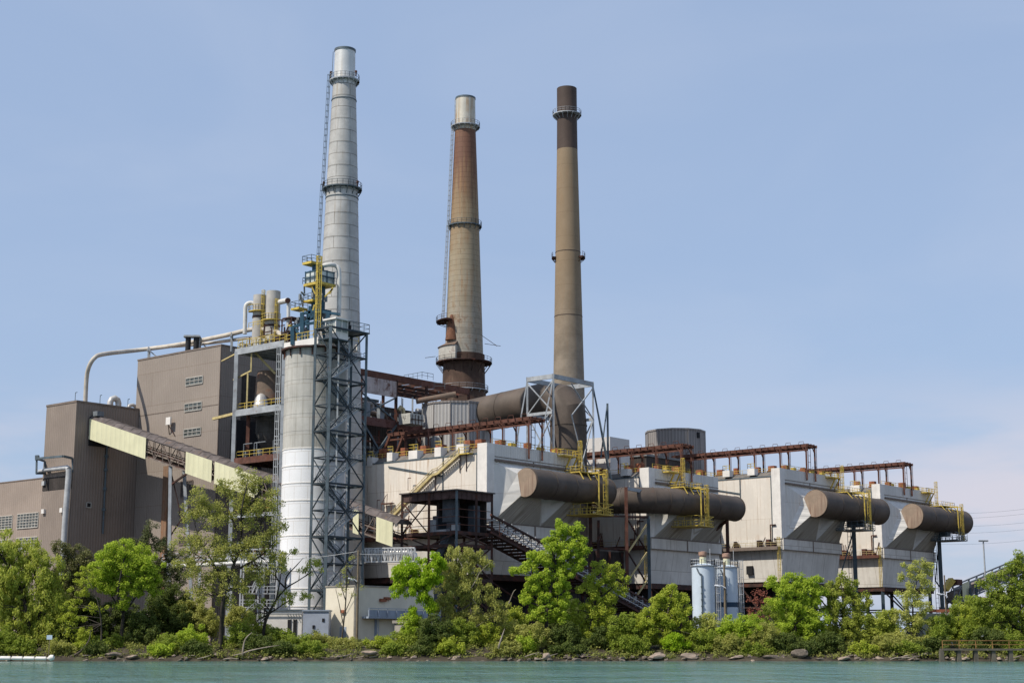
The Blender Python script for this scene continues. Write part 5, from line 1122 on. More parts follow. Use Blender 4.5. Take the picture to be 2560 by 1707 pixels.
# --- far conveyor on the right
K0 = W(2375, 1490, 520); K1 = W(2640, 1378, 560); kd = (K1 - K0).normalized(); kl = (K1 - K0).length; ks = kd.cross(UP).normalized()
KP = lambda L_, o, z: K0 + kd * L_ + ks * o + UP * z
t = thing('far_conveyor', 'distant dark conveyor with two cream panels rising behind the right-hand trees', 'conveyor', tuple(KP(0, 0, -3)))
s = MB(); n = 14
for o in (-1.8, 1.8):
    for z in (-2.4, 2.4): s.bar(KP(0, o, z), KP(kl, o, z), .45)
    for i in range(n): a, b = kl * i / n, kl * (i + 1) / n; s.bar(KP(a, o, -2.4), KP(b, o, 2.4), .25); s.bar(KP(a, o, -2.4), KP(a, o, 2.4), .25)
s.build('truss', m_machine, t)
s = MB(); s.box8([KP(a, o, z) for z in (-2.2, 1.2) for a, o in ((0, -1.2), (kl, -1.2), (kl, 1.2), (0, 1.2))]); s.build('belt_casing', M('far_belt', (.24, .2, .175), .8, .5, .6, rust=((.08, .065, .055), .3, .7)), t)
for x0, x1 in ((2392, 2408), (2452, 2466)):
    f = lambda x: kl * (x - 2375) / 265.; s = MB(); s.box8([KP(a, o, z) for z in (-3.2, 3.0) for a, o in ((f(x0), 1.9), (f(x1), 1.9), (f(x1), 2.1), (f(x0), 2.1))]); s.build('side_panel', m_cream, t)
s = MB(); a = W(2362, 1474, 518); b = W(2380, 1448, 519); s.bar(a, b, 2.4, 1.6); s.build('chute_cover', m_yellow, t)
s = MB(); s.lb(W(2385, 1452, 521), -2, 2, -2, 2, W(2385, 1462, 521).z, W(2385, 1448, 521).z)
s.build('head_drive', m_rust, t)
s = MB()
for px in (2366, 2382, 2400, 2425, 2440):
    a = W(px, 1490 - (px - 2375) * .42, 522); s.bar(a, (a.x, a.y, GZ), .7)
s.bar(W(2350, 1520, 520), W(2420, 1525, 522), .9); s.bar(W(2370, 1500, 520), W(2410, 1535, 522), .4); s.bar(W(2410, 1500, 520), W(2372, 1535, 522), .4); s.build('trestle', m_tower, t)
t = thing('rusty_pipeline', 'horizontal rust red pipe passing behind the trees at the right', 'pipe', tuple(W(2420, 1503, 545)))
s = MB(); s.tube([W(2395, 1502, 540), W(2660, 1500, 560)], 1.4, 10); s.build('pipe', M('red_pipe', (.17, .06, .055), .7, .3, .4), t, 60)
s = MB()
for px in (2410, 2460, 2520): a = W(px, 1508, 545); s.bar(a, (a.x, a.y, GZ), .8)
s.build('pipe_support', m_rustdark, t)
t = thing('yard_shed', 'small pale green-grey shed with an orange beam beyond the right-hand bushes', 'shed', tuple(W(2365, 1600, 470)))
p = W(2368, 1600, 470); s = MB(); s.aabb((p.x - 7, 470, GZ), (p.x + 8, 480, W(2368, 1532, 470).z)); s.build('wall', M('shed_paint', (.3, .32, .25), .8, .2, .5, corr=1.2, corramp=.15), t)
s = MB(); s.bar(W(2325, 1526, 466), W(2408, 1526, 466), .9); s.build('beam', m_orange, t)

# ================================================================== waterside buildings and yard things
Pp = W(888, 1465, 288); Pp0 = Vector((Pp.x, Pp.y, 0)); pa = along(Pp0, E1, 815, 1465); pb_ = along(Pp0, E2, 1085, 1475)
t = thing('pump_house', 'plain cream rendered pump house by the water with a blue-grey side gallery', 'building', (Pp.x, Pp.y, GZ))
s = MB(); s.lb(Pp0, 0, pa, 0, pb_, GZ - 1, Pp.z); s.build('wall', m_pumpw, t)
s = MB(); s.lb(Pp0, -.15, pa + .1, -.15, pb_, Pp.z, Pp.z + .25); s.bar(Pp0 - E2 * .2 + UP * GZ - E1 * .2, Pp0 - E2 * .2 - E1 * .2 + UP * Pp.z, .3); s.build('roof_edge', m_concrete, t)
z0, z1 = onP(960, 1541, Pp0, E2).z, onP(960, 1521, Pp0, E2).z; b0 = along(Pp0, E2, 905, 1540)
s = MB(); s.lb(Pp0, -1.7, -.02, b0, pb_, z0 - .35, z0); s.build('gallery_floor', m_bluegrey, t)
s = MB(); s.lb(Pp0, -1.72, -1.6, b0, pb_, z0, z1 - .3)
for a in np.linspace(b0, pb_, 9): s.bar(LF(Pp0, -1.8, a, z0), LF(Pp0, -1.8, a, z1), .12)
s.bar(LF(Pp0, -1.8, b0, z1), LF(Pp0, -1.8, pb_, z1), .1); s.build('gallery_panel', m_bluegrey, t)
s = MB()
for x, y in ((966, 1496), (955, 1500)): 
    b = along(Pp0, E2, x, y); p = onP(x, y, Pp0, E2); s.lb(Vector((p.x, p.y, 0)), -.5, 0, -.75, .75, p.z - .25, p.z + .3)
p = onP(860, 1528, Pp0, E1); s.lb(Vector((p.x, p.y, 0)), -.5, .6, -.4, 0, p.z - .25, p.z + .3); s.each('lamp_box', m_orange, t)
s = MB()
for x0, x1 in ((936, 947), (985, 990)): s.lb(Pp0, -.06, 0, along(Pp0, E2, x0, 1560), along(Pp0, E2, x1, 1560), GZ, z0 - .5)
a, b = along(Pp0, E1, 850, 1570), along(Pp0, E1, 866, 1570); s.lb(Pp0, b, a, -.06, 0, GZ, onP(858, 1566, Pp0, E1).z); s.each('door', m_bluegrey, t)
s = MB()
for x in (945, 988): p = onP(x, 1545, Pp0 - E1 * .5, E2); s.tube([p - UP * 3, p, p + E2 * -.8 + UP * .1], .12, 6)
s.build('vent_pipe', m_whitepipe, t)
p = W(1020, 1590, 281); s = MB(); s.lb(p, -1.8, 1.8, -1.6, 1.6, GZ - 1, W(1020, 1552, 281).z); s.lb(p, -2.1, 2.1, -1.9, 1.9, W(1020, 1557, 281).z, W(1020, 1550, 281).z); tag(s.build('concrete_chamber', m_concrete, None, loc=(p.x, p.y, GZ)), 'square stained concrete chamber with a flat lid below the pump house gallery', 'concrete box')
p = W(788, 1600, 287); t = thing('control_kiosk', 'blue-grey steel kiosk beside the cream pump house', 'kiosk', (p.x, p.y, GZ)); zk = W(788, 1527, 287).z
s = MB(); s.aabb((p.x - 2.3, 287, GZ - 1), (p.x + 2.35, 291, zk)); s.build('wall', M('kiosk_paint', (.36, .40, .48), .6, .12, .5), t)
s = MB(); s.aabb((p.x - 2.5, 286.8, zk), (p.x + 2.5, 291.2, zk + .25)); s.build('roof', m_bluegrey, t)
s = MB()
for x, y in ((784, 1566), (808, 1549)): q_ = W(x, y, 286.9); s.aabb((q_.x - .22, 286.9, q_.z - .3), (q_.x + .22, 287, q_.z + .3))
s.each('vent', m_dark, t)
p = W(707, 1600, 291); t = thing('silo_skirt_house', 'small white service house at the foot of the big silo', 'shed', (p.x, p.y, GZ)); zk = W(707, 1526, 291).z
s = MB(); s.aabb((p.x - 3.4, 291, GZ - 1), (p.x + 3.4, 296, zk)); s.build('wall', m_whitepaint, t)
s = MB()
for x in (724, 738): q_ = W(x, 1570, 290.9); s.aabb((q_.x - .4, 290.9, GZ), (q_.x + .3, 291, W(x, 1548, 290.9).z))
s.each('door', m_dark, t)
s = MB(); s.aabb((p.x - 3.5, 290.8, zk), (p.x + 3.5, 296.2, zk + .25)); s.bar((p.x - 3.4, 290.7, zk - .6), (p.x + 3.4, 290.7, zk - .6), .15)
for j in range(6): s.bar((p.x + .8 + j * .5, 290.7, zk - .6), (p.x + 1.2 + j * .5, 290.7, zk - 1.4), .12)
s.build('roof_edge', m_greysteel, t)

# scaffold stair at the foot of the silo
p = W(640, 1600, 305); t = thing('scaffold_stair', 'light grey scaffold stair tower left of the silo foot, half hidden by trees', 'scaffold', (p.x, p.y, GZ))
X0, X1 = W(600, 1500, 305).x, W(690, 1500, 305).x; ys = (305, 308)
for x in (X0, (X0 + X1) / 2, X1):
    for y in ys: s = MB(); s.bar((x, y, GZ), (x, y, W(640, 1385, 305).z), .28); s.build('post', m_galv, t)
for i, py in enumerate((1560, 1516, 1482, 1425, 1390)):
    z = W(640, py, 305).z; s = MB(); s.aabb((X0, 305, z - .15), (X1, 308, z)); s.rail([(X0, 304.95, z), (X1, 304.95, z)], 1.3, .15, 1.6); s.build('scaffold_deck', m_galv, t)
s = MB()
for (x0, y0, x1, y1) in ((590, 1562, 640, 1516), (640, 1482, 660, 1425), (655, 1425, 630, 1482)):
    a, b = W(x0, y0, 304.6), W(x1, y1, 304.6)
    for o in (0, 1.1): s.bar(a + UP * o, b + UP * o, .2)
    for j in range(9): q_ = a.lerp(b, j / 8); s.bar(q_, q_ + UP * 1.1, .09)
s.build('stair_flight', m_galv, t)
s = MB(); s.aabb((W(672, 1405, 306).x, 306, W(672, 1420, 306).z), (W(685, 1405, 306).x, 307.5, W(672, 1392, 306).z)); s.build('equipment_box', m_blue, t)
# low steel galleries left of it, glimpsed through the foliage
t = thing('pipe_gallery', 'pale pipe gallery with rails crossing in front of the brown boiler house', 'pipe rack', tuple(W(540, 1600, 330)))
s = MB()
for py in (1396, 1412): s.bar(W(405, py + 8, 334), W(700, py - 8, 326), .4)
s.rail([W(405, 1404, 334), W(700, 1388, 326)], 1.6, .14, 3); s.build('gallery_deck', m_galv, t)
for px in (420, 500, 580, 660):
    p = W(px, 1412, 331); s = MB(); s.bar(p, (p.x, p.y, GZ), .5); s.build('post', m_galv, t)
s = MB(); s.tube([W(405, 1416, 333), W(700, 1402, 325)], .4, 8); s.build('pipe', m_whitepipe, t, 60)
# pipe bridge
a, b = W(905, 1404, 308), W(1036, 1402, 303); t = thing('pipe_bridge', 'light grey trussed pipe bridge carrying a fat lagged pipe toward the transfer house', 'bridge', tuple(a))
s = MB(); s.truss(a, b, 2.6, .22, 16, (0, 2.2, 0)); s.build('truss', m_galv, t)
s = MB(); s.tube([a + Vector((0, 1.1, 1.7)), b + Vector((-1, 1.1, 1.7)), b + Vector((-.1, 1.1, 1.3)), b + Vector((0.1, 1.1, .2)), b + Vector((.1, 1.1, -6))], .62, 12); s.build('pipe', m_silver, t, 60)
s = MB()
for q_ in (a, a.lerp(b, .92)): s.bar(q_ + UP * .1, (q_.x, q_.y, GZ), .5)
s.build('bridge_support', m_galv, t)

# pale blue tanks
for (x, x0, x1, y0, Yv, lab, ba) in ((1759, 1730, 1787, 1412, 299, 'pale blue upright tank without a band, nearer the round bright bush', 0), (1818, 1791, 1845, 1416, 303, 'pale blue upright tank with a navy band, behind the street lamp pole', 1)):
    c = axis(x, 1480, Yv); z, rr = zr(y0, x1 - x0, Yv); t = thing('storage_tank', lab, 'tank', (c.x, c.y, GZ), 'pale blue upright tanks')
    s = MB(); s.lathe(c, [(GZ, rr), (z, rr), (z + .35, rr * .6), (z + .5, .05)], 40); s.build('shell', m_blues, t, 40)
    s = MB(); s.rail(ring_pts(c, rr + .1, z, 0, 360, 14), 1.15, .1, 1.4); ring_deck(s, c, z - .1, rr - .1, rr + .25, .12); s.build('railing', m_galv, t)
    s = MB(); s.lathe(c, [(z + .2, .62), (z + 1.9, .62), (z + 1.95, .8), (z + 2.6, .8), (z + 2.7, .3)], 14); f_ = s.build('top_filter', m_capsalmon, t, 40)
    s = MB(); s.lathe(c, [(z + .2, .64), (z + 1.6, .64), (z + 1.6, .6)], 14); s.build('filter_neck', m_cream, f_, 40)
    s = MB(); s.bar(c + Vector((1.3, -.5, z)), c + Vector((1.3, -.5, z + 3.2)), .1); s.build('whip_aerial', m_galv, t)
    u = Vector((.93, -.37, 0)); s = MB(); s.ladder(c + u * (rr + .35) + UP * GZ, c + u * (rr + .35) + UP * (z + 1.2), Vector((.37, .93, 0)), .6, .1, cage=u, step=.8); s.build('ladder', m_galv, t)
    v = Vector((-.25, -.97, 0)); w_ = Vector((-.62, -.78, 0)); s = MB(); s.tube([c + w_ * (rr + .12) + UP * (z - .5), c + (w_ + v).normalized() * (rr + .2) + UP * (z - 1.5), c + v * (rr + .2) + UP * (z - 1.7), c + v * (rr + .2) + UP * (z - 3), c + v * (rr + .2) + UP * GZ], .13, 8)
    for j in range(9): q_ = c + v * (rr + .2) + UP * (z - 4 - j * 1.2); s.bar(q_ - UP * .1, q_ + UP * .1, .4)
    s.build('fill_pipe', m_greysteel, t, 60)
    if ba: zz = W(1818, 1511, Yv).z; s = MB(); s.lathe(c, [(zz - .45, rr), (zz - .45, rr + .03), (zz + .45, rr + .03), (zz + .45, rr)], 40, False); s.build('painted_band', m_bluestripe, t, 40)

# poles and lamps
def pole(label, px, Yv, y0, arm, wpx=6, group=None):
    p = W(px, 1600, Yv); z = W(px, y0, Yv).z; t = thing('street_lamp', label, 'street lamp', (p.x, p.y, GZ), group)
    s = MB(); s.tube([(p.x, p.y, GZ - 1), (p.x, p.y, z)], [wpx * Yv / F / 2, wpx * Yv / F / 2 * .7], 8); s.build('pole', m_wood, t, 60)
    ax, ay0, ay1 = arm; a = W(px, ay1, Yv - .25); b = W(ax, ay0, Yv - .6); m_ = a.lerp(b, .5) + UP * .25
    s = MB(); s.tube([a, m_, b], .1, 6); s.build('arm', m_lampwhite, t, 60)
    s = MB(); d = (b - a).normalized(); s.tube([b - d * .6, b - d * .1, b + d * .5], [.1, .26, .14], 8); s.build('lamp_head', m_lampwhite, t, 60)
pole('wooden street lamp pole in front of the banded blue tank', 1815, 291, 1404, (1793, 1464, 1470), 7, 'wooden street lamp poles')
pole('wooden street lamp pole at the corner of the cream pump house', 892, 284, 1375, (876, 1447, 1453), 7, 'wooden street lamp poles')
pole('slim wooden street lamp pole near the far conveyor', 2369, 300, 1437, (2347, 1484, 1492), 5, 'wooden street lamp poles')
p = W(2470, 1560, 430); t = thing('lamp_mast', 'tall thin floodlight mast standing against the pale sky', 'lamp mast', (p.x, p.y, GZ)); z = W(2470, 1352, 430).z
s = MB(); s.tube([(p.x, 430, GZ), (p.x, 430, z)], [.32, .2], 8); s.build('pole', m_lightsteel, t, 60)
s = MB(); s.bar((p.x - 1.1, 430, z), (p.x + 1.1, 430, z), .25); s.build('cross_arm', m_lightsteel, t)
for dx in (-.95, -.3, .4, 1.0): s = MB(); s.aabb((p.x + dx - .26, 429.6, z - .15), (p.x + dx + .26, 430.4, z + .25)); s.build('floodlight', m_machine, t)
for ya, yb in ((1279, 1264), (1291, 1276), (1310, 1299), (1327, 1316), (1355, 1343)):
    a, b = W(2300, ya + 4, 760), W(2660, yb - 5, 700); pts = [a.lerp(b, k / 12) - UP * (math.sin(math.pi * k / 12) * 1.6) for k in range(13)]
    s = MB(); s.tube(pts, .045, 5); tag(s.build('power_line', m_greysteel, None, loc=tuple(a)), 'thin power cable crossing the pale sky right of the ducts', 'power line', 'power lines over the right edge')
a, b = W(640, 1398, 286), W(892, 1378, 284); pts = [a.lerp(b, k / 10) - UP * math.sin(math.pi * k / 10) * .5 for k in range(11)]
s = MB(); s.tube(pts, .05, 5); tag(s.build('overhead_wire', m_galv, None, loc=tuple(a)), 'thin grey wire strung past the foot of the silo to the pump house pole', 'wire')
a, b = W(892, 1384, 284), W(1036, 1378, 284); s = MB(); s.tube([a.lerp(b, k / 8) - UP * math.sin(math.pi * k / 8) * .3 for k in range(9)], .045, 5)
tag(s.build('overhead_wire', m_galv, None, loc=tuple(a)), 'thin grey wire from the pump house pole toward the pipe bridge', 'wire')

# floating boom, dock, sign
a, b = W(-60, 1643, 257.5), W(118, 1645, 257); t = thing('floating_boom', 'white tubular oil boom lying on the water at the left', 'boom', tuple(a))
n = 6
for i in range(n):
    p, q_ = a.lerp(b, i / n), a.lerp(b, (i + .96) / n); s = MB(); s.tube([p, p.lerp(q_, .06), p.lerp(q_, .94), q_], [.14, .3, .3, .14], 12); s.build('float', m_whitepaint, t, 50)
e = W(127, 1644, 256.9); s = MB(); s.tube([b, e - Vector((.25, 0, 0)), e + Vector((0, 0, .05)), e + Vector((.45, 0, .1)), e + Vector((.6, 0, .1))], [.1, .34, .5, .42, .1], 14); s.build('end_float', m_whitepaint, t, 50)
t = thing('dock', 'narrow concrete dock on posts with a rusty rail at the right edge', 'dock', tuple(W(2440, 1650, 256)))
zd = W(2450, 1620, 256).z; xa, xb = W(2350, 1600, 256).x, W(2640, 1600, 256).x
s = MB(); s.aabb((xa, 254.4, zd - .3), (xb, 256.6, zd)); s.build('deck', m_dockc, t)
for px in (2353, 2396, 2438, 2482, 2525, 2568, 2610):
    x = W(px, 1630, 255.2).x; s = MB(); s.box8([(x - .4, 254.7, -1.5), (x + .4, 254.7, -1.5), (x + .4, 255.6, -1.5), (x - .4, 255.6, -1.5), (x - .28, 254.6, zd - .3), (x + .28, 254.6, zd - .3), (x + .28, 255.5, zd - .3), (x - .28, 255.5, zd - .3)]); s.build('post', m_dockc, t)
s = MB(); s.rail([(xa, 254.7, zd), (xb, 254.7, zd)], 1.25, .1, 2.6); s.build('railing', M('rust_orange_rail', (.3, .16, .06), .8, .35, .8), t)
p = W(124, 1592, 259.5); t = thing('notice_board', 'small blank pale blue board on the bank under the big willow', 'sign', (p.x, p.y, 1))
s = MB(); s.aabb((p.x - .45, 259.4, p.z - .35), (p.x + .45, 259.46, p.z + .35)); s.build('board', M('board_paint', (.45, .55, .65), .6, .1, 1), t)
s = MB(); s.bar((p.x, 259.52, .2), (p.x, 259.52, p.z), .1); s.build('post', m_wood, t)
# ================================================================== vegetation
def foliage(name, c1, c2, tr=.35, scale=.35):
    N = NT(name); g_ = N.n.new('ShaderNodeNewGeometry'); tc = N.n.new('ShaderNodeTexCoord')
    f = N.math('MULTIPLY_ADD', g_.outputs['Random Per Island'], .6, N.math('MULTIPLY', N.ramp(N.noise(tc.outputs['Object'], scale, 3), .3, .7), .4))
    c = N.mix(f, [c1[0] * 1.9, c1[1] * 1.62, c1[2] * 1.8], [c2[0] * 1.85, c2[1] * 1.55, c2[2] * 1.8]); N.link(c, N.b.inputs['Base Color']); N.b.inputs['Roughness'].default_value = .6; N.b.inputs['Specular IOR Level'].default_value = .22
    tb = N.n.new('ShaderNodeBsdfTranslucent'); N.link(c, tb.inputs[0]); mx = N.n.new('ShaderNodeMixShader'); mx.inputs[0].default_value = tr + .08
    N.link(N.b.outputs[0], mx.inputs[1]); N.link(tb.outputs[0], mx.inputs[2]); N.link(mx.outputs[0], N.n['Material Output'].inputs[0]); return N.m
f_lime = foliage('lime_leaves', (.13, .25, .008), (.24, .37, .018), .42)
f_bright = foliage('bright_green_leaves', (.145, .245, .018), (.28, .39, .038), .45)
f_yel = foliage('yellow_green_leaves', (.15, .22, .016), (.28, .36, .045), .42)
f_olive = foliage('olive_leaves', (.15, .19, .035), (.27, .315, .08), .47)
f_mid = foliage('mid_green_leaves', (.095, .155, .015), (.19, .265, .034), .42)
f_dark = foliage('dark_green_leaves', (.038, .07, .012), (.085, .12, .024), .35)
f_pine = foliage('pine_needles', (.035, .055, .016), (.075, .095, .03), .2)
f_willow = foliage('willow_leaves', (.165, .235, .026), (.27, .33, .06), .42)
f_rust = foliage('rust_leaves', (.13, .05, .03), (.22, .10, .06), .3)
f_pale = foliage('pale_spring_leaves', (.19, .25, .042), (.32, .37, .10), .42)

pz = np.array(prof)
def bank(y): return float(np.interp(y, pz[:, 0], pz[:, 1]))
def leaf_mesh(name, mat, parent, C, per, rad, size, rg, flat=.9, droop=0):
    if parent is not None: per = int(per * 2.1); size *= .72
    n = len(C) * per; C = np.repeat(np.array([tuple(c) for c in C]), per, 0)
    rad = np.repeat(np.broadcast_to(np.asarray(rad, float), (len(C) // per,)), per)
    d = rg.normal(size=(n, 3)); d /= np.linalg.norm(d, axis=1)[:, None]; d *= (rg.random(n) ** .45)[:, None] * rad[:, None]; d[:, 2] *= flat
    P = C + d
    if droop: P[:, 2] -= rg.random(n) ** 2 * droop
    nm = rg.normal(size=(n, 3)) * .75 + d / np.maximum(rad[:, None], .01) * .6 + np.array([-.3, -.2, .55]); nm /= np.linalg.norm(nm, axis=1)[:, None]
    a = np.cross(nm, rg.normal(size=(n, 3))); a /= np.linalg.norm(a, axis=1)[:, None]; b = np.cross(nm, a)
    L = size * 1.12 * (.6 + .8 * rg.random(n))[:, None]; a = a * L * .5; b = b * L * .36
    if droop: a[:, 2] -= L[:, 0] * .4
    V = np.stack([P - a, P + b * 1.0 - a * .1, P + a, P - b - a * .1], 1).reshape(-1, 3)
    o0 = ORG[parent.name] if parent is not None else Vector(C.mean(0)); V = V - np.array(o0)
    me = bpy.data.meshes.new(name); me.vertices.add(4 * n); me.vertices.foreach_set('co', V.astype(np.float32).ravel())
    me.loops.add(4 * n); me.loops.foreach_set('vertex_index', np.arange(4 * n, dtype=np.int32)); me.polygons.add(n); me.polygons.foreach_set('loop_start', np.arange(0, 4 * n, 4, dtype=np.int32)); me.polygons.foreach_set('loop_total', np.full(n, 4, np.int32))
    me.update(); me.validate(); me.materials.append(mat)
    o = bpy.data.objects.new(name, me); COL.objects.link(o)
    if parent is not None: o.parent = parent
    else: o.location = o0
    ORG[o.name] = Vector(o0); return o
SEED = [100]
def clumps(blobs, Y, rg, dens, cr):
    C = []
    for (px, py, rx, ry) in blobs:
        k = m_px(Y); n = max(4, int(dens * rx * ry / 34)); dep = min(rx, ry * 1.3)
        for _ in range(n):
            u = rg.normal(size=3); u /= np.linalg.norm(u); u *= rg.random() ** .38
            p = W(px + u[0] * rx * 1.08, py - u[2] * ry * 1.12, Y); p.y += u[1] * dep * k; z0 = bank(p.y) + .15
            p.z = max(p.z, z0 + rg.random() * .5 - .1); C.append(p)
    return C
def tree(name, label, Y, trunk, blobs, mat, bark=m_bark, w=8, per=46, dens=1.0, cr=.75, size=.36, limbs=(), twig=.5, group='trees along the bank', cat='tree', droop=0, dead=()):
    SEED[0] += 1; rg = np.random.default_rng(SEED[0]); k = m_px(Y)
    tp = [W(x, y, Y) for x, y in trunk]; base = tp[0].copy(); base.z = bank(Y) - .4; base.y = Y
    t = thing(name, label, cat, tuple(base), group)
    for i, p in enumerate(tp[1:], 1): p.y += rg.uniform(-.6, .6) * i
    pth = smooth_path([base] + tp[1:] if abs(tp[0].z - base.z) < 1.2 else [base] + tp, 4)
    n = len(pth); s = MB(); s.tube(pth, [w * k / 2 * (1.25 if i == 0 else 1) * (1 - .82 * i / (n - 1)) for i in range(n)], 8)
    nodes = [(p, w * k / 2 * (1 - .82 * i / (n - 1))) for i, p in enumerate(pth) if i > n * .3]
    for lb in limbs:
        q = smooth_path([W(x, y, Y + rg.uniform(-1, 1) * min(j, 1)) for j, (x, y) in enumerate(lb)], 4); m = len(q); r0 = w * k / 2 * .55
        s.tube(q, [r0 * (1 - .8 * i / (m - 1)) for i in range(m)], 6); nodes += [(p, r0 * (1 - .8 * i / (m - 1))) for i, p in enumerate(q) if i > 2]
    C = clumps(blobs, Y, rg, dens, cr)
    NP = np.array([tuple(p) for p, _ in nodes])
    for c in C:
        if rg.random() < twig * .45:
            dd_ = NP - np.array(tuple(c)); dist = np.linalg.norm(dd_ + np.array([0, 0, 1.2]), axis=1); j = int(dist.argmin()); p0, r0 = nodes[j]
            if (p0 - c).length < 6.5:
                mid = p0.lerp(c, .5) + Vector((rg.uniform(-.3, .3), rg.uniform(-.3, .3), rg.uniform(0, .5))); rr = min(r0 * .6, .11)
                s.tube([p0, mid, c], [rr, rr * .6, .02], 4, False)
    s.build('trunk', bark, t, 60)
    if dead:
        s = MB()
        for lb in dead:
            q = smooth_path([W(x, y, Y - 1.5) for x, y in lb], 3); m = len(q); s.tube(q, [.11 * (1 - .8 * i / (m - 1)) for i in range(m)], 5)
        s.each('dead_branch', m_deadwood, t, 60)
    leaf_mesh('crown', mat, t, C, per, cr * (.7 + .6 * rg.random(len(C))), size, rg, droop=droop)
    return t
tree('willow_tree', 'big yellow-green willow with a dark forked trunk at the left edge', 267, [(78, 1632), (72, 1585), (70, 1544), (52, 1484), (31, 1439), (10, 1390)],
     [(0, 1365, 50, 40), (70, 1385, 55, 34), (15, 1430, 60, 45), (110, 1430, 50, 45), (-10, 1500, 45, 55), (40, 1520, 50, 50), (125, 1500, 45, 50), (20, 1580, 55, 38), (120, 1575, 50, 38), (70, 1590, 40, 30)], f_willow, m_barkdark, 17, 48, .85, .8, .36,
     limbs=[[(80, 1600), (94, 1550), (108, 1512), (140, 1474), (165, 1440)], [(108, 1512), (90, 1450), (80, 1400)], [(52, 1484), (75, 1440)]], droop=.7)
tree('olive_tree', 'dull dark olive tree behind the big willow, in front of the silver duct', 276, [(185, 1625), (188, 1540), (182, 1450), (172, 1390)], [(168, 1378, 38, 26), (205, 1398, 30, 32), (212, 1440, 26, 40), (175, 1430, 34, 34), (190, 1490, 34, 34)], foliage('dull_olive_leaves', (.05, .07, .02), (.11, .125, .04), .3), m_barkdark, 8, 46, 1, .75, .32)
tree('shrub_tree', 'thin pale yellow layered tree between the willow and the round bright tree', 264, [(252, 1628), (254, 1560), (246, 1500), (225, 1450)], [(208, 1428, 24, 12), (202, 1452, 30, 10), (196, 1478, 28, 11), (190, 1512, 34, 12), (240, 1518, 28, 9), (180, 1545, 40, 14), (205, 1580, 36, 18)], f_yel, m_bark, 5, 34, 1, .6, .3)
tree('round_tree', 'bright green round-crowned tree standing under the sloping conveyor', 268, [(302, 1628), (303, 1575), (306, 1530), (298, 1490), (310, 1430), (318, 1380)],
     [(315, 1382, 70, 28), (268, 1415, 42, 30), (362, 1414, 46, 30), (310, 1432, 70, 30), (382, 1452, 24, 32), (255, 1452, 34, 24), (335, 1466, 55, 22), (290, 1474, 50, 18), (310, 1508, 17, 18)], f_bright, m_barkdark, 11, 60, 1.15, .72, .32,
     limbs=[[(306, 1530), (280, 1490), (262, 1450)], [(304, 1540), (340, 1490), (365, 1440)]])
tree('pine_tree', 'dark pine with ragged top behind the round bright tree', 283, [(395, 1620), (395, 1500), (390, 1400), (378, 1320)], [(376, 1322, 18, 16), (362, 1348, 34, 16), (400, 1358, 30, 18), (350, 1378, 34, 20), (425, 1392, 40, 26), (400, 1420, 50, 24), (440, 1440, 34, 30), (415, 1480, 44, 34)], f_pine, m_barkdark, 8, 60, 1.0, .7, .26)
tree('cottonwood_tree', 'tallest bank tree, sparse olive leaves on dark limbs before the boiler house', 265, [(547, 1636), (552, 1580), (560, 1510), (575, 1450), (590, 1395), (596, 1335), (610, 1280), (622, 1210)],
     [(622, 1190, 28, 22), (655, 1215, 30, 26), (600, 1228, 34, 28), (565, 1222, 26, 24), (500, 1240, 34, 26), (470, 1282, 26, 22), (535, 1290, 44, 34), (610, 1285, 50, 40), (668, 1262, 34, 36), (695, 1330, 22, 34), (660, 1360, 36, 34), (470, 1350, 38, 30), (530, 1370, 50, 36), (600, 1375, 50, 36), (462, 1415, 34, 28), (520, 1440, 50, 32), (590, 1455, 48, 30), (500, 1482, 38, 20), (560, 1500, 30, 22), (690, 1400, 24, 30), (640, 1430, 30, 26)],
     f_olive, m_barkdark, 13, 34, .66, .95, .36, limbs=[[(563, 1490), (540, 1420), (500, 1350), (480, 1280)], [(590, 1395), (630, 1340), (670, 1280)], [(575, 1450), (530, 1410), (480, 1380)], [(596, 1335), (570, 1270), (560, 1225)], [(580, 1430), (650, 1390), (690, 1350)], [(610, 1280), (645, 1235), (660, 1200)]], twig=.75)
tree('willow_tree', 'leaning half-bare willow with a dark bent trunk before the white silo foot', 270, [(655, 1622), (661, 1562), (672, 1534), (690, 1500), (713, 1469), (747, 1450), (785, 1430)],
     [(788, 1408, 28, 15), (760, 1424, 26, 10), (738, 1482, 42, 16), (708, 1505, 30, 12), (640, 1500, 26, 22), (648, 1440, 14, 26), (640, 1545, 30, 20), (705, 1398, 14, 20), (735, 1380, 8, 10), (620, 1575, 30, 18)], f_willow, m_barkdark, 9, 30, .75, .6, .28,
     limbs=[[(713, 1469), (717, 1440), (742, 1412), (758, 1394)], [(690, 1500), (700, 1450), (705, 1400)], [(672, 1534), (705, 1512), (740, 1490)], [(713, 1469), (690, 1440), (700, 1410), (735, 1375)]], twig=.6, droop=.3)
tree('sapling', 'nearly bare sapling with a few leaves before the cream pump house', 268, [(852, 1622), (858, 1560), (864, 1500), (868, 1440), (866, 1385)], [(868, 1430, 26, 26), (876, 1470, 32, 24), (846, 1470, 20, 20), (880, 1405, 18, 16)], f_olive, m_bark, 5, 10, .55, .5, .26,
     limbs=[[(858, 1560), (846, 1500), (838, 1470)], [(862, 1530), (880, 1490), (888, 1460)], [(864, 1500), (852, 1460), (850, 1430)], [(866, 1470), (880, 1430), (884, 1400)]], twig=.9)
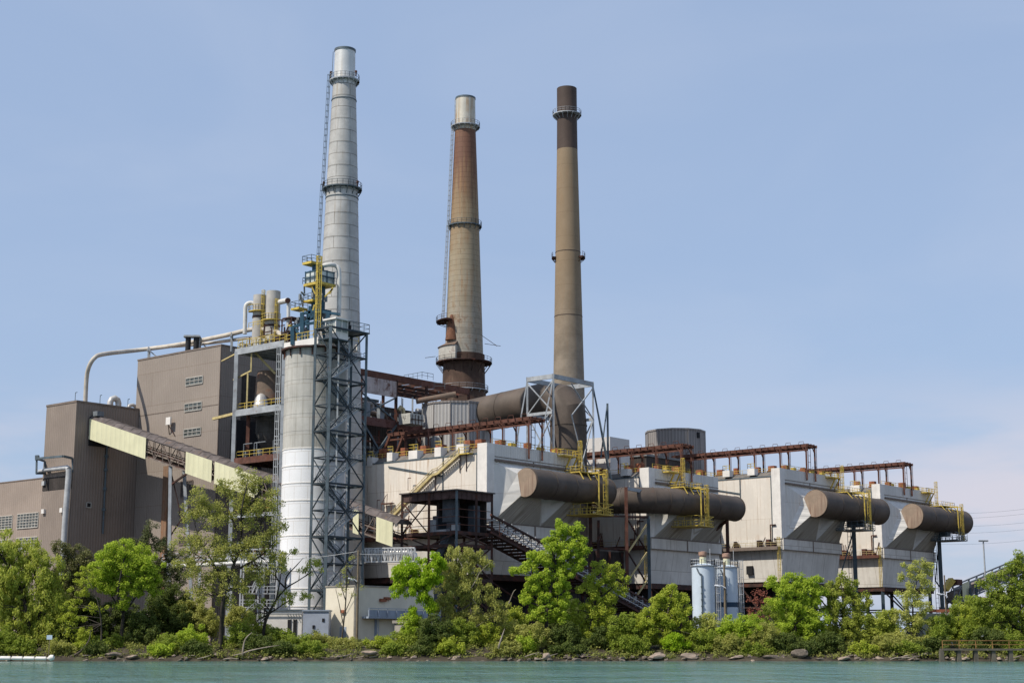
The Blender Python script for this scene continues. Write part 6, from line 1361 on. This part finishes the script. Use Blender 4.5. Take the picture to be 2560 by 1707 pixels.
tree('maple_tree', 'vivid lime green maple with drooping crown beside the pump house', 266, [(1076, 1625), (1075, 1560), (1068, 1495), (1062, 1440), (1070, 1405)],
     [(1086, 1402, 26, 17), (1032, 1418, 44, 22), (1096, 1428, 20, 26), (1004, 1442, 22, 28), (1052, 1450, 40, 24), (1030, 1474, 24, 16), (990, 1475, 12, 14), (1058, 1492, 22, 14), (1036, 1532, 8, 13), (1075, 1520, 12, 20)], f_lime, m_barkdark, 10, 70, 1.3, .7, .3, limbs=[[(1070, 1510), (1040, 1470), (1010, 1440)]], droop=.3)
tree('willow_tree', 'grey-green bushy willow with dead grey limbs beside the lime maple', 269, [(1128, 1625), (1135, 1565), (1152, 1512), (1180, 1470), (1205, 1418)],
     [(1140, 1384, 28, 18), (1190, 1384, 32, 20), (1118, 1425, 28, 28), (1162, 1425, 44, 30), (1216, 1404, 16, 22), (1130, 1475, 42, 30), (1180, 1480, 46, 34), (1235, 1492, 28, 24), (1252, 1522, 24, 20), (1110, 1520, 36, 28), (1170, 1540, 46, 34), (1230, 1555, 34, 24)], f_olive, m_bark, 10, 50, .9, .75, .3,
     limbs=[[(1152, 1512), (1140, 1450), (1142, 1395)], [(1145, 1530), (1190, 1500), (1230, 1480)]], droop=.3, dead=[[(1170, 1480), (1190, 1450), (1200, 1430), (1225, 1405)], [(1180, 1495), (1188, 1505), (1196, 1525)], [(1180, 1572), (1215, 1550), (1240, 1535)], [(1272, 1508), (1283, 1480), (1290, 1472)]])
tree('cottonwood_tree', 'tall bright green cottonwood reaching over the long straight duct', 266, [(1368, 1625), (1366, 1570), (1370, 1510), (1384, 1440), (1394, 1380), (1400, 1320)],
     [(1392, 1322, 14, 22), (1412, 1335, 24, 26), (1436, 1330, 18, 22), (1452, 1352, 20, 20), (1462, 1372, 16, 16), (1378, 1362, 26, 24), (1420, 1378, 34, 28), (1345, 1392, 26, 18), (1380, 1410, 34, 24), (1435, 1408, 30, 24), (1318, 1418, 24, 11), (1292, 1428, 16, 9), (1350, 1440, 30, 24), (1400, 1445, 40, 26), (1330, 1484, 32, 24), (1385, 1490, 40, 26), (1318, 1500, 20, 16), (1350, 1530, 30, 22), (1400, 1530, 30, 28)],
     f_bright, m_barkdark, 11, 52, 1.05, .68, .38, limbs=[[(1372, 1500), (1345, 1450), (1310, 1425)], [(1384, 1440), (1420, 1400), (1450, 1360)], [(1390, 1410), (1375, 1360)]])
tree('ash_tree', 'yellow-green feathery tree below the rust stained portal', 268, [(1468, 1625), (1476, 1570), (1490, 1500), (1510, 1445), (1530, 1420)],
     [(1498, 1418, 18, 16), (1538, 1424, 20, 16), (1560, 1446, 14, 12), (1515, 1448, 38, 22), (1470, 1470, 26, 26), (1540, 1480, 30, 18), (1500, 1500, 42, 26), (1455, 1525, 34, 28), (1510, 1545, 42, 28), (1460, 1575, 44, 26)], f_yel, m_barkdark, 9, 48, 1.0, .68, .32, limbs=[[(1490, 1500), (1530, 1470), (1555, 1450)], [(1482, 1530), (1465, 1490)]])
tree('round_tree', 'rounded bright yellow-green bush tree left of the pale blue tanks', 265, [(1668, 1630), (1668, 1580), (1670, 1520), (1680, 1475)],
     [(1682, 1476, 16, 14), (1655, 1490, 28, 18), (1700, 1492, 22, 20), (1648, 1520, 34, 22), (1702, 1524, 24, 22), (1672, 1535, 48, 26), (1622, 1555, 32, 26), (1690, 1568, 44, 28), (1640, 1590, 44, 24), (1736, 1590, 28, 28)], f_yel, m_bark, 8, 60, 1.15, .7, .32)
tree('bush', 'small bright lime bush at the waterline in front of the rounded bush tree', 262.5, [(1690, 1640), (1688, 1615)], [(1690, 1598, 30, 14), (1675, 1612, 26, 12), (1705, 1614, 22, 12)], f_lime, m_bark, 3, 60, 1.4, .6, .28, group='bushes on the bank', cat='bush')
tree('rust_shrub', 'rusty red-brown leafed shrub right of the banded blue tank', 283, [(1902, 1610), (1904, 1540), (1906, 1490)], [(1906, 1480, 22, 10), (1888, 1500, 26, 10), (1920, 1504, 22, 10), (1895, 1522, 30, 9), (1880, 1540, 26, 9), (1912, 1540, 24, 8)], f_rust, m_bark, 4, 16, .8, .7, .3, group='bushes on the bank', cat='shrub')
tree('maple_tree', 'broad bright green tree below the tan capped duct, right of the rust shrub', 267, [(1985, 1628), (1988, 1560), (1990, 1500), (1996, 1460)],
     [(1940, 1455, 22, 16), (1990, 1448, 30, 18), (2030, 1455, 24, 16), (1965, 1480, 44, 24), (2030, 1484, 34, 26), (1945, 1510, 28, 22), (2000, 1520, 44, 26), (1975, 1565, 48, 32), (2035, 1560, 38, 38), (2005, 1600, 44, 26)], f_bright, m_barkdark, 9, 58, 1.1, .74, .34)
tree('ash_tree', 'paler yellow-green tree touching the right side of the broad bright tree', 268, [(2115, 1628), (2112, 1560), (2108, 1500), (2102, 1450)],
     [(2102, 1446, 18, 14), (2084, 1474, 30, 22), (2128, 1470, 24, 20), (2150, 1502, 26, 24), (2098, 1515, 42, 28), (2160, 1545, 28, 28), (2110, 1562, 46, 34), (2160, 1592, 34, 26), (2085, 1600, 40, 26)], foliage('fresh_leaves', (.11, .165, .018), (.24, .30, .045), .4), m_barkdark, 8, 54, 1.05, .72, .32)
tree('poplar_tree', 'tall narrow pale green tree before the farthest block', 266, [(2282, 1628), (2284, 1560), (2288, 1490), (2298, 1420)],
     [(2302, 1404, 15, 12), (2272, 1420, 18, 16), (2318, 1428, 18, 18), (2292, 1446, 32, 22), (2250, 1444, 12, 7), (2318, 1470, 16, 20), (2268, 1488, 26, 22), (2300, 1510, 28, 26), (2262, 1540, 28, 26), (2300, 1560, 32, 30), (2270, 1600, 40, 26), (2320, 1600, 30, 24)], f_pale, m_barkdark, 7, 44, .95, .68, .3)
tree('elm_tree', 'wide green tree with a dark branching trunk at the right edge', 266, [(2562, 1632), (2556, 1585), (2540, 1540), (2526, 1495), (2520, 1440)],
     [(2545, 1396, 22, 14), (2520, 1420, 26, 16), (2565, 1430, 30, 30), (2492, 1440, 22, 11), (2470, 1462, 26, 12), (2525, 1460, 34, 22), (2490, 1486, 34, 20), (2560, 1490, 34, 30), (2440, 1505, 24, 18), (2500, 1525, 38, 28), (2560, 1545, 34, 28), (2455, 1550, 30, 24), (2420, 1570, 22, 22), (2490, 1585, 44, 26), (2555, 1590, 34, 22), (2600, 1470, 50, 60)], f_mid, m_barkdark, 10, 48, .95, .75, .34, limbs=[[(2540, 1540), (2570, 1500), (2590, 1460)], [(2530, 1510), (2500, 1470), (2485, 1445)]])
tree('ash_tree', 'thin twin-stemmed tree behind the dock, left of the wide green tree', 268, [(2402, 1628), (2404, 1570), (2410, 1530)], [(2415, 1530, 24, 18), (2398, 1560, 24, 20), (2432, 1570, 28, 22), (2408, 1595, 30, 18)], f_yel, m_barkdark, 5, 44, 1, .65, .3, limbs=[[(2404, 1600), (2396, 1560), (2400, 1520)]])

B_ = 'bushes on the bank'
BU = [
 (40, 1618, 44, 16, 262.0, f_mid, 'low bush on the waterline in front of the forked willow trunk'),
 (150, 1622, 36, 13, 261.5, f_olive, 'low weedy bush at the waterline beside the end of the white boom'),
 (235, 1624, 34, 12, 261.6, f_dark, 'low dark bush at the waterline under the thin layered tree'),
 (400, 1624, 34, 12, 261.6, f_bright, 'low fresh bush at the waterline below the pine'),
 (500, 1622, 34, 13, 261.8, f_dark, 'low dark bush at the waterline left of the tallest tree trunk'),
 (700, 1624, 40, 12, 261.6, f_dark, 'low dark bush at the waterline below the white service house'),
 (780, 1624, 36, 12, 261.6, f_mid, 'low bush at the waterline below the blue-grey kiosk'),
 (985, 1624, 36, 13, 261.8, f_mid, 'low bush at the waterline below the concrete chamber'),
 (1060, 1624, 34, 13, 261.8, f_dark, 'low dark bush at the waterline below the lime maple'),
 (1265, 1622, 34, 13, 261.8, f_olive, 'low olive bush at the waterline right of the grey-green willow'),
 (1420, 1624, 40, 12, 261.6, f_dark, 'low dark bush at the waterline below the tall cottonwood'),
 (1890, 1624, 40, 12, 261.6, f_mid, 'low bush at the waterline below the rust shrub'),
 (2010, 1624, 42, 12, 261.6, f_dark, 'low dark bush at the waterline below the broad bright tree'),
 (2270, 1622, 40, 13, 261.8, f_mid, 'low bush at the waterline below the tall narrow tree'),

 (110, 1560, 60, 44, 277, f_mid, 'tall mid green bush between the two dark willow forks'),
 (215, 1540, 44, 46, 279, f_dark, 'tall deep green bush behind the thin layered tree'),
 (20, 1470, 50, 60, 278, f_mid, 'high green thicket behind the big willow, at the left edge'),
 (150, 1480, 46, 48, 280, f_dark, 'dark thicket under the dull olive tree'),
 (300, 1560, 50, 44, 279, f_dark, 'dark thicket behind the round tree trunk'),
 (420, 1510, 46, 46, 281, f_dark, 'dark thicket at the foot of the pine'),
 (480, 1545, 44, 44, 280, f_olive, 'olive thicket left of the tallest tree, further back'),
 (1430, 1560, 50, 44, 278, f_dark, 'dark thicket behind the tall cottonwood and feathery tree'),
 (1960, 1560, 60, 44, 279, f_mid, 'green thicket behind the broad bright tree'),
 (2190, 1580, 50, 36, 279, f_mid, 'green thicket behind the paler tree'),
 (2420, 1545, 50, 40, 279, f_mid, 'green thicket left of the wide green tree, further back'),
 (2520, 1540, 60, 50, 280, f_dark, 'dark thicket behind the wide green tree'),
 (-5, 1612, 60, 30, 263, f_mid, 'dark green bush at the foot of the big willow, left edge'),
 (165, 1605, 40, 30, 268, f_dark, 'deep green shaded bush right of the forked willow trunk'),
 (215, 1612, 26, 22, 264, f_yel, 'low yellowish bush beside the thin layered tree stem'),
 (270, 1612, 34, 20, 266, f_mid, 'low green bush left of the round tree trunk'),
 (355, 1590, 40, 42, 270, f_dark, 'dark rounded bush right of the round tree trunk'),
 (392, 1560, 40, 50, 276, f_dark, 'tall dark bush in shade beneath the pine'),
 (420, 1612, 30, 20, 264, f_mid, 'low leafy bush between the dark bushes and the tallest tree'),
 (480, 1600, 36, 30, 267, f_bright, 'fresh green bush left of the tallest tree trunk'),
 (450, 1560, 40, 34, 277, f_dark, 'shaded bush further back, left of the tallest tree'),
 (515, 1560, 36, 30, 278, f_olive, 'olive brown bush just behind the tallest tree trunk'),
 (595, 1600, 38, 30, 267, f_mid, 'green bush right of the tallest tree trunk'),
 (600, 1545, 30, 24, 276, f_olive, 'thin olive bush before the scaffold stair'),
 (650, 1612, 40, 22, 264, f_dark, 'dark bush around the leaning willow foot'),
 (700, 1600, 34, 24, 268, f_mid, 'green bush before the small white service house'),
 (660, 1585, 34, 18, 272, f_willow, 'pale willowy bush left of the white service house'),
 (750, 1612, 44, 20, 265, f_mid, 'spreading bush below the blue-grey kiosk'),
 (800, 1606, 38, 20, 268, f_olive, 'olive bush at the foot of the kiosk corner'),
 (860, 1612, 40, 13, 266, f_olive, 'olive bush under the bare sapling'),
 (960, 1612, 46, 13, 265, f_yel, 'sunlit yellowish bush before the pump house gallery'),
 (1015, 1606, 40, 18, 266, f_mid, 'green bush in front of the concrete chamber'),
 (1035, 1570, 34, 36, 268, f_bright, 'bright bush under the lime maple crown'),
 (1085, 1590, 40, 36, 264, f_dark, 'deep shaded bush around the lime maple trunk'),
 (1120, 1622, 36, 18, 261.8, f_yel, 'small yellow bush hanging over the waterline rocks below the maple'),
 (1150, 1590, 40, 34, 266, f_mid, 'green bush under the grey-green willow'),
 (1205, 1595, 36, 30, 268, f_yel, 'yellow-green bush right of the grey-green willow'),
 (1270, 1590, 34, 24, 270, f_pale, 'pale grassy bush in the gap before the dark supports'),
 (1290, 1550, 26, 22, 276, f_yel, 'yellow bush set back in the dark gap beside the tall cottonwood'),
 (1340, 1585, 32, 30, 263.5, f_olive, 'domed olive bush left of the tall cottonwood trunk'),
 (1325, 1610, 30, 16, 262.5, f_bright, 'low bright bush below the domed olive bush'),
 (1415, 1600, 40, 32, 265, f_dark, 'dark green bush right of the tall cottonwood trunk'),
 (1500, 1605, 34, 26, 266, f_dark, 'shaded bush under the feathery yellow tree'),
 (1560, 1585, 40, 40, 265, f_mid, 'large soft green bush between the feathery tree and the rounded tree'),
 (1580, 1615, 40, 20, 263, f_mid, 'low green bush above the square rock'),
 (1765, 1572, 30, 28, 267, f_pale, 'pale bush at the foot of the unbanded blue tank'),
 (1760, 1608, 36, 22, 264, f_mid, 'low dark bush right of the rounded tree at the waterline'),
 (1822, 1580, 38, 28, 266, f_bright, 'fresh green bush at the foot of the banded blue tank'),
 (1870, 1585, 42, 34, 265, f_bright, 'bright bush below the rust shrub'),
 (1830, 1612, 44, 18, 263, f_olive, 'low olive bush above the waterline below the blue tanks'),
 (1915, 1600, 40, 28, 264, f_olive, 'olive bush left of the broad bright tree trunk'),
 (1960, 1612, 40, 20, 263, f_dark, 'dark low bush under the broad bright tree'),
 (2060, 1612, 46, 20, 263, f_dark, 'dark low bush between the two trees below the tan capped ducts'),
 (2165, 1625, 34, 12, 261.8, f_yel, 'small bright bush leaning over the water below the paler tree'),
 (2215, 1575, 28, 40, 267, f_willow, 'upright soft bush left of the tall narrow tree'),
 (2225, 1612, 36, 20, 263, f_olive, 'olive bush below the upright soft bush'),
 (2345, 1590, 34, 34, 265, f_mid, 'green bush right of the tall narrow tree'),
 (2370, 1570, 26, 24, 270, f_mid, 'green bush before the pale shed'),
 (2330, 1618, 36, 18, 262.5, f_dark, 'dark bush beside the left end of the dock'),
 (2470, 1605, 44, 24, 264, f_dark, 'dark bush behind the dock railing'),
 (2530, 1612, 44, 20, 263.5, f_mid, 'green bush behind the dock at the right edge'),
]
for (px, py, rx, ry, Y, mat, lab) in BU:
    tree('bush', lab, Y, [(px, 1630), (px + 2, py)], [(px, py - 4, rx * 1.12, ry * 1.2), (px - rx * .45, py + ry * .35, rx * .55, ry * .6), (px + rx * .5, py + ry * .3, rx * .5, ry * .65), (px + rx * .1, py - ry * .5, rx * .45, ry * .5)], mat, m_bark, 3, 56, 1.15, .72, .33, twig=.12, group=B_, cat='bush')
# low growth over the whole bank
rg = np.random.default_rng(5); C = []
for i in range(2600):
    y = 260.3 + rg.random() ** 1.6 * 21; x = rg.uniform(-105, 105) * (1 if y < 270 else 1.05); C.append((x, y, bank(y) + .15 + rg.random() * (.3 if y < 263 else .8)))
g_ = leaf_mesh('ground_cover', foliage('bank_herbs', (.07, .11, .018), (.2, .23, .055), .35, .2), None, C, 24, .75, .28, rg, .7); struct(g_, 'low weeds and grass covering the river bank', 'stuff')
rg = np.random.default_rng(9); C = []
for i in range(420): x = rg.uniform(-420, 420); C.append((x, 900 + rg.random() * 40, 3 + rg.random() * 9 * (1 + .4 * math.sin(x * .05))))
g_ = leaf_mesh('far_wood', foliage('far_leaves', (.07, .1, .04), (.12, .15, .06), .3), None, C, 40, 5, 2.2, rg, .8); struct(g_, 'distant low wood behind the plant', 'stuff')

# ------------------------------------------------------------------ rocks and driftwood
import bmesh
m_rock = M('shore_rock', (.21, .17, .135), .9, .45, 1.4, rust=((.07, .06, .05), .3, 1.1))
m_rockpale = M('pale_shore_rock', (.34, .265, .21), .9, .35, 1.2, rust=((.14, .11, .09), .15, 1.0))
def rock_mesh(seed):
    rr = random.Random(seed); bm = bmesh.new(); bmesh.ops.create_icosphere(bm, subdivisions=2, radius=1)
    pl = [(Vector((rr.gauss(0, 1), rr.gauss(0, 1), rr.gauss(0, 1))).normalized(), rr.uniform(.45, .85)) for _ in range(9)]
    for v in bm.verts:
        for n_, d_ in pl:
            e = v.co.dot(n_) - d_
            if e > 0: v.co -= n_ * e
        v.co += Vector((rr.uniform(-.04, .04), rr.uniform(-.04, .04), rr.uniform(-.04, .04)))
    me = bpy.data.meshes.new('rock'); bm.to_mesh(me); bm.free(); return me
RM = [rock_mesh(i) for i in range(7)]
for m_ in RM: m_.materials.append(m_rock)
RP = [m_.copy() for m_ in RM]
for m_ in RP: m_.materials.clear(); m_.materials.append(m_rockpale)
def rock(x, y, z, sx, sy, sz, rot, pale, label, group):
    me = (RP if pale else RM)[rnd.randrange(7)]; o = bpy.data.objects.new('rock', me); COL.objects.link(o); o.location = (x, y, z); o.scale = (sx, sy, sz); o.rotation_euler = (rnd.uniform(-.2, .2), rnd.uniform(-.2, .2), rot); tag(o, label, 'rock', group); return o
for px, py, w_, h_, lab in ((1640, 1640, 44, 16, 'flat-topped tan rock at the waterline below the soft green bush'), (1724, 1640, 40, 16, 'blocky tan rock at the waterline right of the lime waterline bush'), (1367, 1638, 26, 20, 'upright pale block among driftwood below the tall cottonwood'), (925, 1632, 44, 12, 'long pale slab with driftwood below the pump house pole'),
                             (2000, 1632, 40, 20, 'big sloping grey rock below the broad bright tree'), (1930, 1642, 44, 12, 'dark flat rock below the olive bush at the waterline'), (2110, 1644, 40, 10, 'low pale slab below the paler yellow-green tree'), (1840, 1642, 36, 8, 'thin tan slab at the waterline below the blue tanks'), (280, 1634, 40, 10, 'low brown rock ledge below the round bright tree'), (330, 1642, 34, 9, 'tan ledge at the waterline below the dark rounded bush')):
    p = W(px, py, 259.6); k = m_px(259.6); rock(p.x, 259.9, max(.15, p.z), w_ * k / 1.7, .8, h_ * k / 1.7, rnd.uniform(-.15, .15), 'tan' in lab or 'pale' in lab, lab, 'rocks along the waterline')
for i in range(150):
    px = rnd.uniform(-20, 2580); y = 259.0 + rnd.random() * 2.4; x = W(px, 1645, y).x; s_ = rnd.uniform(.2, .6); rock(x, y, bank(y) + rnd.uniform(0, .2), s_ * rnd.uniform(1, 1.8), s_, s_ * rnd.uniform(.4, .8), rnd.uniform(0, 3), rnd.random() < .3, 'small grey-brown rock at the waterline of the green bank', 'small rocks along the waterline')
for i in range(46):
    px = rnd.choice([rnd.uniform(150, 660), rnd.uniform(780, 1020), rnd.uniform(1220, 1460), rnd.uniform(2220, 2330), rnd.uniform(2400, 2560)]); y = 259.2 + rnd.random() * 2; x = W(px, 1640, y).x; L_ = rnd.uniform(1, 3.2); a = rnd.uniform(-.5, .5); z = bank(y) + rnd.uniform(.15, .5)
    s = MB(); d = Vector((math.cos(a), math.sin(a) * .4, rnd.uniform(-.12, .3))); p0 = Vector((x, y, z)); s.tube([p0, p0 + d * L_ * .5 + Vector((0, 0, rnd.uniform(-.1, .15))), p0 + d * L_], [.1, .085, .035], 6)
    tag(s.build('driftwood', m_deadwood if rnd.random() < .6 else m_darkwood, None, 60, loc=tuple(p0)), 'bleached driftwood branch lying on the rocky shore', 'driftwood', 'driftwood along the shore')
for lab, pts in (('long grey dead limb sloping into the water below the leaning willow', [(588, 1650), (612, 1630), (660, 1618), (700, 1612)]), ('dark fallen trunk leaning on the bank right of the big willow', [(172, 1642), (200, 1628), (222, 1600), (226, 1575)]), ('thin dead trunk leaning out by the scaffold stair bushes', [(605, 1645), (612, 1600), (630, 1580)]), ('forked bare branch rising left of the domed olive bush', [(1245, 1620), (1255, 1590), (1262, 1570)])):
    q = smooth_path([W(x, y, 260.5) for x, y in pts], 4); s = MB(); n = len(q); s.tube(q, [.2 * (1 - .75 * i / (n - 1)) for i in range(n)], 7); tag(s.build('fallen_branch', m_darkwood if 'dark' in lab else m_deadwood, None, 60, loc=tuple(q[0])), lab, 'dead branch')
